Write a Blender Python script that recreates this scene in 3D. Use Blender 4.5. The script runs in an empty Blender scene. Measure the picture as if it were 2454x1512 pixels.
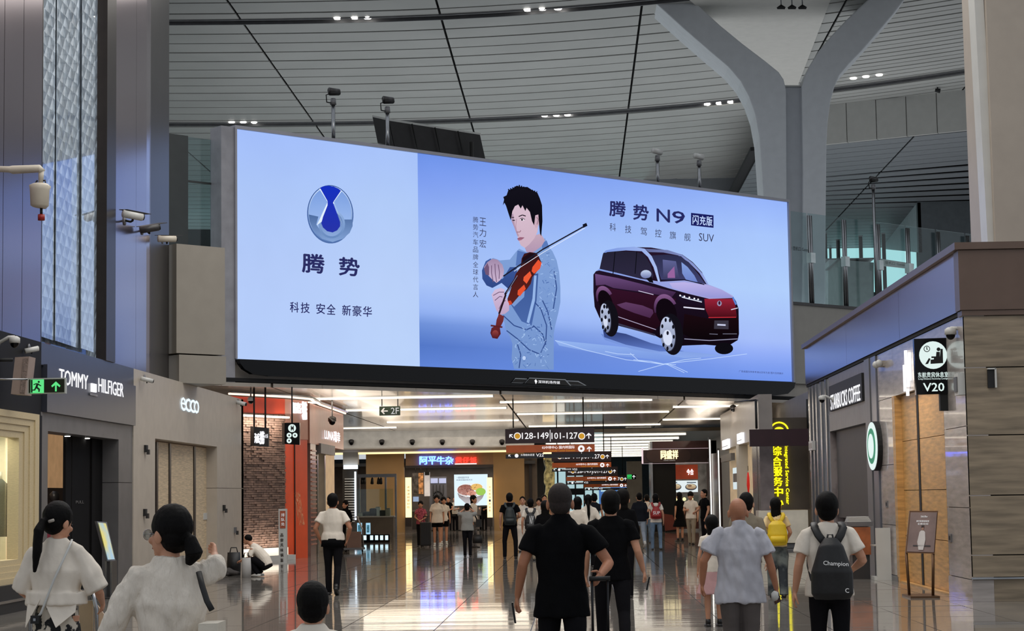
import bpy, bmesh, math, random
from mathutils import Vector, Matrix, noise
from mathutils.geometry import tessellate_polygon
random.seed(7)
SC = bpy.context.scene
COL = SC.collection
# ---------------------------------------------------------------- camera
FPX = 4700.0
EYE = Vector((0, 0, 1.64))
YAW = math.atan(150 / FPX); PITCH = math.atan(432 / FPX); ROLL = -0.015
CM = Matrix.Rotation(YAW, 3, 'Z') @ Matrix.Rotation(math.pi / 2 + PITCH, 3, 'X') @ Matrix.Rotation(ROLL, 3, 'Z')
cd = bpy.data.cameras.new('camera'); cam = bpy.data.objects.new('camera', cd); COL.objects.link(cam)
cd.sensor_fit = 'HORIZONTAL'; cd.sensor_width = 36; cd.lens = 36 * FPX / 2454
cd.clip_start = 0.2; cd.clip_end = 600
cam.matrix_world = Matrix.Translation(EYE) @ CM.to_4x4()
SC.camera = cam
# ---------------------------------------------------------------- world, exposure
w = bpy.data.worlds.new('hall_daylight'); SC.world = w; w.use_nodes = True
wb = w.node_tree.nodes['Background']; wb.inputs[0].default_value = (0.88, 0.93, 1.0, 1); wb.inputs[1].default_value = 0.60
SC.view_settings.view_transform = 'Standard'; SC.view_settings.look = 'None'
SC.view_settings.exposure = 0.0; SC.view_settings.gamma = 1.0; SC.view_settings.use_curve_mapping = False
def area(name, loc, sx, sy, power, col, rot=(0, 0, 0)):
    l = bpy.data.lights.new(name, 'AREA'); l.shape = 'RECTANGLE'; l.size = sx; l.size_y = sy; l.energy = power; l.color = col
    o = bpy.data.objects.new(name, l); COL.objects.link(o); o.location = loc; o.rotation_euler = rot
    return o
WARM = (1.0, 0.86, 0.70); NEUT = (1.0, 0.95, 0.88)
area('concourse_light', (-1.5, 30, 14), 12, 34, 2600, NEUT)
area('hall_floor_bounce_fill', (4, 100, 8.3), 46, 44, 4300, (0.92, 0.96, 1.0), (math.pi, 0, 0))  # upward fill added in place of light bounced off the upper floor
area('cove_uplight_left', (-7.2, 66, 3.9), .8, 26, 160, WARM, (0, math.radians(-135), 0))
area('cove_uplight_right', (5.0, 72, 3.9), .8, 26, 160, WARM, (0, math.radians(135), 0))
area('cove_uplight_far', (-5, 86.8, 3.75), 9, .6, 40, WARM, (math.radians(-135), 0, 0))
area('ceiling_front_fill', (-1, 60.5, 4.0), .8, 20, 60, NEUT, (math.pi, 0, math.radians(-46)))  # added uplight that brightens the ceiling front; the screen has no such lamp
area('corridor_fill_near', (-1, 69, 4.45), 12, 16, 300, WARM)  # broad fill added because the line lamps alone leave the corridor dark
area('corridor_fill_far', (-1, 88, 4.3), 12, 12, 170, WARM)  # second broad fill, added for the far part of the corridor

# ---------------------------------------------------------------- helpers
def ray(x, y): return CM @ Vector(((x - 1227) / FPX, -(y - 756) / FPX, -1.0))
def onY(x, y, Y): r = ray(x, y); return EYE + r * (Y / r.y)
def onX(x, y, X): r = ray(x, y); return EYE + r * (X / r.x)
def onZ(x, y, Z): r = ray(x, y); return EYE + r * ((Z - EYE.z) / r.z)
def lin(c):
    c = c / 255.0
    return c / 12.92 if c <= 0.04045 else ((c + 0.055) / 1.055) ** 2.4
def rgb(c, a=1.0): return (lin(c[0]), lin(c[1]), lin(c[2]), a)
MATS = {}
def mat(name, c, rough=0.5, metal=0.0, var=0.06, vs=3.0, bump=0.0, bs=40.0, stretch=(1, 1, 1), emis=0.0, spec=0.5, coat=0.0, c2=None, thr=None, world=False):
    """procedural principled material: colour broken by noise, optional bump"""
    if name in MATS: return MATS[name]
    m = bpy.data.materials.new(name); m.use_nodes = True; nt = m.node_tree; N = nt.nodes; L = nt.links
    p = N['Principled BSDF']
    p.inputs['Roughness'].default_value = rough; p.inputs['Metallic'].default_value = metal
    p.inputs['Specular IOR Level'].default_value = spec
    if coat: p.inputs['Coat Weight'].default_value = coat; p.inputs['Coat Roughness'].default_value = 0.03
    tc = N.new('ShaderNodeTexCoord'); mp = N.new('ShaderNodeMapping'); L.new(N.new('ShaderNodeNewGeometry').outputs['Position'] if world else tc.outputs['Object'], mp.inputs[0])
    mp.inputs['Scale'].default_value = stretch
    no = N.new('ShaderNodeTexNoise'); no.inputs['Scale'].default_value = vs; no.inputs['Detail'].default_value = 4
    L.new(mp.outputs[0], no.inputs['Vector'])
    cr = N.new('ShaderNodeValToRGB'); L.new(no.outputs['Fac'], cr.inputs[0])
    A = rgb(c); B = rgb(c2) if c2 else None
    if B is None:
        cr.color_ramp.elements[0].color = tuple(max(0, v * (1 - var * 2)) for v in A[:3]) + (1,)
        cr.color_ramp.elements[1].color = tuple(min(1, v * (1 + var * 2)) for v in A[:3]) + (1,)
        cr.color_ramp.elements[0].position = 0.3; cr.color_ramp.elements[1].position = 0.7
    else:
        cr.color_ramp.elements[0].color = A; cr.color_ramp.elements[1].color = B
        t = thr or (0.4, 0.6); cr.color_ramp.elements[0].position = t[0]; cr.color_ramp.elements[1].position = t[1]
    L.new(cr.outputs[0], p.inputs['Base Color'])
    if emis > 0:
        L.new(cr.outputs[0], p.inputs['Emission Color']); p.inputs['Emission Strength'].default_value = emis
        if emis >= 0.9: p.inputs['Base Color'].default_value = (0.02, 0.02, 0.02, 1); L.remove(p.inputs['Base Color'].links[0])
    if bump > 0:
        nb = N.new('ShaderNodeTexNoise'); nb.inputs['Scale'].default_value = bs; nb.inputs['Detail'].default_value = 5
        L.new(mp.outputs[0], nb.inputs['Vector'])
        b = N.new('ShaderNodeBump'); b.inputs['Strength'].default_value = min(1, bump); b.inputs['Distance'].default_value = 0.02
        L.new(nb.outputs['Fac'], b.inputs['Height']); L.new(b.outputs[0], p.inputs['Normal'])
    MATS[name] = m
    return m
def glow(name, c, s=1.0):
    return mat(name, c, emis=s, var=0.0)
def glassmat(name, tint, rough=0.02, refl=1.45, trans=0.9):
    if name in MATS: return MATS[name]
    m = bpy.data.materials.new(name); m.use_nodes = True; nt = m.node_tree; N = nt.nodes; L = nt.links
    N.remove(N['Principled BSDF']); out = N['Material Output']
    lw_ = N.new('ShaderNodeLayerWeight'); lw_.inputs[0].default_value = .5; r0 = ((refl - 1) / (refl + 1)) ** 2
    pw = N.new('ShaderNodeMath'); pw.operation = 'POWER'; pw.inputs[1].default_value = 5; L.new(lw_.outputs['Facing'], pw.inputs[0])
    fr = N.new('ShaderNodeMath'); fr.operation = 'MULTIPLY_ADD'; fr.inputs[1].default_value = 1 - r0; fr.inputs[2].default_value = r0; L.new(pw.outputs[0], fr.inputs[0])
    tr = N.new('ShaderNodeBsdfTransparent'); tr.inputs[0].default_value = rgb(tint)
    gl = N.new('ShaderNodeBsdfGlossy'); gl.inputs['Roughness'].default_value = rough
    mx = N.new('ShaderNodeMixShader'); L.new(fr.outputs[0], mx.inputs[0]); L.new(tr.outputs[0], mx.inputs[1]); L.new(gl.outputs[0], mx.inputs[2])
    L.new(mx.outputs[0], out.inputs[0]); MATS[name] = m
    return m

class MB:
    def __init__(s): s.v = []; s.f = []; s.sm = []
    def add(s, vs, fs, smooth=False):
        n = len(s.v); s.v += [tuple(v) for v in vs]
        for f in fs: s.f.append([i + n for i in f]); s.sm.append(smooth)
        return s
    def box(s, x0, x1, y0, y1, z0, z1):
        v = [(x, y, z) for x in (x0, x1) for y in (y0, y1) for z in (z0, z1)]
        return s.add(v, [(0, 1, 3, 2), (4, 6, 7, 5), (0, 4, 5, 1), (2, 3, 7, 6), (0, 2, 6, 4), (1, 5, 7, 3)])
    def slab(s, pts, d):
        """polygon pts extruded by vector d"""
        d = Vector(d); pts = [Vector(p) for p in pts]; n = len(pts)
        v = pts + [p + d for p in pts]
        nr = Vector((0, 0, 0))
        for i in range(n): nr += pts[i].cross(pts[(i + 1) % n])
        tris = tessellate_polygon([pts]) if n > 4 else [tuple(range(n))]
        a = [tuple(t) for t in tris]; b = [tuple(i + n for i in reversed(t)) for t in tris]
        sides = [(i, i + n, (i + 1) % n + n, (i + 1) % n) for i in range(n)]
        return s.add(v, a + b + sides)
    def obox(s, o, u, v, w):
        o, u, v, w = map(Vector, (o, u, v, w))
        return s.slab([o, o + u, o + u + v, o + v], w)
    def tube(s, pts, r, n=8, smooth=True, cap=True, flat=None):
        """tapered tube; r scalar or list of r or (rx, ry)"""
        pts = [Vector(p) for p in pts]; k = len(pts)
        if not isinstance(r, (list, tuple)) or (len(r) == 2 and k != 2 and not isinstance(r[0], (list, tuple))): r = [r] * k
        rs = [(q, q) if not isinstance(q, (list, tuple)) else q for q in r]
        up = Vector(flat) if flat is not None else None
        rings = []; prev = None
        for i in range(k):
            t = (pts[min(i + 1, k - 1)] - pts[max(i - 1, 0)]).normalized()
            if up is not None: a = (up - t * up.dot(t))
            elif prev is not None: a = prev - t * prev.dot(t)
            else: a = Vector((1, 0, 0)) - t * t.x if abs(t.x) < 0.8 else Vector((0, 1, 0)) - t * t.y
            if a.length < 1e-5: a = t.orthogonal()
            a.normalize(); b = t.cross(a); prev = a
            rings.append([pts[i] + a * (rs[i][0] * math.cos(2 * math.pi * j / n)) + b * (rs[i][1] * math.sin(2 * math.pi * j / n)) for j in range(n)])
        v = [p for rg in rings for p in rg]; f = []
        for i in range(k - 1):
            for j in range(n): f.append((i * n + j, i * n + (j + 1) % n, (i + 1) * n + (j + 1) % n, (i + 1) * n + j))
        if cap: f += [tuple(reversed(range(n))), tuple((k - 1) * n + j for j in range(n))]
        return s.add(v, f, smooth)
    def ball(s, c, r, n=12, m=8, rot=None):
        c = Vector(c); r = (r, r, r) if not isinstance(r, (list, tuple)) else r
        v = []; f = []
        for i in range(1, m):
            a = math.pi * i / m
            for j in range(n):
                b = 2 * math.pi * j / n
                v.append(Vector((r[0] * math.sin(a) * math.cos(b), r[1] * math.sin(a) * math.sin(b), r[2] * math.cos(a))))
        v += [Vector((0, 0, r[2])), Vector((0, 0, -r[2]))]
        T = len(v) - 2; B = T + 1
        for i in range(m - 2):
            for j in range(n): f.append((i * n + j, (i + 1) * n + j, (i + 1) * n + (j + 1) % n, i * n + (j + 1) % n))
        for j in range(n): f.append((T, j, (j + 1) % n)); f.append((B, (m - 2) * n + (j + 1) % n, (m - 2) * n + j))
        if rot is not None: v = [rot @ q for q in v]
        return s.add([q + c for q in v], f, True)
    def mesh(s, name, m):
        me = bpy.data.meshes.new(name); me.from_pydata(s.v, [], s.f); me.materials.append(m)
        me.polygons.foreach_set('use_smooth', s.sm); me.update()
        return me
    def build(s, name, m, parent=None, normals=True):
        me = s.mesh(name, m)
        if normals:
            bm = bmesh.new(); bm.from_mesh(me); bmesh.ops.recalc_face_normals(bm, faces=bm.faces); bm.to_mesh(me); bm.free()
        o = bpy.data.objects.new(name, me); COL.objects.link(o)
        if parent: put(o, parent)
        return o
def put(o, parent):
    o.parent = parent; o.matrix_parent_inverse = parent.matrix_world.inverted() if parent.type != 'EMPTY' else Matrix.Translation(-Vector(parent.location))
    return o
def tag(o, label=None, cat=None, group=None, kind=None):
    if label: o['label'] = label
    if cat: o['category'] = cat
    if group: o['group'] = group
    if kind: o['kind'] = kind
    return o
def thing(name, label, cat, loc=(0, 0, 0), group=None):
    """Empty at the thing's base; parts are built in world space and put() keeps them there"""
    o = bpy.data.objects.new(name, None); COL.objects.link(o); o.location = Vector(loc); o.empty_display_size = 0.1
    o.matrix_world = Matrix.Translation(Vector(loc))
    return tag(o, label, cat, group)
def struct(name, mb, m, **k):
    o = mb.build(name, m) if isinstance(mb, MB) else mb
    return tag(o, kind='structure')
def text(name, s, o, U, V, m, parent, depth=0.02, bold=0.0, label=None, mirror=False):
    """lettering stretched to fill the rectangle origin o, width vector U, height vector V; depth towards U x V"""
    c = bpy.data.curves.new(name, 'FONT'); c.body = s; c.offset = 0; c.resolution_u = 2; c.extrude = 0.5 if depth else 0
    tmp = bpy.data.objects.new(name, c)
    me = bpy.data.meshes.new_from_object(tmp); bpy.data.objects.remove(tmp); bpy.data.curves.remove(c)
    o, U, V = Vector(o), Vector(U), Vector(V); n = U.cross(V).normalized() * depth
    xs = [v.co.x for v in me.vertices]; ys = [v.co.y for v in me.vertices]
    x0, x1, y0, y1 = min(xs), max(xs), min(ys), max(ys)
    for v in me.vertices:
        v.co = o + U * ((v.co.x - x0) / (x1 - x0)) + V * ((v.co.y - y0) / (y1 - y0)) + n * (v.co.z + 0.5)
    if bold > 0:   # heavier strokes: the outline repeated with small shifts
        bm = bmesh.new(); bm.from_mesh(me); base = bm.verts[:] + bm.edges[:] + bm.faces[:]; k = V.length * bold * 1.3
        for dx, dy in ((k, 0), (-k, 0), (0, k * .7), (0, -k * .7)):
            r = bmesh.ops.duplicate(bm, geom=base); sh = U.normalized() * dx + V.normalized() * dy
            bmesh.ops.translate(bm, verts=[g for g in r['geom'] if isinstance(g, bmesh.types.BMVert)], vec=sh)
        bm.to_mesh(me); bm.free()
    me.materials.clear(); me.materials.append(m); me.name = name
    ob = bpy.data.objects.new(name, me); COL.objects.link(ob)
    if parent: put(ob, parent)
    if label: ob['label'] = label
    return ob

# ---------------------------------------------------------------- materials
m_clad = mat('satin_bronze_metal', (158, 145, 152), rough=0.20, metal=0.95, var=0.02, vs=0.6, stretch=(1, 1, 0.15))
m_clad_dark = mat('dark_metal_trim', (52, 46, 44), rough=0.35, metal=0.5)
m_white = mat('white_painted_metal', (196, 196, 192), rough=0.35, var=0.02)
m_beige = mat('beige_painted_panel', (168, 160, 150), rough=0.5, var=0.03)
m_ceil = mat('pale_ceiling_panel', (172, 172, 168), rough=0.45, var=0.03, vs=0.4)
m_black = mat('matt_black', (14, 14, 15), rough=0.6)
m_joint = mat('shadow_gap', (20, 20, 22), rough=0.9)
m_gloss_black = mat('gloss_black', (4, 4, 7), rough=0.12, spec=0.22)
m_dark = mat('charcoal_panel', (48, 46, 46), rough=0.35, var=0.05)
m_steel = mat('brushed_steel', (150, 152, 155), rough=0.25, metal=1.0)
m_grey = mat('mid_grey_metal', (110, 110, 112), rough=0.4, metal=0.3)
m_col = mat('column_white_cladding', (210, 214, 218), rough=0.5, var=0.02)
m_whitelight = glow('white_light', (255, 250, 240), 2.2)
m_warmlight = glow('warm_light', (255, 226, 170), 1.6)
m_coollight = glow('cool_light', (225, 240, 255), 1.6)
m_sign_white = glow('lit_white_letter', (250, 250, 255), 1.2)
m_sign_grey = mat('white_print', (215, 215, 215), rough=0.6, emis=0.25)
m_glass = glassmat('clear_glass', (240, 248, 246))
m_glass_g = glassmat('greenish_glass', (224, 235, 236), refl=1.45)
m_floor = mat('polished_granite', (128, 123, 117), rough=0.05, var=0.10, vs=9, bump=0.10, bs=1.0, stretch=(0.3, 1.9, 1), spec=0.6, world=True)
# ================================================================ STRUCTURE
# ---- floor: single tiles where they show, one slab beyond
fl = MB(); fl.box(-60, 60, -30, 220, -0.3, -0.03); floor = struct('floor', fl, mat('floor_screed', (80, 78, 76), rough=0.3))
TW = 1.2
tile_me = None
x0f, y0f = -9.0, 21.0
tme = MB()
b = 0.006
tme.box(b, TW - b, b, TW - b, -0.03, 0.0)
tmesh = tme.mesh('floor_tile', m_floor)
for j in range(20):
    for i in range(13):
        t = bpy.data.objects.new('floor_tile', tmesh); COL.objects.link(t)
        t.location = (x0f + i * TW, y0f + j * TW, 0)
        t.rotation_euler = (random.uniform(-1, 1) * 0.0017, random.uniform(-1, 1) * 0.0005, 0); t.parent = floor
rest = MB()
for j in range(-26, 75):
    for i in range(-9, 22):
        if 0 <= i < 13 and 0 <= j < 20: continue
        X = x0f + i * TW; Y = y0f + j * TW
        if X < -20 or X > 16: continue
        tx = random.uniform(-1, 1) * 0.0015; ty = random.uniform(-1, 1) * 0.0004
        vs = []
        for (a, c) in ((b, b), (TW - b, b), (TW - b, TW - b), (b, TW - b)):
            vs.append((X + a, Y + c, tx * (c - TW / 2) + ty * (a - TW / 2)))
        rest.add(vs, [(0, 1, 2, 3)])
ro = rest.build('floor_tile_field', m_floor, floor); tag(ro, kind='stuff', label='polished granite floor tiles outside the near walkway')

# ---- hall roof of long slatted panels
ZC = 21.6
SEAM = [-38.75, -30.4, -22.05, -13.7, -5.35, 3.0, 11.35, 19.7, 28.0]
def yo(X): return -0.0125 * (X + 9) ** 2 if X > -9 else -0.005 * (X + 9) ** 2
rb = MB(); rb.box(-60, 60, 70, 175, ZC + 0.32, ZC + 0.5)
roof = struct('ceiling', rb, m_joint)
def strip(xa, xb, ya, yb, z0, z1, seg=5):
    mb = MB(); vs = []
    for i in range(seg + 1):
        X = xa + (xb - xa) * i / seg
        for (Y, Z) in ((ya, z0), (yb, z0), (yb, z1), (ya, z1)): vs.append((X, Y + yo(X), Z))
    fs = []
    for i in range(seg):
        a = i * 4
        for k in range(4): fs.append((a + k, a + (k + 1) % 4, a + 4 + (k + 1) % 4, a + 4 + k))
    fs += [(0, 1, 2, 3), (seg * 4 + 3, seg * 4 + 2, seg * 4 + 1, seg * 4)]
    return mb.add(vs, fs)
PITCH_ = 1.775
npan = 0
for bi in range(len(SEAM) - 1):
    xa, xb = SEAM[bi] + 0.05, SEAM[bi + 1] - 0.05
    fine = bi >= 6
    for k in range(-4, 36):
        ya = 80.85 + (k) * PITCH_
        if ya > 118 and bi == 5 and False: continue
        if ya > 110 and bi >= 6: continue
        if bi <= 1 and ya < 98: continue
        lo, hi = ya + 0.09, ya + PITCH_ - 0.09
        if k == -1: hi = 80.0           # light channel in front
        if k == 12: hi = 102.65
        rows = [(lo, hi)] if not fine else [(lo, (lo + hi) / 2 - 0.06), ((lo + hi) / 2 + 0.07, hi)]
        for (a, c) in rows:
            z = ZC + random.uniform(-0.008, 0.008)
            strip(xa, xb, a, c, z, z + 0.06).build('ceiling_panel', m_ceil, roof); npan += 1
print('ceiling panels', npan)
# channels: dark recess with lips and lamps
for nm, yc in (('near', 80.42), ('far', 103.0)):
    lips = strip(-30, 24, yc - 0.42, yc - 0.36, ZC - 0.06, ZC + 0.3, 24)
    lips.build('channel_lip', m_grey, roof); strip(-30, 24, yc + 0.30, yc + 0.36, ZC - 0.06, ZC + 0.3, 24).build('channel_lip', m_grey, roof)
m_lamp = glow('ceiling_spot', (255, 252, 245), 6.0)
def cluster(pxs, label):
    c = onZ(pxs[1][0], pxs[1][1], ZC); t = thing('downlight_cluster', label, 'ceiling light', c, 'spotlight clusters in the roof channels')
    h = MB(); d = [onZ(x, y, ZC) for x, y in pxs]
    h.tube([d[0] + Vector((-0.4, 0, 0.12)), d[2] + Vector((0.4, 0, 0.12))], 0.05, 6); h.build('rail', m_black, t)
    for p in d:
        MB().tube([p + Vector((0, 0, 0.1)), p + Vector((0, 0, -0.02)), p + Vector((0, 0, -0.05))], [0.14, 0.17, 0.14], 12).build('lamp', m_lamp, t)
cluster([(808, 43), (850, 42), (881, 42)], 'three bright spotlights in near roof channel, left of the frame centre')
cluster([(1264, 23), (1300, 21), (1337, 20)], 'three bright spotlights in near roof channel, left of the forked column')
cluster([(555, 292), (583, 292), (609, 293)], 'three spotlights in far roof channel above the left end of the screen')
cluster([(1305, 277), (1333, 276), (1360, 275)], 'three spotlights in far roof channel above the violinist picture')
cluster([(1695, 250), (1723, 248), (1751, 245)], 'three spotlights in far roof channel touching the forked column')
cluster([(2045, 187), (2075, 183), (2107, 179)], 'three spotlights in far roof channel right of the forked column')

# fascia band and the lower roof behind it on the right
fz0 = 19.55
m_fas = mat('fascia_panel', (168, 168, 164), rough=0.5, var=0.02)
fas = MB(); A = Vector((10.0, 102.6, 0)); B = Vector((27.0, 94.2, 0)); dv = (B - A) / 12
for i in range(12):
    p = A + dv * i; q = A + dv * (i + 1) - (B - A).normalized() * 0.04
    mb = MB(); mb.slab([(p.x, p.y, fz0), (q.x, q.y, fz0), (q.x, q.y, ZC), (p.x, p.y, ZC)], (0.1, 0.2, 0))
    o = mb.build('fascia_panel', m_fas)
    if i == 0: fascia = o; o.name = 'trim_1'; tag(o, kind='structure')
    else: put(o, fascia)
lowroof = MB().slab([(9.5, 103.2, fz0 + .12), (28, 94.6, fz0 + .12), (60, 92, fz0 + .12), (60, 144.5, fz0 + .12), (9.5, 144.5, fz0 + .12)], (0, 0, 0.2)).build('ceiling_lower', m_joint)
tag(lowroof, kind='structure')
m_lowc = mat('grey_slat', (112, 116, 120), rough=0.5, var=0.03)
for r_ in range(27):
    y = 103 + r_ * 1.55
    for (xa, xb) in ((10.0, 17.4), (17.5, 26.0), (26.1, 38.0)):
        ya = y - 0.46 * (xa - 9.5) * (1 if y < 112 else max(0, 1 - (y - 112) / 12)); yb = y - 0.46 * (xb - 9.5) * (1 if y < 112 else max(0, 1 - (y - 112) / 12))
        ya = max(ya, 93); yb = max(yb, 90)
        MB().slab([(xa, ya, fz0), (xb, yb, fz0), (xb, yb + 1.45, fz0), (xa, ya + 1.45, fz0)], (0, 0, 0.05)).build('slat', m_lowc, lowroof)
# dropped roof wedge left of the column
wd = MB(); wd.slab([onY(1540, 429, 124), onY(1830, 404, 124), onY(1830, 480, 124), onY(1600, 480, 124)], (0, 3, 0))
struct('trim_2', wd, m_lowc)
# upper end walls and clerestory windows far behind
m_farw = mat('far_wall_panel', (74, 80, 84), rough=0.6)
e = MB(); e.box(21.6, 45, 122.5, 123.0, 8, 19.6); fw = struct('wall_far_right', e, m_farw)
e = MB(); e.slab([(21.6, 122.5, 16.4), (22.8, 144, 19.3), (22.8, 144, 19.55), (21.6, 122.5, 19.55)], (0.2, 0, 0)); struct('wall_far_side', e, mat('far_side_panel', (150, 160, 164), rough=0.5))
e = MB(); e.box(-45, 45, 144.7, 145.1, 6, 16.2); struct('wall_far_back', e, mat('far_grey_wall', (120, 130, 132), rough=0.6))
m_sky = glow('daylight_pane', (196, 242, 244), 1.15)
win = MB()
for i in range(14): win.box(-45 + i * 6.4 + 0.12, -45 + (i + 1) * 6.4, 144.7, 144.9, 16.2, 19.5)
wo = win.build('window_1', m_sky); tag(wo, kind='structure')
for i in range(15): MB().box(-45.1 + i * 6.4, -44.95 + i * 6.4, 144.4, 144.7, 16.2, 19.5).build('mullion', m_dark, wo)

# ---- forked column
def column():
    t = thing('forked_column', 'tall white Y-shaped column with two curved arms behind the screen', 'column', (9.0, 81, 7.6))
    Y = 79.0; D = (0, 2.4, 0)
    L = [(1556, -6), (1640, 70), (1700, 122), (1745, 160), (1775, 195), (1795, 232), (1810, 275), (1820, 330), (1825, 400), (1830, 480), (1838, 730),
         (1886, 730), (1885, 400), (1884, 215), (1878, 190), (1866, 172), (1830, 143), (1780, 105), (1725, 60), (1690, 28), (1654, -6)]
    R = [(1923, 730), (1924, 400), (1921, 207), (1928, 185), (1940, 157), (1962, 122), (1990, 88), (2030, 46), (2085, -6), (2172, -6),
         (2140, 35), (2100, 82), (2065, 122), (2035, 153), (2012, 180), (1999, 210), (1990, 245), (1984, 290), (1981, 340), (1979, 500), (1978, 730)]
    for nm, poly in (('left_arm', L), ('right_arm', R)):
        o = MB().slab([onY(x, y, Y) for x, y in poly], D).build(nm, m_col, t)
        bm = o.modifiers.new('b', 'BEVEL'); bm.width = 0.05; bm.segments = 2; bm.limit_method = 'ANGLE'
    MB().slab([onY(1880, 207, Y + .35), onY(1926, 207, Y + .35), onY(1930, 730, Y + .35), onY(1880, 730, Y + .35)], (0, 1.6, 0)).build('core_panel', mat('column_core', (186, 190, 196), rough=0.5, var=0.02), t)
    MB().slab([onY(1880, 204, Y + .2), onY(1926, 204, Y + .2), onY(1926, 207, Y + .2), onY(1880, 207, Y + .2)], (0, 1.8, 0)).build('core_cap', m_white, t)
column()
# smooth roof wedge above the fork, its lit brightness put into a paler colour
e = MB(); e.slab([onZ(1648, -4, 21.5), onZ(1992, -4, 21.5), onZ(1912, 205, 21.5), onZ(1878, 205, 21.5)], (0, 0, 0.06))
for i in range(1): struct('trim_3', e, mat('smooth_wedge_lit_tone', (206, 203, 196), rough=0.5, var=0.02))
# pendant cameras over the fork
for i, (x, y) in enumerate(((1872, 18), (1898, 18), (1923, 18))):
    t = thing('pendant_camera', ['left', 'middle', 'right'][i] + ' of three small black pendants hanging above the column fork', 'pendant', onY(x, y, 78))
    p = onY(x, y, 77.0)
    MB().tube([p + Vector((0, 0, 0.05)), p + Vector((0, 0, 1.2))], 0.025, 6).build('rod', m_steel, t)
    MB().tube([p + Vector((-.16, 0, -.03)), p + Vector((0, 0, 0.03)), p + Vector((.16, 0, -.03))], [.04, .1, .05], 8).build('head', m_black, t)

for x, y, lb in ((2247, 216, 'small black camera hanging under the slatted roof above the fascia band, right'), (2214, 326, 'small black camera hanging below the fascia band, right')):
    p = onY(x, y, 97 if y < 300 else 104); t = thing('roof_camera', lb, 'security camera', p)
    MB().tube([p + Vector((0, 0, .05)), p + Vector((0, 0, (ZC if y < 300 else fz0) - p.z))], .03, 6).build('rod', m_black, t); MB().tube([p + Vector((-.12, 0, 0)), p + Vector((.12, 0, -.04))], [.09, .12], 8).build('body', m_black, t)
# ---- left facade
XL = -8.7
def py(x, X=XL): return onX(x, 1000, X).y       # depth on a side wall of an image column
ZT = 4.25
def wallL(x0, x1, z0, z1, m, name, proud=0.0, thick=0.3, kind=True, parent=None):
    """panel on the left facade between image columns x0..x1"""
    e = MB(); e.box(XL - thick, XL + proud, py(x0) if x0 is not None else 14, py(x1), z0, z1)
    o = e.build(name, m, parent)
    if kind and not parent: tag(o, kind='structure')
    return o
lw = MB(); lw.box(XL - 0.9, XL - 0.32, 12, 43.2, 3.15, 24); wl = struct('wall_left', lw, m_dark)
def clad(xa, xb, z1=24.0):
    e = MB(); e.box(XL - 0.3, XL, xa, xb, ZT, z1); return e.build('cladding_panel', m_clad, wl)
ys = [14, 22, py(3), py(50), py(96)]
for a, c in zip(ys[:-1], ys[1:]): clad(a + 0.012, c - 0.012)
# rounded end of the cladding next to the screen
ye = py(325); clad(py(273), ye - 0.012)
e = MB(); R0 = 1.6; pts = []
yst = py(350)
pts.append((XL, ye + 0.0)); pts.append((XL, yst))
for i in range(9):
    a = math.pi / 2 * i / 8 * 0.55
    pts.append((XL - 3.6 * (1 - math.cos(a)), yst + 3.6 * math.sin(a)))
pts = [(x, y) for x, y in pts]
pts += [(XL - 2.2, pts[-1][1]), (XL - 2.2, ye)]
e.slab([(x, y, ZT) for x, y in pts], (0, 0, 20)); o = e.build('cladding_end', m_clad, wl)
# patterned glass feature panel
m_etch = mat('etched_backing', (150, 166, 182), rough=0.4, var=0.16, vs=5, bump=0.6, bs=9)
for k_, v_ in (('Coat Weight', 1.0), ('Coat Roughness', .015), ('Coat IOR', 2.3)): m_etch.node_tree.nodes['Principled BSDF'].inputs[k_].default_value = v_
def etched():
    m = m_etch; nt = m.node_tree; N = nt.nodes; L = nt.links
    tc = N.new('ShaderNodeTexCoord'); mp = N.new('ShaderNodeMapping'); mp.inputs['Scale'].default_value = (1, 2.2, 2.2)
    mp.inputs['Rotation'].default_value = (math.radians(45), 0, 0); L.new(tc.outputs['Object'], mp.inputs[0])
    v = N.new('ShaderNodeTexVoronoi'); v.inputs['Scale'].default_value = 1.6; v.inputs['Randomness'].default_value = 0.15; v.feature = 'DISTANCE_TO_EDGE'; L.new(mp.outputs[0], v.inputs['Vector'])
    b = N.new('ShaderNodeBump'); b.inputs['Strength'].default_value = 0.9; b.inputs['Distance'].default_value = 0.12; L.new(v.outputs['Distance'], b.inputs['Height'])
    L.new(b.outputs[0], N['Principled BSDF'].inputs['Normal'])
etched()
e = MB(); e.box(XL - 0.3, XL - 0.16, py(98), py(250), ZT, 24); e.build('etched_panel', m_etch, wl)
wg = MB()
for a, c in ((98, 134), (134, 196), (196, 230)):
    ya_, yc_ = py(a) + .01, py(c) - .01; sk_ = (yc_ - ya_) * math.tan(math.radians(1.55))
    MB().slab([(XL - .02, ya_, ZT + .1), (XL - .02 - sk_, yc_, ZT + .1), (XL - .02 - sk_, yc_, 24), (XL - .02, ya_, 24)], (-.012, 0, 0)).build('glass_pane', m_etch, wl)
MB().box(XL - 0.3, XL + 0.03, py(250), py(272), ZT, 24).build('dark_pillar', m_clad_dark, wl)
MB().box(XL - 0.3, XL + 0.0, py(96), py(98), ZT, 24).build('edge_strip', m_clad_dark, wl)

# lower storey of the left facade
b1 = MB(); b1.box(XL - 0.5, XL, 12, py(98), 3.05, ZT); low1 = struct('wall_left_black_band', b1, mat('black_shopfront', (14, 13, 15), rough=0.6, spec=.2))
MB().box(XL - 0.12, XL + 0.02, py(80), py(98), 0, 3.05).build('jamb', MATS['black_shopfront'], low1)
MB().box(XL - 0.1, XL + 0.18, 12, py(74), 0, 0.42).build('plinth', m_black, low1)
MB().box(XL + 0.16, XL + 0.2, 12, py(74), 0.16, 0.2).build('plinth_strip', m_steel, low1)
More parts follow.
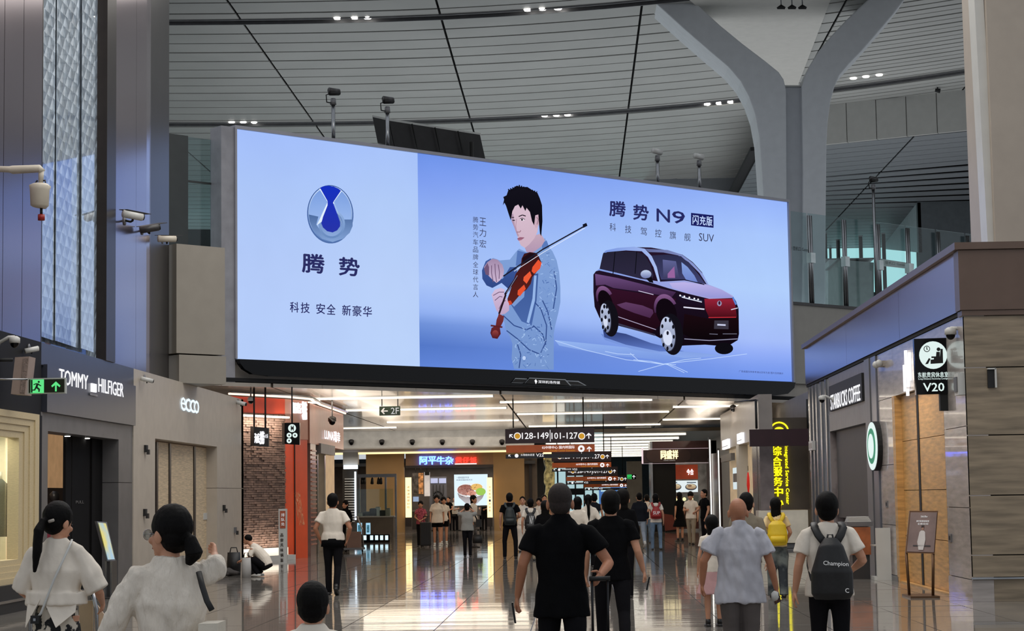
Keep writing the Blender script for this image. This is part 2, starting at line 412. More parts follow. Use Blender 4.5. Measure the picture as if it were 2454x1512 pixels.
# display window with stepped cream frame
m_cream = mat('cream_moulding', (196, 178, 140), rough=0.5, var=0.05, vs=20, stretch=(1, 1, 6))
t = thing('display_window', 'lit shop window with stepped cream moulded frame at the left edge', 'shop window', (XL, py(20), 0.4))
yR = py(80)
for k in range(4):
    d = 0.02 * k; ww = 0.235
    y1 = yR - ww * k
    MB().box(XL - 0.08 - d, XL + 0.10 - d, y1 - ww, y1, 0.42 + 0.09 * k, 3.05 - 0.10 * k).build('frame_side', m_cream, t)
    MB().box(XL - 0.08 - d, XL + 0.10 - d, 14, y1 - ww, 2.95 - 0.10 * k, 3.05 - 0.10 * k).build('frame_top', m_cream, t)
    MB().box(XL - 0.08 - d, XL + 0.10 - d, 14, y1 - ww, 0.42 + 0.09 * k, 0.42 + 0.09 * (k + 1)).build('frame_sill', m_cream, t)
ywi = yR - 0.235 * 4
MB().box(XL - 1.3, XL - 1.2, 14, 31.9, 0.4, 3.0).build('back_panel', glow('lit_display_back', (232, 220, 196), 0.95), t)
MB().box(XL - 1.2, XL - .14, 31.85, 31.95, 0.4, 3.0).build('side_panel', mat('cream_display_wall', (214, 202, 176), rough=.6), t)
area('display_lamp', (XL - .6, 30.6, 2.75), .6, 1.5, 70, WARM)
MB().box(XL - .50, XL - 0.44, 31.80, 31.84, 0.7, 2.5).build('light_strip', glow('window_edge_light', (255, 246, 214), 1.1), t)
MB().box(XL - 1.2, XL - 0.3, 14, 31.85, 0.6, 0.72).build('display_floor', m_cream, t)
MB().box(XL - 0.16, XL - 0.15, 14, ywi, 0.72, 2.66).build('glass', m_glass, t)
# dark garment on a torso form
t = thing('dress_form', 'dark green dress on a stand inside the lit shop window', 'mannequin', (XL - 0.6, py(6), 0.72))
gx = onX(-2, 1200, XL - .42)
g = Vector((XL - 0.42, gx.y, 0))
MB().tube([g + Vector((0, 0, z)) for z in (1.12, 1.3, 1.6, 1.8, 1.95, 2.02)], [(.22, .26), (.20, .24), (.14, .17), (.16, .2), (.12, .16), (.05, .06)], 16, flat=(1, 0, 0)).build('dress', mat('dark_green_cloth', (30, 42, 40), rough=0.8, bump=0.4, bs=12), t)
MB().tube([g + Vector((0, 0, 2.0)), g + Vector((0, 0, 2.14))], [.05, .045], 10).build('neck_form', m_white, t)
MB().tube([g + Vector((0, 0, 0.72)), g + Vector((0, 0, 1.2))], .02, 8).build('stand', m_steel, t)

# navy-grey fascia shop (sign) ------------------------------------------------
m_navy = mat('blue_grey_sign_panel', (62, 64, 74), rough=0.3, metal=0.3, var=0.03)
b2 = MB(); b2.box(XL - 0.5, XL + 0.0, py(98), py(320), 3.88, ZT); low2 = struct('wall_left_sign_shop', b2, m_navy)
MB().box(XL - 0.4, XL + 0.06, py(104), py(318), 3.12, 3.90).build('sign_panel', m_navy, low2)
MB().box(XL - 0.4, XL - 0.02, py(98), py(320), 2.82, 3.12).build('header', mat('grey_header', (92, 90, 90), rough=0.4), low2)
MB().box(XL - 0.4, XL - 0.02, py(98), py(118), 0, 2.82).build('jamb_left', MATS['grey_header'], low2)
MB().box(XL - 0.4, XL - 0.02, py(287), py(320), 0, 2.0).build('jamb_right_lower', MATS['grey_header'], low2)
MB().box(XL - 0.4, XL - 0.02, py(287), py(320), 2.01, 2.82).build('jamb_right_upper', MATS['grey_header'], low2)
XS = XL + 0.065
t = thing('shop_sign', 'backlit white lettering on the dark blue grey fascia, far left', 'sign', onX(220, 920, XS))
def onwall(xa, ya, xb, yb, X):
    return onX(xa, ya, X), onX(xb, yb, X)
def walltext(name, s, xa, ybot, xb, ybot2, ytop, X, m, parent, depth=0.03, bold=0.0):
    depth = .004
    """lettering on a side wall: baseline from (xa,ybot) to (xb,ybot2), cap height to ytop at xa"""
    p, q = onX(xa, ybot, X), onX(xb, ybot2, X); h = onX(xa, ytop, X).z - p.z
    z = (p.z + q.z) / 2; p.z = z; q.z = z
    if X < 0: return text(name, s, p, q - p, Vector((0, 0, h)), m, parent, depth, bold)
    return text(name, s, p, q - p, Vector((0, 0, h)), m, parent, depth, bold)
walltext('lettering', 'TOMMY', 142, 921, 211, 933, 884, XS, m_sign_white, t)
walltext('lettering', 'HILFIGER', 236, 940, 296, 951, 906, XS, m_sign_white, t)
a = onX(217, 930, XS); c = onX(228, 930, XS)
zf = onX(222, 930, XS).z
MB().box(XS, XS + .03, a.y, c.y, zf - .07, zf + .08).build('flag_mark', m_sign_white, t)
MB().box(XS, XS + .02, a.y - .1, c.y + .12, zf - .14, zf - .10).build('flag_border', m_steel, t)
# folding dark doors, recessed, beside a lit gap
t = thing('folding_door', 'charcoal folding shutter doors under the dark sign fascia', 'door', (XL - 0.5, py(220), 0))
for a, c in ((158, 172), (173, 216), (217, 226), (227, 290)):
    MB().box(XL - 0.38, XL - 0.33 + (0.03 if a in (172, 217) else 0), py(a, XL - .33) + .01, py(c, XL - .33) - .01, 0, 2.84).build('panel', mat('near_black_panel', (18, 17, 18), rough=0.8, spec=.1), t)
o = text('door_print', 'PULL', Vector((XL - .325, py(182, XL - .33), 1.62)), Vector((0, py(201, XL - .33) - py(182, XL - .33), 0)), Vector((0, 0, .05)), m_grey, t, .003)
for i, x in enumerate((162, 209, 252)):
    p = onX(x, 985, XL - 0.3); p.z = 2.80
    t = thing('door_downlight', ['first', 'second', 'third'][i] + ' small downlight from the left in the soffit over the charcoal doors', 'ceiling light', p)
    MB().tube([p, p + Vector((0, 0, 0.04))], .05, 10).build('lens', m_lamp, t)
    MB().tube([p + Vector((0, 0, 0.01)), p + Vector((0, 0, 0.05))], .07, 10).build('bezel', m_steel, t)
# interior glimpse
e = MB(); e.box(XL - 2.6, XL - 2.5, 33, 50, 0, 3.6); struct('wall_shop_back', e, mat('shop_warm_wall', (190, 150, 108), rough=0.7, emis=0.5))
e = MB(); e.box(XL - 2.4, XL - 2.3, 32, 50, 0, 1.95); struct('trim_4', e, mat('shop_dark_wall', (44, 36, 36), rough=0.6))
area('mannequin_fill', (XL - 1.2, 34.6, 2.7), .5, 1.5, 30, WARM)  # fill added inside the shop to lighten the mannequin
t = thing('pink_mannequin', 'torso in a pink top seen through the gap beside the charcoal doors', 'mannequin', (XL - 1.4, 34.6, 0))
p = onX(131, 1180, XL - 1.2)
MB().tube([Vector((p.x, p.y, z)) for z in (0.7, .9, 1.15, 1.4, 1.5, 1.56)], [(.2, .22), (.19, .2), (.16, .19), (.2, .27), (.14, .2), (.05, .06)], 14, flat=(1, 0, 0)).build('top', mat('pink_cloth', (170, 72, 96), rough=0.8), t)
MB().tube([Vector((p.x, p.y, z)) for z in (1.5, 1.66, 1.7, 1.8, 1.86)], [.05, .05, .09, .1, .04], 12).build('head_form', m_dark, t)
MB().tube([Vector((p.x, p.y, 0)), Vector((p.x, p.y, 0.75))], .03, 8).build('stand', m_steel, t)

# beige shop with lit logo -----------------------------------------------------
m_bei = mat('taupe_wall_panel', (176, 166, 153), rough=0.45, var=0.03)
b3 = MB(); b3.box(XL - 0.5, XL, py(320), py(583), 2.93, ZT); low3 = struct('wall_left_logo_shop', b3, m_bei)
MB().box(XL - 0.5, XL, py(320) + .01, py(372), 0, 2.93).build('pier_near', m_bei, low3)
MB().box(XL - 0.5, XL, py(520), py(583), 0, 1.93).build('pier_far_lower', m_bei, low3)
MB().box(XL - 0.5, XL, py(520), py(583), 1.94, 2.93).build('pier_far_upper', m_bei, low3)
MB().box(XL - 0.02, XL + 0.015, py(320), py(372), 0, .12).build('skirting', m_grey, low3)
MB().box(XL - 3.0, XL, py(583) - 0.3, py(583), 0, ZT).build('return_wall', m_bei, low3)
m_door = mat('pale_wood_door', (204, 182, 150), rough=0.5, var=0.12, vs=3, stretch=(2, 1, 14), bump=0.05)
t = thing('sliding_door', 'pale wood panel doors with dark gaps in the taupe shopfront', 'door', (XL - 0.35, py(440), 0))
for a, c in ((376, 404), (409, 463), (469, 524)):
    MB().box(XL - 0.32, XL - 0.26, py(a, XL - .26), py(c, XL - .26), 0, 2.90).build('door_panel', m_door, t)
for a in (374, 405, 464): MB().box(XL - 0.33, XL - 0.235, py(a, XL - .25), py(a + 4, XL - .25), 0, 2.90).build('dark_stile', m_clad_dark, t)
MB().box(XL - .26, XL - .24, py(488, XL - .25), py(501, XL - .25), 1.18, 1.34).build('notice_plate', m_white, t)
t = thing('shop_logo', 'white backlit rounded letters on the taupe wall', 'sign', onX(455, 975, XL))
for i, (x, ch) in enumerate(((437, 'e'), (448, 'c'), (459, 'c'), (469, 'o'))):
    a = onX(x - 6, 990, XL); c = onX(x + 6, 990, XL)
    text('letter', ch, Vector((XL + .02, a.y, 3.62)), Vector((0, c.y - a.y, 0)), Vector((0, 0, .30)), glow('bluewhite_letter', (222, 240, 255), 1.2), t, .004, 0)
for (x, y, nm) in ((347, 1075, 'black'), (345, 1228, 'black'), (535, 1217, 'brass'), (562, 1270, 'grey')):
    p = onX(x, y, XL); t = thing('wall_fitting', {(347): 'small black fitting high on the taupe wall left of the wood doors', 345: 'small black fitting at head height on the taupe wall left of wood doors', 535: 'small door switch on the taupe wall right of the wood doors', 562: 'small low socket plate on the taupe wall near its far corner'}[x], 'wall fitting', p)
    MB().box(XL, XL + .05, p.y - .08, p.y + .08, p.z - .07, p.z + .07).build('plate', m_black if nm != 'grey' else m_grey, t)
    MB().box(XL + .04, XL + .1, p.y - .03, p.y + .05, p.z - .12, p.z - .02).build('body', m_dark, t)
m_totem = None
# ================================================================ BIG SCREEN
S0 = Vector((-8.88, 51.0, 0)); S1 = Vector((7.28, 66.23, 0))       # plan line of the screen
SU = (S1 - S0).normalized(); SN = Vector((SU.y, -SU.x, 0))          # towards the viewer
SL = (S1 - S0).length; SZ0, SZ1 = 5.32, 11.42
def scr(x, y, off=0.0):
    """image point carried onto the plane of the big screen"""
    r = ray(x, y); P0 = S0 + SN * off
    tt = (P0 - EYE).dot(SN) / r.dot(SN); return EYE + r * tt
def SP(u, z, off=0.0): return Vector((S0.x, S0.y, z)) + SU * u + SN * off
board = thing('advertising_screen', 'giant wide LED screen showing a violinist and a dark red car picture', 'screen', SP(SL / 2, SZ0))
m_frame = mat('screen_frame_grey', (150, 150, 158), rough=0.4, metal=0.2, var=0.02)
MB().obox(SP(-.02, SZ0 - .02, -.9), SU * (SL + .04), (0, 0, SZ1 - SZ0 + .04), SN * .86).build('housing', m_dark, board)
e = MB()
for (u0, u1, z0, z1) in ((-.06, SL + .06, SZ1, SZ1 + .09), (-.06, 0, SZ0, SZ1), (SL, SL + .08, SZ0 - .1, SZ1)):
    e.obox(SP(u0, z0, -.2), SU * (u1 - u0), (0, 0, z1 - z0), SN * .28)
e.build('frame', m_frame, board)
MB().obox(SP(-.46, SZ0 - 0.62, -.5), SU * .42, (0, 0, SZ1 - SZ0 + .66), SN * .52).build('side_column', mat('side_column_grey', (140, 140, 146), rough=0.45), board)
# black bezel below with cut corners and small badge
bz = [(566, 862), (568, 872), (578, 885), (598, 897), (640, 902), (1850, 948), (1880, 944), (1895, 930), (1898, 917)]
MB().slab([scr(x, y, .05) for x, y in bz], SN * .16).build('bezel', m_gloss_black, board)
MB().slab([scr(x, y, .22) for x, y in ((1225, 917), (1234, 906), (1385, 913), (1405, 924))], SN * .02).build('badge_rim', m_steel, board)
MB().slab([scr(x, y, .245) for x, y in ((1228, 916), (1236, 908), (1384, 915), (1400, 923))], SN * .02).build('badge_plate', m_black, board)
MB().slab([scr(x, y, .26) for x, y in ((1256, 919), (1268, 905), (1354, 909), (1368, 924))], SN * .02).build('badge_rim', m_steel, board)
MB().slab([scr(x, y, .285) for x, y in ((1259, 919), (1270, 907), (1353, 911), (1365, 924))], SN * .02).build('badge_plate', m_black, board)
def scrtext(name, s, bl, br, tl, m, parent=None, off=.03, bold=0.0, depth=0.0):
    a, b_, c = scr(*bl, off), scr(*br, off), scr(*tl, off)
    return text(name, s, a, b_ - a, c - a, m, parent or board, depth, bold)
scrtext('badge_lettering', '深圳机场传媒', (1290, 918), (1342, 920.5), (1290, 911), m_sign_white, off=.31)
MB().slab([scr(x, y, .31) for x, y in ((1281, 912), (1284, 909), (1287, 914), (1284, 920))], SN * .01).build('badge_drop', m_sign_white, board)
# --- picture surface (flat print that gives light)
def printmat(strength=1.0):
    m = bpy.data.materials.new('screen_pixels'); m.use_nodes = True; nt = m.node_tree; N = nt.nodes; L = nt.links
    N.remove(N['Principled BSDF']); em = N.new('ShaderNodeEmission'); at = N.new('ShaderNodeAttribute'); at.attribute_name = 'pix'
    tc = N.new('ShaderNodeTexCoord'); no = N.new('ShaderNodeTexNoise'); no.inputs['Scale'].default_value = 0.8; L.new(tc.outputs['Object'], no.inputs['Vector'])
    mr = N.new('ShaderNodeMapRange'); mr.inputs[3].default_value = strength * .97; mr.inputs[4].default_value = strength * 1.03; L.new(no.outputs['Fac'], mr.inputs[0])
    L.new(at.outputs['Color'], em.inputs[0]); L.new(mr.outputs[0], em.inputs[1]); L.new(em.outputs[0], N['Material Output'].inputs[0]); return m
m_pix = printmat(1.0)
class Art:
    """flat coloured shapes printed on a plane; each call lies a hair above the last"""
    def __init__(s, mapf, base=.004, step=.0012): s.mapf = mapf; s.v = []; s.f = []; s.c = []; s.off = base; s.step = step
    def poly(s, pts, c, c2=None, ax=(0, 1)):
        """c to c2 gradient along the image axis ax"""
        n = len(s.v)
        if c2 is not None:
            d = [p[0] * ax[0] + p[1] * ax[1] for p in pts]; lo, hi = min(d), max(d)
        for i, p in enumerate(pts):
            s.v.append(s.mapf(p[0], p[1], s.off))
            if c2 is None: s.c.append(rgb(c))
            else:
                t = (d[i] - lo) / max(1e-6, hi - lo); s.c.append(rgb([c[k] + (c2[k] - c[k]) * t for k in range(3)]))
        P = [Vector((p[0], p[1], 0)) for p in pts]
        for t in tessellate_polygon([P]): s.f.append([n + i for i in t])
        s.off += s.step; return s
    def ell(s, cx, cy, rx, ry, c, c2=None, n=28, rot=0.0, ax=(0, 1), a0=0, a1=360):
        pts = []
        for i in range(n):
            a = math.radians(a0 + (a1 - a0) * i / (n if a1 - a0 == 360 else n - 1)); X, Y = rx * math.cos(a), ry * math.sin(a)
            pts.append((cx + X * math.cos(rot) - Y * math.sin(rot), cy + X * math.sin(rot) + Y * math.cos(rot)))
        return s.poly(pts, c, c2, ax)
    def line(s, pts, w, c):
        for (a, b_) in zip(pts[:-1], pts[1:]):
            dx, dy = b_[0] - a[0], b_[1] - a[1]; l = math.hypot(dx, dy) or 1; nx, ny = -dy / l * w / 2, dx / l * w / 2
            s.poly([(a[0] + nx, a[1] + ny), (b_[0] + nx, b_[1] + ny), (b_[0] - nx, b_[1] - ny), (a[0] - nx, a[1] - ny)], c); s.off -= s.step
        s.off += s.step; return s
    def build(s, name, parent, label=None):
        me = bpy.data.meshes.new(name); me.from_pydata(s.v, [], s.f)
        ca = me.color_attributes.new('pix', 'FLOAT_COLOR', 'POINT')
        for i, c in enumerate(s.c): ca.data[i].color = c
        me.materials.append(m_pix); me.update()
        o = bpy.data.objects.new(name, me); COL.objects.link(o); put(o, parent)
        if label: o['label'] = label
        return o
def interp(tab, t):
    for (a, ca), (b_, cb) in zip(tab[:-1], tab[1:]):
        if t <= b_: k = (t - a) / (b_ - a); return [ca[i] + (cb[i] - ca[i]) * k for i in range(3)]
    return tab[-1][1]
# background panels: fine grids with colour per point
def grid(name, u0, u1, cf, nu, nv, label):
    v = []; f = []; c = []
    for j in range(nv + 1):
        for i in range(nu + 1):
            u = u0 + (u1 - u0) * i / nu; z = SZ0 + (SZ1 - SZ0) * j / nv; v.append(SP(u, z, .002)); c.append(rgb(cf((u - u0) / (u1 - u0), 1 - j / nv)))
    for j in range(nv):
        for i in range(nu): a = j * (nu + 1) + i; f.append((a, a + 1, a + nu + 2, a + nu + 1))
    me = bpy.data.meshes.new(name); me.from_pydata(v, [], f); ca = me.color_attributes.new('pix', 'FLOAT_COLOR', 'POINT')
    for i, q in enumerate(c): ca.data[i].color = q
    me.materials.append(m_pix); o = bpy.data.objects.new(name, me); COL.objects.link(o); put(o, board); o['label'] = label
uS = (scr(1003, 600) - SP(0, scr(1003, 600).z)).dot(SU)
def cleft(s, t):
    a = interp([(0, (163, 190, 250)), (.25, (172, 198, 248)), (.6, (180, 203, 249)), (1, (182, 206, 250))], t)
    k = math.exp(-((s - .85) ** 2) * 6) * 5; return [a[0] + k, a[1] + k, a[2]]
def cright(s, t):
    L_ = interp([(0, (110, 146, 232)), (.12, (126, 158, 240)), (.35, (152, 182, 245)), (.6, (170, 196, 248)), (.74, (150, 180, 244)), (.80, (112, 146, 218)), (.9, (84, 120, 200)), (1, (96, 132, 214))], t)
    R_ = interp([(0, (150, 180, 250)), (.2, (168, 198, 252)), (.5, (176, 206, 252)), (.78, (166, 190, 250)), (.84, (150, 176, 248)), (.93, (126, 158, 240)), (1, (112, 148, 236))], t)
    return [L_[i] + (R_[i] - L_[i]) * min(1, s * 1.15) for i in range(3)]
grid('picture_left', 0, uS, cleft, 12, 16, 'pale blue left panel of the picture')
grid('picture_right', uS, SL, cright, 26, 40, 'blue gradient background of the picture')
# water streaks
A = Art(scr, .006)
A.poly([(1330, 815), (1400, 822), (1500, 832), (1620, 845), (1700, 852), (1640, 868), (1450, 850), (1340, 828)], (150, 182, 240), (118, 150, 226))
for pts in ([(1330, 816), (1400, 838), (1500, 862), (1590, 872), (1700, 860), (1790, 848)], [(1510, 846), (1530, 864), (1580, 872), (1620, 874)], [(1640, 893), (1600, 874), (1560, 866), (1518, 862)],
            [(1530, 890), (1580, 876), (1640, 862), (1680, 858)], [(1450, 842), (1480, 848), (1520, 850)], [(1600, 872), (1622, 880), (1648, 892)]):
    A.line(pts, 1.4, (190, 214, 255))
A.build('picture_water', board, 'light streaks on water in the picture')
# emblem
E_ = Art(scr, .012)
cx, cy, rx, ry = 791.5, 513.5, 55.5, 70
E_.ell(cx, cy, rx, ry, (52, 84, 150), (80, 112, 170), n=44, rot=-.06)
E_.ell(cx, cy - 1, rx - 2.5, ry - 3, (200, 222, 255), (96, 130, 186), n=44, rot=-.06)
E_.ell(cx, cy - 4, rx - 5, ry - 9, (120, 156, 222), (170, 198, 244), n=44, rot=-.06)
E_.poly([(740, 514), (763, 519), (758, 538), (772, 558), (795, 570), (815, 556), (826, 536), (822, 526), (845, 526), (845, 542), (838, 558), (822, 572), (797, 580), (772, 572), (750, 550), (742, 530)], (78, 108, 160), (132, 164, 214))
E_.ell(795, 537, 32, 34, (150, 180, 226), (104, 138, 190), n=30)
E_.ell(795, 537, 27, 29, (96, 128, 180), (140, 170, 220), n=30)
E_.poly([(765, 452), (785, 484), (759, 540), (771, 531), (789, 488), (801, 488), (818, 532), (822, 542), (800, 484), (819, 458)], (226, 240, 255))
E_.poly([(767, 450), (776, 446), (787, 445), (800, 447), (811, 452), (817, 457), (800, 482), (798, 486), (809, 515), (815, 532), (815, 542), (808, 552), (797, 557), (784, 554), (774, 545), (770, 535), (774, 520), (785, 492), (785, 482)], (22, 48, 190), (40, 52, 168))
E_.build('picture_emblem', board, 'round silver and blue emblem')
m_navyink = glow('navy_ink', (24, 28, 92), 1.0); m_ink2 = glow('dark_ink', (30, 34, 74), 1.0)
# lettering on the picture
def glyph(ch, x, y, w, h, bold=.012, m=None, sk=.14):
    """one character, lower left at x,y, running down to the right with slope sk"""
    scrtext('character', ch, (x, y), (x + w, y + w * sk), (x, y - h), m or m_navyink, off=.03, bold=bold)
glyph('腾', 725, 652, 52, 45, .03, sk=.07); glyph('势', 813, 659, 48, 43, .03, sk=.07)
for i, (ch, x) in enumerate(zip('科技安全新豪华', (695, 721, 758, 783, 820, 845, 870))): glyph(ch, x, 748 + (x - 695) * .06, 21, 25, .012, sk=.05)
glyph('腾', 1461, 517, 38, 36, .03, sk=.07); glyph('势', 1518, 526, 36, 36, .03, sk=.07)
scrtext('character', 'N', (1574, 530), (1605, 533), (1574, 500), m_navyink, bold=.025); scrtext('character', '9', (1611, 534), (1641, 537), (1611, 505), m_navyink, bold=.025)
P_ = Art(scr, .02); P_.poly([(1656, 510), (1710, 516), (1710, 546), (1656, 540)], (26, 30, 96)); P_.build('picture_tag', board, 'navy tag box')
for ch, x in zip('闪充版', (1660, 1677, 1693)): scrtext('character', ch, (x, 537 + (x - 1660) * .1), (x + 14, 538.5 + (x - 1660) * .1), (x, 515 + (x - 1660) * .1), glow('pale_ink', (190, 212, 252), 1.0), off=.04, bold=.015)
for ch, x in zip('科技驾控旗舰', (1461, 1498, 1535, 1570, 1605, 1640)): glyph(ch, x, 553 + (x - 1461) * .135, 15, 19, 0, m_ink2, .1)
scrtext('character', 'SUV', (1675, 577), (1711, 581), (1675, 558), m_ink2)
for i, ch in enumerate('腾势汽车品牌全球代言人'): scrtext('character', ch, (1133.5, 533 + i * 17.9), (1146, 534 + i * 17.9), (1133.5, 519 + i * 17.9), m_ink2)
for i, ch in enumerate('王力宏'): scrtext('character', ch, (1149, 540 + i * 26.2), (1165, 542 + i * 26.2), (1149, 521 + i * 26.2), m_ink2)
scrtext('character', '广告画面仅供参考请以实车为准 图片仅供展示', (1771, 892), (1877, 897.5), (1771, 887), m_navyink)
# ---- car picture
C_ = Art(scr, .012)
def car():
    C_.poly([(1440, 800), (1600, 838), (1740, 852), (1640, 858), (1520, 838), (1450, 815)], (110, 140, 214), (140, 170, 235))
    C_.poly([(1445, 790), (1500, 800), (1560, 822), (1640, 842), (1580, 842), (1500, 826), (1448, 808)], (44, 58, 112), (96, 124, 200))
    C_.poly([(1422, 658), (1428, 650), (1436, 648), (1445, 608), (1452, 600), (1480, 595), (1520, 592), (1560, 593), (1600, 600), (1635, 610), (1660, 628), (1682, 652), (1698, 682),
             (1730, 694), (1755, 708), (1764, 722), (1770, 740), (1771, 800), (1768, 815), (1750, 826), (1715, 828), (1690, 826), (1640, 828), (1620, 830), (1600, 826), (1585, 812), (1570, 804), (1480, 780), (1450, 782), (1436, 760), (1425, 735), (1422, 700)], (38, 22, 44), (16, 8, 18))
    # upper silver body line
    C_.poly([(1428, 650), (1436, 648), (1480, 658), (1540, 672), (1568, 680), (1600, 690), (1650, 704), (1700, 716), (1758, 714), (1755, 708), (1730, 694), (1698, 682), (1640, 672), (1582, 675), (1540, 668), (1436, 644)], (128, 156, 226), (176, 170, 222), ax=(1, 0))
    C_.poly([(1604, 678), (1640, 676), (1698, 684), (1728, 694), (1752, 708), (1757, 714), (1700, 714), (1650, 702), (1612, 690)], (190, 180, 232), (150, 150, 214))
    # roof rail
    C_.poly([(1444, 610), (1452, 600), (1480, 594), (1520, 591), (1545, 596), (1562, 614), (1574, 640), (1582, 675), (1577, 675), (1566, 640), (1553, 616), (1538, 602), (1500, 600), (1455, 604)], (120, 150, 224), (170, 190, 240), ax=(1, 0))
    C_.poly([(1545, 596), (1600, 599), (1634, 610), (1660, 630), (1684, 656), (1698, 682), (1694, 682), (1676, 654), (1650, 628), (1625, 612), (1590, 605), (1555, 604)], (96, 104, 150), (150, 166, 226), ax=(1, 0))
    # side windows
    C_.poly([(1446, 606), (1480, 602), (1524, 603), (1544, 610), (1558, 632), (1566, 660), (1562, 672), (1535, 668), (1480, 654), (1437, 644)], (36, 34, 52), (46, 42, 66))
    for x0, x1 in ((1474, 1469), (1526, 1522)): C_.line([(x0, 603), (x1, 656)], 2, (14, 14, 22))
    # windscreen
    C_.poly([(1562, 612), (1600, 610), (1632, 614), (1655, 634), (1676, 660), (1690, 680), (1640, 672), (1585, 672), (1574, 640)], (44, 46, 76), (64, 66, 110))
    C_.poly([(1633, 628), (1648, 640), (1664, 660), (1672, 676), (1645, 672), (1635, 655)], (134, 162, 222), (110, 130, 200))
    C_.poly([(1588, 622), (1620, 626), (1628, 668), (1590, 668)], (96, 100, 150), (60, 60, 96))
    C_.poly([(1600, 656), (1616, 638), (1618, 666), (1600, 666)], (150, 100, 158))
    C_.line([(1582, 671), (1640, 670), (1688, 682)], 2, (18, 18, 40))
    # mirror
    C_.ell(1548, 657, 13, 10, (200, 214, 240), (110, 120, 170), n=18)
    C_.poly([(1548, 667), (1562, 664), (1566, 678), (1556, 676)], (14, 12, 20))
    # shoulder, plum side
    C_.poly([(1426, 656), (1480, 666), (1560, 686), (1620, 700), (1610, 712), (1540, 700), (1470, 690), (1450, 682), (1428, 684)], (110, 78, 128), (58, 34, 66))
    C_.poly([(1430, 684), (1480, 694), (1560, 706), (1620, 716), (1600, 760), (1560, 800), (1480, 775), (1450, 730)], (52, 18, 40), (28, 8, 18))
    C_.poly([(1478, 730), (1500, 724), (1540, 732), (1564, 742), (1566, 750), (1558, 762), (1520, 750), (1490, 738)], (96, 60, 98), (72, 40, 74))
    C_.line([(1530, 697), (1566, 706)], 1.5, (220, 214, 240)); C_.line([(1470, 755), (1572, 790)], 1.6, (180, 170, 200)); C_.line([(1480, 776), (1570, 803)], 4, (58, 56, 78))
    # arches
    for (cx_, cy_, rx_, ry_, rt) in ((1450, 716, 18, 30, -.35), (1596, 742, 26, 36, -.3)):
        C_.ell(cx_, cy_, rx_ + 2, ry_ + 2, (134, 92, 140), (60, 34, 66), n=24, rot=rt, a0=180, a1=350)
        C_.ell(cx_ + 1, cy_ + 7, rx_ - 2, ry_ - 1, (16, 8, 16), n=24, rot=rt)
    # front face
    C_.poly([(1622, 702), (1700, 716), (1756, 716), (1766, 730), (1768, 738), (1700, 734), (1640, 728), (1625, 718)], (26, 16, 34))
    C_.poly([(1688, 716), (1756, 716), (1762, 732), (1766, 760), (1700, 762), (1690, 740)], (150, 34, 56), (70, 12, 22))
    C_.line([(1698, 761), (1764, 760)], 2, (196, 46, 58))
    C_.line([(1628, 708), (1650, 716), (1682, 722)], 4, (70, 80, 110)); C_.line([(1634, 712), (1682, 724)], 2, (236, 240, 255)); C_.line([(1638, 736), (1688, 741)], 3, (232, 232, 250)); C_.line([(1756, 712), (1764, 730)], 4, (90, 130, 210)); C_.line([(1752, 742), (1768, 738)], 2, (220, 220, 240))
    for x in (1630, 1640, 1652, 1664, 1673): C_.ell(x, 708 + (x - 1630) * .22, 2.2, 2.2, (250, 250, 255), n=8)
    C_.ell(1724, 727, 5.5, 6.5, (150, 150, 184), n=14); C_.ell(1724, 726, 2.6, 4.6, (60, 18, 36), n=12)
    C_.poly([(1640, 752), (1700, 764), (1768, 762), (1770, 800), (1740, 812), (1660, 812), (1636, 800)], (26, 10, 16), (12, 6, 10))
    C_.poly([(1712, 768), (1746, 768), (1746, 789), (1711, 788)], (58, 54, 66)); C_.line([(1719, 778), (1739, 779)], 4, (196, 200, 226))
    C_.line([(1640, 812), (1700, 816), (1768, 812)], 2, (150, 150, 176)); C_.line([(1700, 800), (1720, 801)], 1.5, (120, 120, 140)); C_.line([(1732, 800), (1766, 800)], 1.5, (120, 120, 140))
    # wheels
    C_.ell(1735, 835, 22, 14, (14, 12, 18), n=22)
    for (cx_, cy_, rx_, ry_, rt) in ((1455, 762, 21, 44, -.12), (1604, 800, 27, 50, -.1)):
        C_.ell(cx_ + 6, cy_ + 1, rx_, ry_, (18, 16, 24), n=28, rot=rt)
        C_.ell(cx_ - 3, cy_, rx_ - 8, ry_ - 7, (36, 36, 50), n=28, rot=rt)
        C_.ell(cx_ - 4, cy_, rx_ - 9, ry_ - 9, (196, 206, 232), (120, 130, 160), n=28, rot=rt)
        for k in range(9):
            a = k * 2 * math.pi / 9 + .2; X, Y = cx_ - 4 + (rx_ - 12) * math.cos(a), cy_ + (ry_ - 15) * math.sin(a)
            C_.ell(X, Y, 2.8, 5.2, (20, 20, 30), n=8)
        C_.ell(cx_ - 4, cy_ + 9, rx_ - 16, ry_ - 31, (214, 222, 244), n=18, rot=rt)
        C_.ell(cx_ - 4, cy_ - 2, 3, 5, (30, 30, 44), n=10)
car(); C_.build('picture_car', board, 'two-tone plum and silver sport utility car picture')
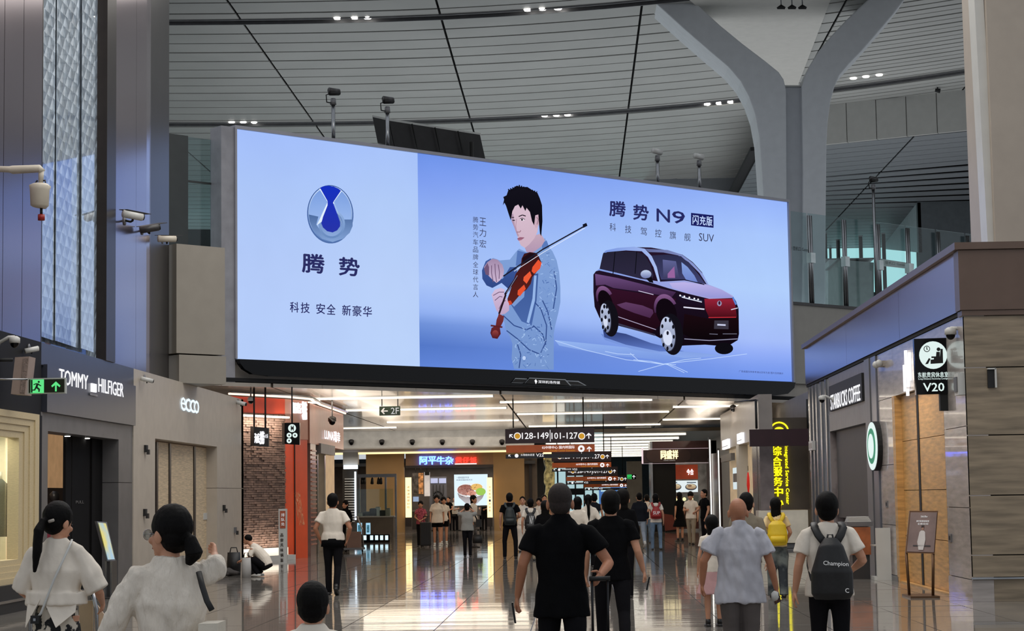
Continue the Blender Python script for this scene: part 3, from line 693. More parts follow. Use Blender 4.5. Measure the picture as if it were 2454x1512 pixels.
# ---- violinist picture
V_ = Art(scr, .012)
def inside(x, y, P):
    r = False
    for (x0, y0), (x1, y1) in zip(P, P[1:] + P[:1]):
        if (y0 > y) != (y1 > y) and x < (x1 - x0) * (y - y0) / (y1 - y0) + x0: r = not r
    return r
def violinist():
    jac, jac2, dk = (128, 160, 214), (104, 138, 198), (52, 78, 140)
    body = [(1232, 884), (1226, 860), (1228, 824), (1222, 806), (1212, 790), (1208, 770), (1200, 752), (1206, 735), (1216, 724), (1222, 700), (1216, 690), (1202, 678), (1180, 690), (1166, 684), (1156, 668), (1155, 648), (1164, 626), (1182, 618), (1198, 624), (1222, 622), (1236, 604), (1244, 596), (1262, 604), (1296, 582), (1306, 570), (1312, 588), (1324, 602), (1334, 624), (1340, 652), (1343, 690), (1343, 724), (1338, 750), (1330, 782), (1327, 800), (1327, 886)]
    V_.poly(body, jac, (118, 150, 206))
    V_.poly([(1202, 678), (1180, 690), (1166, 684), (1156, 668), (1155, 648), (1164, 626), (1176, 619), (1182, 640), (1184, 672), (1205, 668), (1222, 640), (1238, 640), (1240, 670), (1218, 692)], (64, 92, 158), (48, 72, 134))
    V_.poly([(1240, 600), (1262, 606), (1250, 640), (1236, 636)], (86, 118, 182)); V_.poly([(1298, 584), (1310, 576), (1316, 592), (1300, 600)], (90, 122, 186))
    V_.poly([(1262, 660), (1290, 655), (1286, 720), (1274, 780), (1250, 770), (1222, 726), (1232, 735), (1256, 712)], (60, 88, 150), (74, 104, 168))
    V_.poly([(1286, 660), (1282, 720), (1268, 775), (1262, 772), (1276, 715), (1280, 660)], (150, 182, 232))
    for pts in ([(1300, 720), (1312, 745), (1318, 770), (1322, 790)], [(1282, 725), (1296, 740), (1310, 780), (1308, 820), (1296, 845)], [(1278, 780), (1300, 800), (1308, 826)], [(1214, 792), (1240, 812), (1268, 838), (1292, 848)], [(1206, 756), (1232, 780), (1262, 790), (1280, 782)], [(1240, 825), (1248, 850), (1244, 882)], [(1328, 650), (1334, 690), (1326, 740)]):
        V_.line(pts, 2.6, dk)
    for k in range(420):
        rnd = random.Random(k); x = rnd.uniform(1212, 1338); y = rnd.uniform(606, 878)
        if not inside(x - 4, y, body) or not inside(x + 8, y, body) or (x < 1290 and y < 778) or (x < 1234 and y > 810) or (x < 1250 and y < 800): continue
        V_.line([(x, y), (x + rnd.uniform(-8, 8), y + rnd.uniform(-3, 9))], rnd.uniform(.8, 2.0), rnd.choice([(92, 126, 190), (76, 108, 172), (160, 190, 238), (112, 146, 206), (168, 198, 240)]))
    V_.ell(1256, 858, 4, 5, (190, 210, 246), n=12)
    # neck, face
    V_.poly([(1256, 590), (1262, 568), (1296, 560), (1306, 576), (1298, 590), (1276, 606), (1262, 604)], (196, 168, 186), (176, 148, 176))
    V_.poly([(1222, 494), (1232, 484), (1262, 486), (1284, 500), (1290, 540), (1288, 556), (1280, 572), (1268, 586), (1258, 594), (1248, 588), (1243, 576), (1238, 558), (1232, 544), (1226, 528), (1224, 512)], (216, 190, 206), (206, 178, 196))
    V_.poly([(1284, 516), (1290, 512), (1294, 522), (1291, 540), (1284, 548), (1280, 538)], (204, 172, 188))
    V_.line([(1286, 520), (1290, 526), (1287, 538)], 1.6, (140, 104, 122))
    V_.poly([(1224, 514), (1230, 512), (1234, 540), (1244, 566), (1240, 566), (1232, 544), (1226, 530)], (176, 148, 172))
    V_.line([(1243, 519), (1252, 515), (1260, 518)], 2.4, (44, 34, 46)); V_.line([(1226, 521), (1232, 521)], 2.2, (44, 34, 46))
    V_.ell(1252, 526.5, 5, 2.6, (236, 230, 240), n=12); V_.ell(1251, 526.5, 2.4, 2.4, (24, 18, 28), n=10); V_.line([(1246, 524), (1252, 522.5), (1258, 526)], 1.5, (50, 36, 50)); V_.line([(1228, 528), (1234, 528)], 2.4, (44, 34, 46))
    V_.line([(1238, 524), (1236, 542), (1238, 554)], 1.8, (184, 152, 172)); V_.line([(1238, 556), (1246, 556), (1248, 552)], 1.8, (150, 112, 130))
    V_.poly([(1239, 572), (1246, 568), (1257, 569), (1250, 575), (1243, 577)], (166, 108, 132)); V_.line([(1240, 572), (1256, 570)], 1, (110, 70, 92))
    # hair
    V_.poly([(1205, 492), (1208, 478), (1206, 472), (1214, 468), (1218, 456), (1228, 452), (1238, 445), (1250, 448), (1264, 448), (1276, 456), (1288, 462), (1294, 476), (1299, 492), (1300, 530), (1297, 566), (1294, 560), (1291, 528), (1290, 514), (1283, 516), (1280, 540), (1275, 530), (1270, 508), (1262, 498), (1259, 506), (1252, 492), (1248, 500), (1242, 490), (1234, 494), (1228, 506), (1224, 528), (1218, 510), (1213, 494), (1209, 486)], (20, 18, 28), (10, 10, 18))
    for k in range(14): V_.line([(1222 + k * 5, 452 + abs(k - 6) * 1.2), (1218 + k * 5.2, 443 + abs(k - 5) * 2)], 3, (16, 14, 24))
    # violin
    V_.poly([(1250, 620), (1256, 608), (1270, 604), (1284, 606), (1290, 612), (1298, 630), (1294, 642), (1284, 654), (1276, 664), (1272, 680), (1262, 694), (1248, 704), (1238, 716), (1226, 730), (1218, 728), (1216, 716), (1222, 700), (1228, 680), (1236, 656), (1248, 640)], (58, 22, 24), (96, 34, 30))
    V_.poly([(1252, 618), (1270, 606), (1284, 608), (1278, 622), (1262, 632), (1252, 628)], (28, 14, 22))
    V_.poly([(1276, 640), (1290, 622), (1298, 630), (1294, 644), (1280, 656), (1274, 650)], (232, 84, 50)); V_.poly([(1255, 664), (1270, 650), (1274, 660), (1262, 680), (1254, 672)], (236, 92, 56)); V_.poly([(1241, 696), (1256, 682), (1260, 692), (1246, 710), (1240, 706)], (232, 84, 50)); V_.poly([(1216, 722), (1224, 720), (1228, 728), (1220, 732)], (206, 70, 44))
    V_.line([(1238, 664), (1210, 706), (1196, 758)], 5, (30, 22, 34)); V_.line([(1240, 660), (1214, 702)], 1.5, (130, 130, 160))
    # hands
    sk, sk2 = (206, 184, 212), (112, 86, 118)
    V_.poly([(1162, 650), (1160, 640), (1168, 628), (1180, 620), (1192, 622), (1204, 634), (1208, 648), (1206, 662), (1198, 672), (1190, 678), (1182, 672), (1172, 662)], (160, 136, 168), sk)
    V_.poly([(1160, 644), (1168, 630), (1172, 640), (1172, 660), (1164, 658)], sk2)
    for pts in ([(1178, 636), (1178, 654), (1182, 676)], [(1186, 632), (1187, 654), (1190, 676)], [(1194, 634), (1197, 652), (1196, 668)]): V_.line(pts, 1.8, sk2)
    V_.poly([(1178, 706), (1186, 694), (1200, 690), (1210, 694), (1208, 704), (1214, 716), (1220, 728), (1220, 744), (1210, 752), (1198, 754), (1190, 744), (1184, 728)], (212, 190, 220), (190, 164, 196))
    for pts in ([(1182, 708), (1196, 700), (1208, 700)], [(1186, 720), (1198, 710), (1204, 712)], [(1196, 740), (1204, 724), (1212, 720)]): V_.line(pts, 1.8, sk2)
    V_.line([(1212, 706), (1196, 752)], 4.5, (40, 24, 34))
    V_.poly([(1190, 766), (1196, 752), (1208, 758), (1206, 770), (1198, 786), (1200, 800), (1192, 812), (1180, 810), (1175, 798), (1178, 786), (1188, 780)], (122, 50, 52), (84, 28, 36)); V_.ell(1187, 800, 8, 9, (150, 66, 62), (90, 32, 40), n=14); V_.line([(1176, 780), (1204, 784)], 4, (92, 34, 40))
    # bow
    V_.line([(1206, 662), (1300, 598), (1404, 540)], 3.2, (28, 28, 44)); V_.line([(1232, 650), (1300, 606), (1402, 546)], 1.3, (230, 236, 250)); V_.poly([(1396, 538), (1405, 534), (1408, 541), (1398, 546)], (20, 20, 34))
violinist(); V_.build('picture_violinist', board, 'flat picture of a man in a pale denim jacket playing a violin')

# poles with cameras on top of the screen and behind the balustrade
def pole_cam(x, ytop, ybot, label, off, big=True, twin=False):
    p = scr(x, ybot, off); q = scr(x, ytop, off); q = Vector((p.x, p.y, q.z)); p.z = 11.43 if off < -.3 else 7.9
    t = thing('camera_pole', label, 'security camera', p)
    MB().tube([p, q + Vector((0, 0, -.25))], .055, 8).build('pole', m_steel, t)
    MB().tube([q + Vector((0, 0, -.3)), q + Vector((0, 0, -.12))], [.09, .07], 8).build('bracket', m_grey, t)
    if big:
        a = SU * .2
        MB().tube([q - a * .6 + Vector((0, 0, .02)), q + a + Vector((0, 0, .06))], [(.08, .07), (.09, .07)], 8).build('camera_body', m_black, t)
        MB().tube([q + a + Vector((0, 0, .1)), q - a * .7 + Vector((0, 0, .1)), ], [.08, .08], 8).build('hood', m_dark, t)
        MB().tube([q - a * .6, q - a * 1.2 + Vector((0, 0, -.05)), q - a * 1.1 + Vector((0, 0, -.25)), q + Vector((0, 0, -.26))], .018, 6).build('cable', m_black, t)
    else:
        MB().tube([q - SU * .2 + Vector((0, 0, .02)), q + SU * .16 + Vector((0, 0, .0))], [.09, .11], 8).build('camera_body', m_white, t)
        MB().tube([q + SU * .1, q + SU * .2], [.06, .06], 8).build('lens', m_black, t)
pole_cam(799, 226, 335, 'tall pole with black camera above the left half of the screen, leftmost', -.5)
pole_cam(929, 246, 352, 'pole with black camera in front of the hanging black board', -.5)
pole_cam(1577, 364, 450, 'white camera pole above the car lettering, left one of a pair', -.5, False)
pole_cam(1677, 376, 462, 'white camera pole next to the forked column, right one of a pair', -.5, False)
pole_cam(2101, 436, 715, 'tall camera pole rising from the glass balustrade, right side', .12)
# hanging black display back behind the screen
t = thing('hanging_display', 'black back of a hanging display board above the screen', 'display', onY(1030, 330, 84))
dY = 80
MB().slab([onY(930, 288, dY), onY(1150, 322, dY + 4), onY(1164, 385, dY + 4), onY(944, 352, dY)], (-.1, .5, 0)).build('back_panel', mat('display_back', (40, 38, 40), rough=.5, var=.1), t)
MB().slab([onY(892, 277, dY + 1), onY(932, 287, dY), onY(946, 352, dY), onY(905, 342, dY + 1)], (0, .3, 0)).build('side_flap', m_black, t)
MB().slab([onY(892, 276, dY + 1), onY(932, 284, dY), onY(1152, 319, dY + 4), onY(1152, 323, dY + 4), onY(932, 289, dY), onY(892, 280, dY + 1)], (0, .3, 0)).build('top_edge', m_white, t)
for i in range(1, 4):
    a = onY(930 + i * 55, 290 + i * 8.5, dY + i); c = onY(944 + i * 55, 352 + i * 8.3, dY + i)
    MB().tube([a + Vector((.05, -.15, 0)), c + Vector((.05, -.15, 0))], .03, 4).build('seam_bar', m_black, t)
for x in (970, 1130): p = onY(x, 340, dY + 3); MB().tube([p, Vector((p.x, p.y, 7.9))], .08, 6).build('leg', m_dark, t)

# upper wall, window slot and box at the left end of the screen
box = MB()
P1 = Vector((-8.82, 43.05, 0)); P2 = Vector((-7.90, 43.95, 0))
bd = (P2 - P1).normalized(); bn = Vector((bd.y, -bd.x, 0))
e = MB(); e.slab([(P1.x, P1.y, 4.9), (P2.x, P2.y, 4.9), (P2.x, P2.y, 7.34), (P1.x, P1.y, 7.34)], -bn * 2.6); bxo = struct('wall_screen_return', e, mat('greige_panel', (140, 134, 124), rough=.5, var=.02))
MB().slab([(P1.x + .05, P1.y + .05, 4.24), (P2.x + .02, P2.y + .02, 4.24), (P2.x + .02, P2.y + .02, 4.87), (P1.x + .05, P1.y + .05, 4.87)], -bn * 2.6).build('lower_box', MATS['greige_panel'], bxo)
e = MB()
gz0, gz1 = 7.0, 11.15
G0 = scr(438, 500, -.5); G1 = scr(538, 500, -.5)
fr = MB().obox((G0.x - 1.2, G0.y - 1.2, gz0), (1.27, 1.23, 0), (0, 0, gz1 - gz0), SN * .12); wo2 = fr.build('window_2', mat('window_frame_dark', (38, 44, 44), rough=.4)); tag(wo2, kind='structure')
p = scr(524, 500, -.5); MB().obox((p.x, p.y, gz0), SU * .26, (0, 0, gz1 - gz0), SN * .12).build('mullion', MATS['window_frame_dark'], wo2)
MB().obox((G0.x - .2, G0.y - .2, gz0), SU * 1.9, (0, 0, gz1 - gz0), SN * .02).build('pane', m_glass_g, wo2)
q = scr(480, 440, -.5); MB().obox((G0.x, G0.y, q.z), SU * 1.5, (0, 0, .05), SN * .04).build('transom', MATS['window_frame_dark'], wo2)

# slab edge of the upper floor, balustrade to the right of the screen
XE = 17
u1 = SL + .1
e = MB(); e.obox(SP(-2.0, 4.62, -.6), SU * (SL + 16), (0, 0, .66), SN * .3); struct('trim_5', e, m_beige)
e = MB(); e.obox(SP(u1, 5.28, -.6), SU * 14, (0, 0, 2.68), SN * .45); slabw = struct('wall_upper_edge', e, mat('slab_edge_beige', (150, 146, 138), rough=.5, var=.02))
MB().obox(SP(u1, 7.96, -.5), SU * 14, (0, 0, .10), SN * .4).build('edge_channel', m_dark, slabw)
up = MB(); up.slab([SP(-3, 7.6, -.65), SP(SL + 16, 7.6, -.65), (22, 172, 7.6), (-45, 172, 7.6), (-45, 50, 7.6)], (0, 0, .3)); struct('floor_upper', up, mat('upper_floor', (110, 112, 112), rough=.25))
bal = thing('glass_balustrade', 'tall glass balustrade with steel posts to the right of the big screen', 'balustrade', SP(u1 + 2, 7.95))
pu = []
for x in (1941, 2023, 2104, 2175, 2248, 2318): pu.append((scr(x, 600, -.2) - SP(0, 0, -.2)).dot(SU))
us = [u1] + pu + [pu[-1] + 1.2]
for a, c in zip(us[:-1], us[1:]):
    MB().obox(SP(a + .04, 8.0, -.3), SU * (c - a - .08), (0, 0, 3.2), SN * .02).build('glass_pane', m_glass_g, bal)
for u in pu:
    for d in (-.055, .055): MB().tube([SP(u + d, 7.96, -.18), SP(u + d, 11.1, -.18)], .05, 10).build('post', m_steel, bal)
    MB().obox(SP(u - .12, 9.45, -.26), SU * .24, (0, 0, .35), SN * .2).build('clamp', mat('bright_clamp', (196, 206, 206), rough=.3, metal=.6), bal)
text('wayfinding', 'A1 登机口 Gates', SP(u1 + .25, 9.85, -.26), SU * 1.0, Vector((0, 0, .14)), m_black, bal, .003)
# things on the upper floor
def ucab(label, pts, Y, d, m, name='upper_cabinet', cat='cabinet'):
    t = thing(name, label, cat, onY(*pts[0], Y))
    MB().slab([onY(x, y, Y) for x, y in pts], (0, d, 0)).build('body', m, t)
    top = [onY(x, y, Y) for x, y in pts]; zz = max(p.z for p in top); xs = [p.x for p in top]
    MB().box(min(xs) - .03, max(xs) + .03, Y - .03, Y + d + .03, zz, zz + .05).build('top', m_grey, t)
    return t
ucab('pale panel enclosure behind the balustrade, left narrow one', [(1987, 839), (2012, 839), (2012, 622), (1987, 622)], 87, 2.2, mat('pale_enclosure', (176, 182, 184), rough=.5))
ucab('large grey panel enclosure behind the glass balustrade', [(2014, 818), (2094, 818), (2094, 629), (2014, 622)], 82, 4, mat('grey_enclosure', (128, 136, 134), rough=.5))
t = thing('upper_gate_sign', 'small white hanging wayfinding sign seen through the balustrade', 'sign', onY(2150, 635, 80))
MB().slab([onY(2112, 620, 80), onY(2190, 632, 80.6), onY(2190, 645, 80.6), onY(2112, 636, 80)], (0, .12, 0)).build('panel', m_white, t)
text('print', '登机口 Gates', onY(2121, 632, 79.97), onY(2168, 638, 79.97) - onY(2121, 632, 79.97), Vector((0, 0, .12)), m_black, t, .004)
for x, yt in ((1977, 560), (2008, 576), (2062, 567), (2117, 561)):
    t = thing('upper_post', {1977: 'slim dark post behind the balustrade beside the column', 2008: 'slim dark post behind the second balustrade post', 2062: 'slim dark post in front of the bright window behind the balustrade', 2117: 'slim dark post beside the small hanging wayfinding sign'}[x], 'post', onZ(x, 690, 7.9))
    Y = 92; a = onY(x, yt, Y); MB().tube([Vector((a.x, Y, 7.9)), a], .09, 8).build('tube', m_dark, t); MB().tube([a, a + Vector((0, 0, .05))], .11, 8).build('cap', m_grey, t)
# ================================================================ RIGHT BUILDING
XR = 5.75
m_stone = mat('grey_travertine', (160, 152, 147), rough=0.26, var=0.10, vs=1.6, stretch=(1, 1.2, 9), bump=0.03, coat=0.3)
m_stoneF = mat('brown_travertine', (136, 122, 102), rough=0.45, var=0.16, vs=1.3, stretch=(1, 1, 10), bump=0.05)
m_cladb = mat('brown_metal_band', (104, 86, 76), rough=0.35, metal=0.5, var=0.03)
def pr(x, X=XR): return onX(x, 1000, X).y
YC = pr(2318)     # near corner
rw = MB(); rw.box(XR + 0.35, XR + 0.6, YC + 0.4, 50, 0, 5.2); rwall = struct('wall_right', rw, m_dark)
def rp(xa, xb, z0, z1, m, name, proud=0.0, th=0.3, parent=None):
    return MB().box(XR - proud, XR + th, pr(xb) + .004, pr(xa) - .004, z0, z1).build(name, m, parent or rwall)
# metal band on top: long panels with seams
ybs = [YC, 34.6, 41.4, 48.9]
for a, c in zip(ybs[:-1], ybs[1:]): MB().box(XR - .04, XR + .3, a + .008, c - .008, 4.27, 5.16).build('band_panel', m_clad, rwall)
MB().box(XR - .02, XR + .3, YC, 48.9, 4.21, 4.265).build('band_gap', m_joint, rwall)
MB().box(XR - .12, XR + 2.4, YC - .12, 48.9, 5.165, 5.27).build('band_cap', m_cladb, rwall)
MB().box(XR - .06, XR + 6, YC - .06, YC + .3, 4.27, 5.16).build('band_front', m_cladb, rwall)
MB().box(XR - .03, XR + 6, YC - .03, YC + .3, 4.19, 4.265).build('band_front_trim', m_cladb, rwall)
MB().box(XR + .0, XR + 8, YC + 0.3, 49, 5.0, 5.15).build('roof_slab', m_dark, rwall)
# stone on the corridor side
rp(2262, 2318, 0.32, 1.36, m_stone, 'stone_panel'); rp(2262, 2318, 1.37, 2.56, m_stone, 'stone_panel'); rp(2262, 2318, 2.57, 4.2, m_stone, 'stone_panel')
rp(2143, 2262, 3.33, 4.2, m_stone, 'stone_panel')
for a, c in ((0, 1.0), (1.01, 2.1), (2.11, 3.32), (3.33, 4.2)): rp(2106, 2143, a if a else .1, c, m_stone, 'stone_panel')
rp(2262, 2318, 0.0, 0.31, m_stone, 'stone_plinth', .015)
rp(2090, 2143, 0.0, 0.09, m_grey, 'plinth', .03)
rp(2080, 2092, 0.0, 4.2, m_grey, 'metal_pilaster', .05); rp(2093, 2105, 0.09, 4.2, mat('blue_grey_pilaster', (120, 122, 132), rough=.3, metal=.5), 'metal_pilaster', .03)
# timber door bay
m_wood = mat('honey_wood', (190, 146, 88), rough=0.35, var=0.14, vs=2.2, stretch=(1, 1, 9), bump=0.04)
t = thing('timber_door', 'tall honey coloured wood double door with dark centre gap in the stone wall', 'door', (XR + .1, pr(2200), 0))
for a, c in ((2143, 2196), (2202, 2262)):
    for z0, z1 in ((0.03, .82), (.83, 1.63), (1.64, 2.5), (2.51, 3.32)): MB().box(XR + .1, XR + .2, pr(c, XR + .1) + .01, pr(a, XR + .1) - .01, z0, z1).build('wood_panel', m_wood, t)
MB().box(XR + .09, XR + .22, pr(2202, XR + .1), pr(2198, XR + .1), 0, 3.32).build('centre_gap', m_black, t)
MB().box(XR - .02, XR + .12, pr(2147), pr(2141), 0, 3.33).build('jamb', m_wood, t); MB().box(XR + .02, XR + .3, pr(2264), pr(2260), 0, 3.33).build('jamb', m_wood, t)
MB().box(XR - .01, XR + .4, pr(2262), pr(2143), 0, .025).build('threshold', m_wood, t)
area('door_bay_light', (XR - .5, pr(2200), 3.9), .4, 2.0, 26, WARM, (0, math.radians(-20), 0))
# near face of the building
fb = MB(); fb.box(XR + .06, XR + 6, YC + .08, YC + .4, 0, 4.2); rf = struct('wall_right_front', fb, m_joint)
zs = [0.33, 1.07, 1.99, 2.80, 3.59, 4.19]; zs = [0.35, 1.16, 1.98, 2.80, 3.62, 4.19]
zs = [.35] + [1.64 + (1170 - y) / 164.5 for y in (1329, 1186, 1041, 877)] + [4.19]
for a, c in zip(zs[:-1], zs[1:]): MB().box(XR, XR + 6, YC - .0, YC + .08, a + .008, c - .008).build('stone_slab', m_stoneF, rf)
MB().box(XR, XR + 6, YC + .01, YC + .08, 0, .33).build('stone_plinth', m_stoneF, rf)
MB().box(XR - .03, XR + 6, YC - .05, YC + .0, .325, .35).build('guard_rail', m_steel, rf)
t = thing('air_sensor_box', 'small dark recessed box with a pale edge on the brown stone face', 'wall fitting', onY(2374, 905, YC))
p = onY(2374, 905, YC); MB().box(p.x - .05, p.x + .05, YC - .04, YC, p.z - .15, p.z + .12).build('box', m_black, t); MB().box(p.x + .05, p.x + .075, YC - .07, YC, p.z - .15, p.z + .13).build('side_flap', m_white, t); MB().box(p.x - .05, p.x + .07, YC - .07, YC, p.z + .12, p.z + .14).build('top_flap', m_white, t)
# tall pillar above
e = MB(); Yp = 33.0
e.slab([onY(2368, 600, Yp), onY(2334, -20, Yp), onY(2356, -20, Yp), onY(2388, 600, Yp)], (.0, .5, 0)); pl = struct('wall_right_pillar', e, m_white)
e = MB(); a = onY(2387, 600, Yp - .15); c = onY(2356, -20, Yp - .15)
e.slab([(a.x, a.y, 5.0), (c.x, c.y, 30), (c.x + 5, c.y, 30), (a.x + 5, a.y, 5.0)], (0, 2.0, 0)); e.build('face_panel', mat('beige_pillar', (166, 156, 144), rough=.45, var=.02), pl)
# blade sign with seat pictogram
def bsx(x, y, Y): return onY(x, y, Y)
Ys = pr(2286, XR) ; Ys = 30.5
t = thing('lounge_sign', 'black blade sign with white seat pictogram over the timber door', 'sign', bsx(2238, 878, Ys))
MB().slab([bsx(2190, 812, Ys), bsx(2276, 809, Ys), bsx(2283, 943, Ys), bsx(2196, 946, Ys)], (0, .12, 0)).build('panel', m_gloss_black, t)
m_pict = glow('pictogram_white', (222, 240, 236), 1.0)
def disc(c, r, m, name, par, d=.01, n=28, sx=1.0):
    MB().slab([c + Vector((r * sx * math.cos(2 * math.pi * i / n), 0, r * math.sin(2 * math.pi * i / n))) for i in range(n)], (0, -d, 0)).build(name, m, par)
k = Ys / FPX
disc(bsx(2236, 851, Ys - .002), 33 * k, m_pict, 'disc', t)
Yo = Ys - .013
def shp(pts, m, name, d=.006, Y=None): MB().slab([bsx(x, y, Y or Yo) for x, y in pts], (0, -d, 0)).build(name, m, t)
shp([(2238, 858), (2252, 857), (2254, 836), (2259, 836), (2260, 870), (2230, 872), (2230, 862), (2238, 861)], m_black, 'seat_icon'); disc(bsx(2249, 837, Yo), 4.4 * k, m_black, 'head_icon', t)
shp([(2244, 843), (2252, 843), (2252, 858), (2232, 858), (2232, 854), (2243, 854)], m_black, 'body_icon'); shp([(2230, 860), (2224, 872), (2217, 873), (2226, 858)], m_black, 'leg_icon')
disc(bsx(2221, 836, Yo), 7.5 * k, m_black, 'clock_icon', t); disc(bsx(2221, 836, Yo - .007), 5.8 * k, m_pict, 'clock_face', t); shp([(2220, 831), (2222, 831), (2222, 836), (2225, 838), (2220, 838)], m_black, 'clock_hands', Y=Yo - .018)
def ptext(s, xl, yb, xr, yt, m, par, Y, bold=0, depth=.006, nm='lettering'):
    a, b_, c = bsx(xl, yb, Y), bsx(xr, yb, Y), bsx(xl, yt, Y); return text(nm, s, a, Vector((b_.x - a.x, 0, 0)), Vector((0, 0, c.z - a.z)), m, par, depth, bold)
ptext('东航贵宾休息室', 2200, 905, 2273, 892, m_pict, t, Yo, .005); ptext('Long Distance Economy Lounge', 2201, 911, 2272, 906, m_pict, t, Yo)
ptext('V20', 2213, 938, 2263, 918, m_pict, t, Yo, .015)
MB().box(XR - .12, XR + .02, Ys + .02, Ys + .14, 2.85, 3.5).build('bracket', m_black, t)
def cam_dome(c, label, out, s=1.0, arm=True, stem=0, cm=None):
    """wall dome camera: mount, arm, white cap, dark dome"""
    t = thing('dome_camera', label, 'security camera', c)
    o = Vector(out)
    if arm: MB().tube([c - o * .34 * s, c - o * .12 * s + Vector((0, 0, .12 * s)), c + Vector((0, 0, .12 * s))], .035 * s, 8).build('arm', m_white, t)
    if arm: MB().tube([c - o * .36 * s, c - o * .32 * s], .09 * s, 10).build('mount', m_white, t)
    MB().tube([c + Vector((0, 0, .14 * s)), c + Vector((0, 0, .10 * s)), c + Vector((0, 0, .0))], [.05 * s, .11 * s, .11 * s], 14).build('cap', cm or m_white, t)
    MB().ball(c, (.09 * s, .09 * s, .10 * s), 14, 8).build('dome', m_gloss_black, t)
    if stem: MB().tube([c + Vector((0, 0, .12 * s)), c + Vector((0, 0, .12 * s + stem))], .02, 6).build('stem', m_grey, t)
    return t
cam_dome(onY(2278, 802, 29.6), 'dome camera on the stone wall just above the blade sign', (-1, 0, 0), .8)
t = thing('wall_speaker', 'slim pale vertical fitting beside the blade sign', 'wall fitting', onY(2297, 922, 29.5))
p = onY(2296, 914, 29.2); MB().box(XR - .1, XR, p.y - .05, p.y + .25, p.z - .2, p.z + .12).build('body', m_white, t); MB().box(XR - .12, XR - .1, p.y, p.y + .2, p.z - .15, p.z + .07).build('grille', m_grey, t)
t = thing('emergency_lamp', 'small beige twin emergency lamp high on the stone wall, left of blade sign', 'lamp', onX(2116, 872, XR))
p = onX(2116, 872, XR); MB().box(XR - .08, XR, p.y - .2, p.y + .2, p.z - .05, p.z + .05).build('body', m_beige, t)
for d in (-.28, .28): MB().ball(p + Vector((-.1, d * .7, .0)), .07, 10, 6).build('lamp_head', m_white, t)
t = thing('glowing_logo', 'vertical white glowing logo seen edge-on beside the blade sign', 'sign', onX(2183, 885, XR))
for i, (dy, z0, z1) in enumerate(((0, -.3, .2), (.18, -.1, .34), (.36, -.36, .1), (-.18, -.2, .28), (.1, -.45, -.33))):
    p = onX(2180, 885, XR); MB().box(XR - .05, XR - .01, p.y + dy - .05, p.y + dy + .05, p.z + z0, p.z + z1).build('stroke', m_sign_white, t)
for (x, y, lb) in ((2278, 1289, 'socket plates low on the stone wall right of the timber door'), (2126, 1208, 'switch plate on the narrow stone strip left of the timber door')):
    p = onX(x, y, XR); t = thing('socket_plate', lb, 'wall fitting', p); MB().box(XR - .015, XR, p.y - .12, p.y + .12, p.z - .06, p.z + .06).build('plate', m_grey, t); MB().box(XR - .02, XR - .014, p.y - .05, p.y + .05, p.z - .03, p.z + .03).build('insert', m_black, t)
# poster stand before the timber door
t = thing('poster_stand', 'bronze framed poster stand leaning before the timber door', 'stand', (4.95, 31.2, 0))
Yq = 30.9
m_bronze = mat('bronze_frame', (92, 66, 44), rough=.35, metal=.6)
c4 = [onY(2180, 1224, Yq), onY(2248, 1224, Yq - .35), onY(2240, 1327, Yq - .6), onY(2170, 1325, Yq - .25)]
cz = sum((p.z for p in c4)) / 4
MB().slab(c4, (0, .04, 0)).build('frame', m_bronze, t)
ins = [c4[i] * .93 + (c4[0] + c4[1] + c4[2] + c4[3]) / 4 * .07 + Vector((0, -.006, 0)) for i in range(4)]
MB().slab(ins, (0, -.004, 0)).build('poster', mat('poster_brown', (118, 100, 94), rough=.25, var=.15, vs=2), t)
cen = sum(ins, Vector()) / 4; ux = (ins[1] - ins[0]) * .5; uz = (ins[0] - ins[3]) * .5
def fig(pts, m, nm): MB().slab([cen + ux * a + uz * b_ + Vector((0, -.012, 0)) for a, b_ in pts], (0, -.003, 0)).build(nm, m, t)
fig([(-.15, -.9), (.2, -.9), (.3, -.4), (.22, .0), (.1, .08), (-.08, .08), (-.2, .0), (-.3, -.5)], mat('poster_white', (196, 190, 186), rough=.4), 'printed_figure'); fig([(-.07, .1), (.09, .1), (.1, .28), (-.06, .28)], mat('poster_skin', (150, 112, 92), rough=.5), 'printed_head'); fig([(-.1, .22), (.12, .22), (.1, .34), (-.08, .34)], m_black, 'printed_hair'); fig([(-.6, -.66), (.7, -.66), (.7, -.72), (-.6, -.72)], m_dark, 'printed_table')
text('heading', 'Sofa Blue', cen - ux * .2 + uz * .74 + Vector((0, -.012, 0)), ux * .5, uz * .1, m_sign_grey, t, .003); text('heading', '航空家具体验馆', cen - ux * .5 + uz * .5 + Vector((0, -.012, 0)), ux * .95, uz * .1, m_sign_grey, t, .003); text('heading', '全新空间', cen - ux * .4 + uz * .36 + Vector((0, -.012, 0)), ux * .8, uz * .1, m_sign_grey, t, .003)
for i in (2, 3):
    p = c4[i] * .96 + c4[5 - i] * .04
    MB().tube([p + Vector((0, .03, 0)), Vector((p.x + (.03 if i == 3 else -.02), p.y + .06, 0))], .022, 8).build('leg', m_bronze, t)
MB().box(min(c4[3].x, c4[0].x) - .02, c4[2].x + .04, Yq - .7, Yq + .1, 0, .03).build('foot_plate', m_bronze, t)
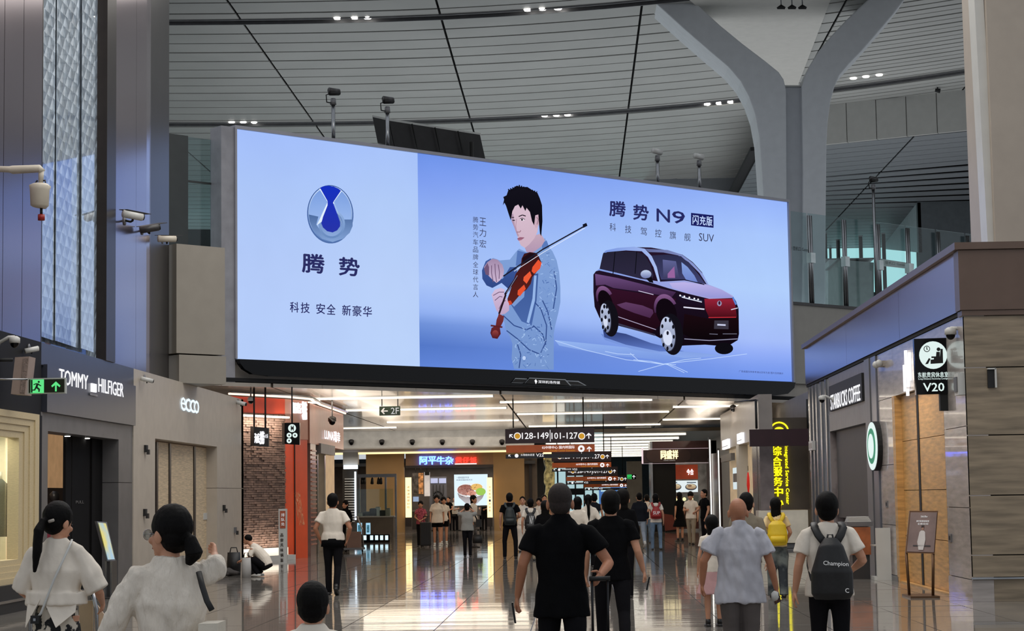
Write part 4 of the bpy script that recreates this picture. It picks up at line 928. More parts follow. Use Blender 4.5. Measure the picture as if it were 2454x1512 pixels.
# coffee shop recess
rp(1988, 2080, 3.36, 4.2, mat('grey_recess_header', (104, 100, 100), rough=.4), 'header'); rp(1988, 2080, 2.98, 3.36, m_grey, 'header_band', .01)
rp(1938, 1988, 0, 4.2, mat('marble_strip', (150, 140, 138), rough=.1, var=.5, vs=2.5, stretch=(1, 3, .5), c2=(84, 74, 76), coat=.3), 'marble_pier')
for x in (1944, 1952, 1960, 1971, 1983): rp(x, x + 3, 0.05, 4.18, m_steel, 'steel_rib', .05, .1)
MB().box(XR + 1.6, XR + 1.7, pr(2080), pr(1988) + 1, 0, 3.0).build('recess_back', m_dark, rwall)
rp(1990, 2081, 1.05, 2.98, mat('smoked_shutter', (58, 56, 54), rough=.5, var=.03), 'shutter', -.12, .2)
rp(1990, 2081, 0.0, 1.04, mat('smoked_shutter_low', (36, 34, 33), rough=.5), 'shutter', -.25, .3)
XT = XR - .03
t = thing('coffee_shop_sign', 'white capital lettering on a black box over the dark shutter', 'sign', onX(2025, 960, XT))
a = onX(1990, 985, XT); c = onX(2068, 940, XT); MB().box(XT - .02, XT + .03, c.y, a.y, 3.42, 3.98).build('box', m_black, t)
walltext('lettering', 'STARBUCKS COFFEE', 1991, 981, 2062, 962, 945, XT - .03, m_sign_white, t, .02)
t = thing('round_blade_sign', 'round lit green and white cafe sign on a bracket, seen nearly edge-on', 'sign', onX(2092, 1070, XR))
pc = onY(2091, 1069, 37.6); ang = math.radians(86)
dx, dy = math.cos(ang), -math.sin(ang); rr = .47
def rdisc(r, off, m, nm, th):
    n_ = Vector((-dy, dx, 0)) * -1
    nv = Vector((dy, -dx, 0)).normalized()
    if nv.y > 0: nv = -nv
    MB().slab([pc + Vector((dx, dy, 0)) * (r * math.cos(2 * math.pi * i / 32)) + Vector((0, 0, r * math.sin(2 * math.pi * i / 32))) + nv * off for i in range(32)], nv * th).build(nm, m, t)
rdisc(rr, -.12, m_black, 'drum', .12); rdisc(rr * .97, .005, m_pict, 'face', .01); rdisc(rr * .72, .02, glow('cafe_green', (40, 120, 90), .8), 'ring', .006); rdisc(rr * .5, .03, m_pict, 'inner_face', .006)
MB().box(pc.x, XR + .02, pc.y - .02, pc.y + .1, pc.z + .12, pc.z + .32).build('bracket', m_grey, t)
cam_dome(onX(1970, 958, XR - .3), 'dome camera in front of the marble strips', (-1, 0, 0), .7)
t = thing('wall_box', 'small white box mounted on the marble strips', 'wall fitting', onX(1954, 1068, XR - .06)); p = onX(1954, 1068, XR); MB().box(XR - .12, XR - .04, p.y - .35, p.y + .35, p.z - .11, p.z + .11).build('box', m_white, t); MB().box(XR - .13, XR - .12, p.y - .25, p.y + .25, p.z - .06, p.z + .06).build('lid', m_beige, t)
# crates and carton beside the shutter
t = thing('newspaper_crate', 'grey crate of folded papers on the orange carton by the dark shutter', 'crate', (5.25, 37.2, .93))
q = onY(2062, 1275, 37.2)
MB().box(5.02, 5.5, 37, 37.5, .98, 1.06).build('tray', m_grey, t)
for i in range(4): MB().box(5.04 + i * .01, 5.47 - i * .015, 37.02, 37.45, 1.06 + i * .025, 1.08 + i * .025).build('paper', m_white, t)
t = thing('orange_carton', 'orange brown carton stack beside the dark shutter', 'box', (5.28, 37.2, 0)); MB().box(5.06, 5.44, 36.95, 37.5, .45, .96).build('carton', mat('orange_card', (150, 84, 46), rough=.7, var=.2, vs=4), t); MB().box(5.1, 5.42, 37, 37.5, 0, .45).build('lower_carton', m_dark, t)
t = thing('white_display_rack', 'narrow white rack standing next to the metal pilaster', 'rack', (5.55, 36.6, 0)); MB().box(5.46, 5.72, 36.4, 36.5, 0, .95).build('side_panel', m_white, t); MB().box(5.42, 5.70, 36.5, 36.9, .0, .06).build('base', m_white, t); MB().box(5.42, 5.60, 36.45, 36.9, .62, .64).build('shelf', m_beige, t)

# ================================================================ LOWER CORRIDOR
CZ = 4.6
m_lobc = mat('corridor_ceiling_panel', (158, 150, 140), rough=.22, var=.03, coat=.2)
cl = MB()
F0 = SP(-6, 0, .05); F1 = SP(SL + 14, 0, .05)
cl.slab([(F0.x, F0.y, CZ + .12), (F1.x, F1.y, CZ + .12), (F1.x, 89, CZ + .12), (F0.x, 89, CZ + .12)], (0, 0, .1)); lceil = tag(cl.build('ceiling_corridor', m_joint), kind='structure')
# panels cut by the diagonal front: build in strips along X between longitudinal seams
sx = [-14.0, -8.05, -2.2, 3.45, 9.5, 16.0]
def yfront(X): return S0.y + (X - S0.x) / (S1.x - S0.x) * (S1.y - S0.y) - .05
rowsY = [44 + 2.22 * i for i in range(21)]
for a, c in zip(sx[:-1], sx[1:]):
    for r0 in rowsY:
        r1 = r0 + 2.22
        src = [(a + .03, r0), (c - .03, r0), (c - .03, r1 - .03), (a + .03, r1 - .03)]
        q = []
        for (xa_, ya_), (xb_, yb_) in zip(src, src[1:] + src[:1]):
            da, db = ya_ - yfront(xa_), yb_ - yfront(xb_)
            if da >= 0: q.append((xa_, ya_))
            if (da > 0) != (db > 0) and abs(da - db) > 1e-6: k_ = da / (da - db); q.append((xa_ + (xb_ - xa_) * k_, ya_ + (yb_ - ya_) * k_))
        if len(q) < 3 or r0 > 87: continue
        MB().slab([(x, y, CZ) for x, y in q], (0, 0, .1)).build('ceiling_panel', m_lobc, lceil)
# linear lights: real strips recessed in the ceiling
m_lin = glow('linear_lamp', (255, 246, 226), 2.0)
LL = [((737, 952), (1184, 952)), ((823, 981), (1215, 979)), ((580, 966), (770, 965)), ((1195, 960), (1560, 961)), ((1615, 973), (1830, 973)), ((1237, 989), (1600, 989)), ((1590, 1004), (1815, 1003)),
      ((1265, 1019), (1580, 1019)), ((920, 1009), (1245, 1009)), ((820, 1026), (950, 1024)), ((1500, 1034), (1560, 1034))]
nm_l = ['longest light line nearest the screen', 'light line behind the small hanging floor sign', 'short light line over the brick shopfront', 'long light line right of the ceiling seam', 'light line over the yellow lettered panel', 'light line above the hanging gate number sign', 'second light line over the side shops', 'light line just behind the gate number sign', 'fourth light line from the screen, left bay', 'short light line above the far white counter shop', 'short far light line left of the restaurant']
for (p, q), lb in zip(LL, nm_l):
    a, c = onZ(*p, CZ - .01), onZ(*q, CZ - .01); t = thing('linear_ceiling_light', lb, 'ceiling light', (a + c) / 2, 'linear lights in the corridor ceiling')
    a.y = c.y = (a.y + c.y) / 2
    MB().box(a.x, c.x, a.y - .05, a.y + .05, CZ - .03, CZ + .02).build('diffuser', m_lin, t); MB().box(a.x - .03, c.x + .03, a.y + .06, a.y + .1, CZ - .05, CZ + .02).build('trim', m_steel, t)
    area('line_lamp', ((a.x + c.x) / 2, a.y, CZ - .035), abs(c.x - a.x), .1, 4 * abs(c.x - a.x), WARM)
a, c = onZ(1574, 1036, CZ), onZ(1549, 1056, CZ); t = thing('linear_ceiling_light', 'diagonal light bar running into the depth left of the restaurant sign', 'ceiling light', (a + c) / 2, 'linear lights in the corridor ceiling')
MB().slab([a + Vector((-.3, 0, -.04)), a + Vector((.3, 0, -.04)), c + Vector((.3, 0, -.04)), c + Vector((-.3, 0, -.04))], (0, 0, .05)).build('diffuser', m_lin, t); MB().tube([a + Vector((.36, 0, -.02)), c + Vector((.36, 0, -.02))], .04, 6).build('trim', m_steel, t)
for x, y, lb in ((1757, 980, 'black dome camera under the corridor ceiling left of the yellow panel'), (1894, 980, 'black dome camera under the corridor ceiling above the yellow panel')): cam_dome(onZ(x, y, CZ - .15), lb, (0, -1, 0), 1.0, False, .05, m_dark)
# deep corridor: lower ceiling, long light lines
dc = MB(); dc.box(-3.0, 7.5, 86.2, 150, 4.35, 4.5); dce = struct('ceiling_deep', dc, mat('deep_ceiling_strips', (150, 140, 122), rough=.15, var=.04, coat=.4))
for i in range(9):
    t = thing('deep_light_line', ['nearest', 'second nearest', 'third', 'fourth', 'fifth', 'sixth', 'seventh', 'second farthest', 'farthest'][i] + ' thin light line across the deep corridor ceiling behind the gate signs', 'ceiling light', (2.2, 90 + i * 6.2, 4.32), 'light lines in the deep corridor ceiling')
    area('deep_strip', (1.7, 90.07 + i * 6.2, 4.30), 6.6, .14, 22, NEUT)
    MB().box(-1.6, 5.0, 90 + i * 6.2, 90.14 + i * 6.2, 4.305, 4.349).build('diffuser', m_lin, t); MB().box(-1.65, 5.05, 90.18 + i * 6.2, 90.26 + i * 6.2, 4.28, 4.349).build('trim', m_steel, t)
# bulkhead with dome cameras, cove light
bk = MB(); bk.box(-12, -1.9, 87.6, 88.0, 3.86, CZ + .1); bks = struct('trim_6', bk, mat('grey_bulkhead', (205, 203, 198), rough=.5))
MB().box(-12, -1.9, 87.2, 93, 3.80, 3.86).build('cove_shelf', m_beige, bks); MB().box(-12, -2, 92.6, 92.8, 3.70, 3.78).build('cove_lamp', glow('cove_warm', (255, 224, 160), 1.5), bks)
for i, x in enumerate((842, 915, 988, 1060, 1132, 1203)):
    cam_dome(onY(x, 1061, 87.4), ['leftmost', 'second', 'third', 'fourth', 'fifth', 'rightmost'][i] + ' of the row of dark round cameras on the grey bulkhead', (0, -1, 0), 1.1, False, 0, m_dark)
area('far_shop_light', (-6, 90.3, 3.6), 11, 3, 230, WARM)
area('bulkhead_fill', (-7, 85.5, 4.4), 10, .3, 60, NEUT, (math.radians(50), 0, 0))  # fill added to brighten the grey bulkhead, not a fixture
# far shopfronts
YF = 93.5
m_gold = mat('ochre_wall', (150, 118, 74), rough=.45, var=.05, vs=.8)
fw_ = MB(); fw_.box(onY(877, 1100, YF).x, onY(968, 1100, YF).x, YF, YF + .3, 0, 3.8); fws = struct('wall_far_left', fw_, m_gold)
xa, xb = onY(972, 1100, YF).x, onY(1182, 1100, YF).x
MB().box(xb, onY(1256, 1100, YF).x, YF, YF + .3, 0, 3.8).build('panel_right', m_gold, fws)
MB().box(xa, xb, YF, YF + .3, 3.14, 3.8).build('header', mat('ochre_header', (132, 100, 66), rough=.4), fws)
MB().box(xa, xb, YF - .05, YF + .35, 3.02, 3.14).build('header_edge', m_clad_dark, fws)
e = MB(); e.box(-13, -2, YF + 5, YF + 5.2, 0, 3.2); struct('wall_food_back', e, mat('food_back', (96, 88, 84), rough=.6, var=.1))
e = MB(); e.box(-13, -2, YF + .3, YF + 5, 3.15, 3.3); struct('ceiling_food', e, m_dark)
area('food_shop_light', (-6, YF + 2.5, 3.1), 6, 3, 130, WARM)
def fp(x, y, Y=YF): return onY(x, y, Y)
def fbox(x0, y0, x1, y1, Y, d, m, nm, par):
    a, c = fp(x0, y1, Y), fp(x1, y0, Y); return MB().box(a.x, c.x, Y, Y + d, a.z, c.z).build(nm, m, par)
t = thing('noodle_shop_sign', 'glowing blue-white and red shop lettering on the ochre header', 'sign', fp(1075, 1104))
for i, ch in enumerate('阿平牛杂'): ptext(ch, 1006 + i * 20.5, 1113, 1025 + i * 20.5, 1094, glow('sign_bluewhite', (66, 96, 255), 9), t, YF - .08, .03, .08, 'character')
for i, ch in enumerate('煲仔饭'): ptext(ch, 1092 + i * 17.5, 1109, 1107 + i * 17.5, 1096, glow('sign_red', (255, 40, 30), 4), t, YF - .08, .05, .08, 'character')
fbox(1090, 1110, 1142, 1113, YF - .08, .06, glow('sign_underline', (255, 236, 240), 1.4), 'underline', t)
m_yel = glow('yellow_lightbox', (255, 216, 150), 2.2)
for i, (x0, x1, s) in enumerate(((972, 985, '老味道就是好吃'), (1168, 1179, '传统美味一煲就香'))):
    t = thing('vertical_lightbox', ['tall pale yellow lightbox left of the noodle shop entrance', 'tall pale yellow lightbox right of the noodle shop entrance'][i], 'sign', fp(x0, 1240))
    fbox(x0, 1144, x1, 1240, YF - .2, .2, m_yel, 'box', t); fbox(x0 - .6, 1240, x1 + .6, 1262, YF - .16, .16, m_clad_dark, 'base', t)
    for j, ch in enumerate(s): ptext(ch, x0 + 3.6, 1170 + j * 8, x1 - 3, 1165 + j * 8, m_ink2, t, YF - .21, .01, .004, 'character')
t = thing('food_lightbox', 'large lit picture of a noodle bowl inside the shop', 'sign', fp(1128, 1175))
YB = YF + 1.0
fbox(1089, 1212, 1168, 1216, YB, .2, m_dark, 'base_rail', t); MB().box(fp(1100, 1, YB).x, fp(1104, 1, YB).x, YB + .02, YB + .1, 0, 1.2).build('leg', m_dark, t); MB().box(fp(1156, 1, YB).x, fp(1160, 1, YB).x, YB + .02, YB + .1, 0, 1.2).build('leg', m_dark, t)
fbox(1089, 1136, 1168, 1212, YB, .15, glow('lightbox_pale', (206, 226, 236), 1.2), 'panel', t)
Bf = Art(lambda x, y, off: onY(x, y, YB - .01 - off * 6), .002)
Bf.poly([(1093, 1172), (1100, 1192), (1118, 1208), (1142, 1208), (1156, 1194), (1165, 1174)], (120, 104, 104), (200, 196, 200)); Bf.ell(1129, 1174, 36, 17, (240, 244, 246)); Bf.ell(1116, 1174, 20, 13, (150, 96, 84), (190, 140, 130)); Bf.ell(1142, 1167, 14, 8, (236, 190, 110)); Bf.ell(1152, 1178, 12, 9, (160, 204, 90)); Bf.ell(1130, 1182, 12, 6, (216, 150, 130))
for k in range(40):
    rnd = random.Random(k + 5); x = rnd.uniform(1100, 1142); y = rnd.uniform(1163, 1190); Bf.line([(x, y), (x + rnd.uniform(-5, 5), y + rnd.uniform(-3, 3))], 1, rnd.choice([(110, 60, 50), (226, 200, 190), (90, 50, 44)]))
Bf.build('bowl_picture', t); ptext('一碗地道好牛杂', 1094, 1147, 1124, 1142, m_ink2, t, YB - .01, 0, .003); ptext('鲜香软糯回味无穷', 1094, 1152, 1132, 1148.5, m_ink2, t, YB - .01, 0, .003)
t = thing('hanging_banner', 'narrow white hanging banner with black brush mark inside the noodle shop', 'banner', fp(1023, 1160)); fbox(1017, 1131, 1030, 1189, YF + .6, .04, mat('banner_white', (214, 212, 216), rough=.6, emis=.35), 'cloth', t); fbox(1018, 1131, 1029, 1139, YF + .58, .02, m_black, 'brush_mark', t)
fbox(1016, 1129, 1031, 1131, YF + .6, .04, m_dark, 'rod', t); q = fp(1023, 1130, YF + .62); MB().tube([q, Vector((q.x, q.y, 3.16))], .012, 5).build('cord', m_black, t)
t = thing('grey_shop_door', 'grey boarded door with two upper panes inside the noodle shop', 'door', fp(1050, 1200, YF + 4)); fbox(1030, 1142, 1070, 1267, YF + 3.6, .1, mat('grey_boards', (92, 92, 98), rough=.6), 'boards', t)
for x in (1032, 1052): fbox(x, 1146, x + 17, 1158, YF + 3.55, .04, glow('pane_pale', (150, 158, 190), .8), 'pane', t)
for x in (1038, 1046, 1054, 1062): fbox(x, 1162, x + 1, 1250, YF + 3.55, .05, m_dark, 'batten', t)
for i in range(14):
    a = math.pi * 2 * i / 14; b_ = math.pi * 2 * (i + 1) / 14; c0 = fp(1049, 1188, YF + 3.57)
    if i == 0: wr = thing('round_wreath', 'round dark ring hanging on the grey shop door', 'decoration', c0); rg = MB()
    rg.tube([c0 + Vector((.22 * math.cos(a), 0, .22 * math.sin(a))), c0 + Vector((.22 * math.cos(b_), 0, .22 * math.sin(b_)))], .03, 5)
rg.build('ring', m_black, wr)
for i, (x0, x1) in enumerate(((989, 1003), (1003, 1014))):
    t = thing('menu_picture', ['dim menu picture of skewers on the left wall inside the noodle shop', 'narrow lit menu strip beside the skewer picture'][i], 'poster', fp(x0, 1150)); fbox(x0, 1133, x1, 1184, YF + 1.5, .05, mat('menu%d' % i if False else ('menu_brown' if i == 0 else 'menu_amber'), (70, 64, 60) if i == 0 else (190, 130, 80), rough=.5, var=.5, vs=6, emis=.3), 'panel', t)
    fbox(x0, 1184, x1, 1186, YF + 1.48, .05, m_dark, 'rail', t); q = fp((x0 + x1) / 2, 1134, YF + 1.52); MB().tube([q, Vector((q.x, q.y, 3.16))], .012, 5).build('cord', m_black, t)
t = thing('service_counter', 'dark order counter with screens at the noodle shop entrance', 'counter', fp(1000, 1262, YF + 2)); fbox(988, 1225, 1018, 1269, YF + 2, 1, m_dark, 'body', t); fbox(990, 1190, 1003, 1202, YF + 2, .1, glow('till_screen', (150, 170, 200), .9), 'screen', t); fbox(987, 1222, 1020, 1226, YF + 1.9, 1.2, m_grey, 'top', t)
for i, x in enumerate((1046, 1096, 1152)):
    t = thing('dining_table', ['left', 'middle', 'right'][i] + ' dark dining table inside the noodle shop', 'table', fp(x, 1262, YF + 2)); a = onZ(x, 1262, 0); a.y = YF + 2; a.x = fp(x, 1262, YF + 2).x
    MB().box(a.x - .55, a.x + .55, a.y - .4, a.y + .4, .70, .75).build('tabletop', m_dark, t); MB().tube([(a.x, a.y, 0.02), (a.x, a.y, .7)], .05, 8).build('leg', m_black, t); MB().tube([(a.x, a.y, 0), (a.x, a.y, .03)], .25, 14).build('base', m_black, t)
    MB().box(a.x + .1, a.x + .3, a.y - .1, a.y + .1, .75, .92).build('napkin_box', m_white, t)
# left far booth with glass counter and white opening
t = thing('white_counter_shop', 'white lit opening with striped shelves at far left of the corridor', 'shop', fp(838, 1180, 92)); fbox(822, 1082, 858, 1114, 92.5, .4, m_white, 'header', t); fbox(823, 1114, 856, 1124, 92.3, .3, m_coollight, 'lamp', t)
fbox(822, 1124, 856, 1300, 93.4, .2, mat('shop_dim_back', (70, 66, 62), rough=.6), 'back_panel', t)
for k in range(18): fbox(826, 1146 + k * 6, 850, 1149 + k * 6, 93.2, .1, m_white, 'shelf', t)
fbox(850, 1130, 853, 1246, 93.1, .1, m_coollight, 'light_strip', t)
t = thing('glass_counter_booth', 'glass and steel frame booth with display counter before the ochre wall', 'booth', (-8.3, 84, 0))
Yb = 84
for x in (861, 924, 948): a = fp(x, 1143, Yb); MB().box(a.x - .04, a.x + .04, Yb - .04, Yb + .04, 0, fp(x, 1138, Yb).z).build('post', m_steel, t)
a, c = fp(856, 1140, Yb), fp(950, 1140, Yb); MB().box(a.x, c.x, Yb - .06, Yb + .06, a.z - .08, a.z + .06).build('top_beam', m_steel, t)
a, c = fp(858, 1240, Yb), fp(945, 1240, Yb); MB().box(a.x, c.x, Yb - .5, Yb + .5, 0, a.z).build('counter', mat('taupe_counter', (120, 110, 98), rough=.4), t); MB().box(a.x - .05, c.x + .05, Yb - .56, Yb + .56, a.z, a.z + .05).build('counter_top', m_white, t)
MB().box(a.x, c.x, Yb - .5, Yb - .48, a.z + .05, a.z + 1.2).build('glass', m_glass, t)
for i, x in enumerate((868, 873, 892, 907, 913)):
    p = fp(x, 1151, Yb); s_ = thing('track_spotlight', ['first', 'second', 'third', 'fourth', 'fifth'][i] + ' black spotlight from the left under the booth beam', 'lamp', p); MB().tube([p + Vector((0, 0, .18)), p + Vector((0, 0, .05))], .02, 6).build('stem', m_black, s_); MB().tube([p + Vector((0, .05, .08)), p + Vector((0, -.08, -.14))], [.05, .07], 10).build('head', m_black, s_)
for i, (x, w_, h_, col) in enumerate(((868, .3, .12, m_white), (880, .35, .16, m_dark), (895, .3, .3, m_black), (906, .2, .36, m_white), (918, .25, .22, m_dark), (930, .2, .3, m_beige))):
    p = fp(x, 1239, Yb); o = thing('counter_item', ['flat white tray at the left end of the booth counter', 'dark box beside the flat white tray on the booth counter', 'black machine in the middle of the booth counter', 'tall white bottle stand on the booth counter', 'dark box right of the white bottle stand on the booth counter', 'beige container at the right end of the booth counter'][i], 'counter item', (p.x, Yb, p.z + .05))
    MB().box(p.x - w_ / 2, p.x + w_ / 2, Yb - .2, Yb + .2, p.z + .05, p.z + .05 + h_).build('body', col, o); MB().box(p.x - w_ / 2.6, p.x + w_ / 2.6, Yb - .15, Yb + .15, p.z + .05 + h_, p.z + .08 + h_).build('lid', m_grey, o)
# black plinth with small lit figures and two blue screens
Yk = 72.5
t = thing('black_display_plinth', 'low black plinth on the floor with lit front windows', 'plinth', fp(885, 1300, Yk)); fbox(836, 1280, 934, 1301, Yk, .7, m_gloss_black, 'body', t)
for i, x in enumerate((869, 887, 899, 911, 923)): fbox(x, 1283, x + (9 if i == 0 else 7), 1294, Yk - .02, .02, glow('window_glow', (206, 236, 246), 1.4), 'lit_window', t)
for i, (x0, x1) in enumerate(((856, 867), (877, 887))):
    o = thing('blue_totem_screen', ['left', 'right'][i] + ' small upright blue-white screen standing on the black plinth', 'screen', fp(x0, 1280, Yk + .3)); fbox(x0, 1253, x1, 1280, Yk + .3, .08, glow('blue_screen', (150, 196, 220), 1.2), 'screen', o); fbox(x0 + 2, 1258, x1 - 2, 1276, Yk + .29, .01, m_ink2 if False else mat('screen_ink', (60, 110, 130), rough=.5, emis=.8, var=.4, vs=14), 'print', o)
# ------------------------------------------------ brick and orange shopfront, left middle
QA = Vector((-9.2, 51.75, 0)); QB = Vector((-8.06, 54.0, 0)); QC = Vector((-7.6, 55.25, 0))
bdir = (QB - QA).normalized(); bnr = Vector((bdir.y, -bdir.x, 0)); BL = (QB - QA).length
e = MB(); e.slab([(QA.x, QA.y, 0), (QB.x, QB.y, 0), (QB.x, QB.y, 3.95), (QA.x, QA.y, 3.95)], -bnr * .3); brw = struct('wall_brick', e, mat('mortar', (96, 78, 66), rough=.9))
m_brick = mat('rough_brick', (112, 90, 80), rough=.7, var=.16, vs=5, bump=.3, bs=14)
bm_ = MB(); nb = 0
for r_ in range(58):
    z = .34 + r_ * .0625
    for i in range(-1, 12):
        u0 = i * .235 + (r_ % 2) * .117; u1_ = u0 + .222; u0 = max(0, u0); u1_ = min(BL, u1_)
        if u1_ - u0 < .03: continue
        pr_ = random.uniform(.012, .05)
        p = QA + bdir * u0; bm_.obox((p.x, p.y, z), bdir * (u1_ - u0), (0, 0, .052), bnr * pr_)
bo = bm_.build('brick_courses', m_brick, brw, False); tag(bo, kind='stuff', label='rough brown brick courses')
pA = QA + bnr * .06
MB().obox((pA.x, pA.y, 0), bdir * (BL - .0), (0, 0, .13), bnr * .3).build('plinth', m_white, brw); MB().obox((pA.x, pA.y, .13), bdir * BL, (0, 0, .2), bnr * .05).build('plinth_lamp', glow('plinth_glow', (255, 238, 214), 1.2), brw)
MB().obox((pA.x, pA.y, 3.86), bdir * BL, (0, 0, .05), bnr * .12).build('wash_lamp', glow('wash_glow', (255, 240, 220), 2.0), brw)
area('brick_wash_top', tuple(QA * .5 + QB * .5 + bnr * .35 + Vector((0, 0, 3.8))), .2, 2, 40, WARM, (0, math.radians(25), math.radians(-27)))
area('brick_wash_low', tuple(QA * .5 + QB * .5 + bnr * .35 + Vector((0, 0, .25))), .2, 2, 20, WARM, (0, math.radians(180 - 25), math.radians(-27)))
m_or = mat('orange_panel', (226, 72, 26), rough=.3, var=.03, coat=.2)
m_orp = mat('salmon_sign_band', (196, 134, 112), rough=.3, var=.03)
e = MB(); e.slab([(QB.x, QB.y, 0), (QC.x, QC.y, 0), (QC.x, QC.y, 3.3), (QB.x, QB.y, 3.3)], (-.3, .1, 0)); orw = struct('wall_orange_portal', e, m_or)
MB().slab([(QA.x - .2, QA.y - .1, 3.97), (QB.x, QB.y - .15, 3.97), (QC.x, QC.y, 3.97), (QC.x, QC.y, 4.42), (QB.x, QB.y - .15, 4.42), (QA.x - .2, QA.y - .1, 4.42)] if False else [(QA.x - .2, QA.y - .2, 3.97), (QB.x + .02, QB.y - .02, 3.97), (QB.x + .02, QB.y - .02, 4.40), (QA.x - .2, QA.y - .2, 4.40)], (-.1, .1, 0)).build('orange_fascia', m_or, orw)
MB().slab([(QB.x + .02, QB.y - .02, 3.3), (QC.x + .02, QC.y, 3.3), (QC.x + .02, QC.y, 4.40), (QB.x + .02, QB.y - .02, 4.40)], (-.1, .1, 0)).build('sign_band', m_orp, orw)
pm = QB + (QC - QB) * .42; MB().tube([(pm.x + .01, pm.y - .01, 0.02), (pm.x + .01, pm.y - .01, 3.28)], .02, 4, False).build('door_gap', m_black, orw)
text('door_print', '阿甘锅盔', Vector((QC.x - .18, QC.y - .5, .9)), Vector((.12, .32, -.0)), Vector((-.10, -.26, .95)), mat('peach_print', (230, 150, 110), rough=.5), orw, .004)
t = thing('orange_shop_sign', 'white backlit characters above the orange doors', 'sign', (QC.x, QC.y, 3.8))
d_ = (QC - QB).normalized()
text('lettering', '锅盔', Vector((QB.x, QB.y, 4.02)) + d_ * .32 + Vector((.06, -.03, 0)), d_ * .5, (0, 0, .3), m_sign_white, t, .03, .02); text('lettering', '专门店', Vector((QB.x, QB.y, 3.86)) + d_ * .88 + Vector((.06, -.03, 0)), d_ * .28, (0, 0, .5), m_sign_white, t, .03, .02)
# pillar stripe and pale door shop after it
XW = -7.75
def py2(x): return onX(x, 1000, XW).y
e = MB(); e.box(XW - .4, XW, py2(742), py2(822) + .1, 3.25, 4.42); lw4 = struct('wall_salmon_shop', e, m_orp)
e = MB(); e.box(XW - .4, XW - .01, py2(744), py2(757), 0, 3.25); e.build('ribbed_pilaster', mat('rose_grey_panel', (150, 120, 112), rough=.25, metal=.2), lw4)
for k in range(22): MB().box(XW - .02, XW + .03, py2(745), py2(756), .3 + k * .13, .34 + k * .13).build('rib', m_orp, lw4)
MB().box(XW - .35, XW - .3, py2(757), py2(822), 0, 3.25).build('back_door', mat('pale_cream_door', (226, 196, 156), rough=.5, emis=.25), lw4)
for x in (759, 768, 785): MB().box(XW - .32, XW - .1, py2(x), py2(x + 2), 0, 3.25).build('door_stile', m_steel, lw4)
MB().box(XW - .1, XW + .06, py2(764), py2(798), 3.0, 3.3).build('canopy_box', m_grey, lw4)
t = thing('salmon_shop_sign', 'bright white vertical lettering on the salmon fascia', 'sign', (XW, py2(797), 3.7)); walltext('lettering', 'LUNA瑞幸', 778, 1057, 815, 1057, 1031, XW + .05, m_sign_white, t, .03, .03)
# cove light line over these shops
cvs = [Vector((QA.x, QA.y, 4.45)), Vector((QB.x + .1, QB.y - .1, 4.45)), Vector((QC.x + .08, QC.y, 4.45)), Vector((XW + .08, py2(760), 4.45)), Vector((XW + .08, py2(822), 4.45))]
t = thing('cove_light', 'warm glowing ceiling line following the orange and salmon shopfronts', 'ceiling light', cvs[1]); MB().tube(cvs, .03, 6).build('lamp', glow('cove_peach', (255, 214, 190), 1.8), t); MB().tube([v + Vector((.06, -.02, .05)) for v in cvs], .03, 6).build('lip', m_steel, t)
# hanging blade signs on rods
t = thing('hanging_shop_sign', 'dark hanging blade sign with white lettering before the brick wall, on two rods', 'sign', onY(622, 1045, 51.9)); Yh = 51.9
MB().slab([onY(608, 1022, Yh), onY(644, 1026, Yh), onY(644, 1071, Yh), onY(608, 1068, Yh)], (0, .1, 0)).build('panel', m_dark, t); MB().slab([onY(600, 1021, Yh + .3), onY(608, 1022, Yh), onY(608, 1068, Yh), onY(600, 1069, Yh + .3)], (0, .1, 0)).build('side_panel', m_black, t)
ptext('海底', 610, 1062, 622, 1038, m_sign_white, t, Yh - .01, .02); ptext('捞', 623, 1064, 633, 1034, m_sign_white, t, Yh - .01, .04); ptext('火锅', 635, 1050, 642, 1040, m_sign_white, t, Yh - .01, .0)
for x, yb in ((609, 1023), (636, 1026)): a = onY(x, yb, Yh + .05); MB().tube([a, Vector((a.x, a.y, 4.62))], .025, 6).build('rod', m_black, t)
t = thing('toilet_sign', 'black hanging sign with four round white pictograms', 'sign', onY(698, 1040, 52)); Yh = 52
MB().slab([onY(682, 1013, Yh), onY(718, 1013, Yh), onY(718, 1066, Yh), onY(682, 1064, Yh)], (0, .1, 0)).build('panel', m_gloss_black, t); MB().slab([onY(676, 1014, Yh + .3), onY(682, 1013, Yh), onY(682, 1064, Yh), onY(676, 1064, Yh + .3)], (0, .1, 0)).build('side_panel', m_black, t)
kk = Yh / FPX
for (x, y, r) in ((700, 1026, 9.5), (693, 1043, 6), (707, 1043, 6), (693, 1056, 6)): disc(onY(x, y, Yh - .005), r * kk, m_pict, 'pictogram', t); disc(onY(x, y, Yh - .018), r * .35 * kk, m_black, 'pictogram_mark', t, n=8)
MB().slab([onY(697, 1020, Yh - .02), onY(699, 1020, Yh - .02), onY(699, 1032, Yh - .02), onY(697, 1032, Yh - .02)], (0, -.005, 0)).build('pictogram_mark', m_black, t); MB().slab([onY(702, 1020, Yh - .02), onY(704, 1020, Yh - .02), onY(704, 1032, Yh - .02), onY(702, 1032, Yh - .02)], (0, -.005, 0)).build('pictogram_mark', m_black, t)
a = onY(700, 1013, Yh + .05); MB().tube([a, Vector((a.x, a.y, 4.62))], .02, 6).build('rod', m_black, t)
cam_dome(onY(796, 1010, 58), 'round black camera under the ceiling near the salmon fascia', (0, -1, 0), 1.1, False, .62, m_dark)
cam_dome(onY(601, 961, 52.0), 'small camera at the ceiling edge over the brick shop', (0, -1, 0), .8, False, .3)
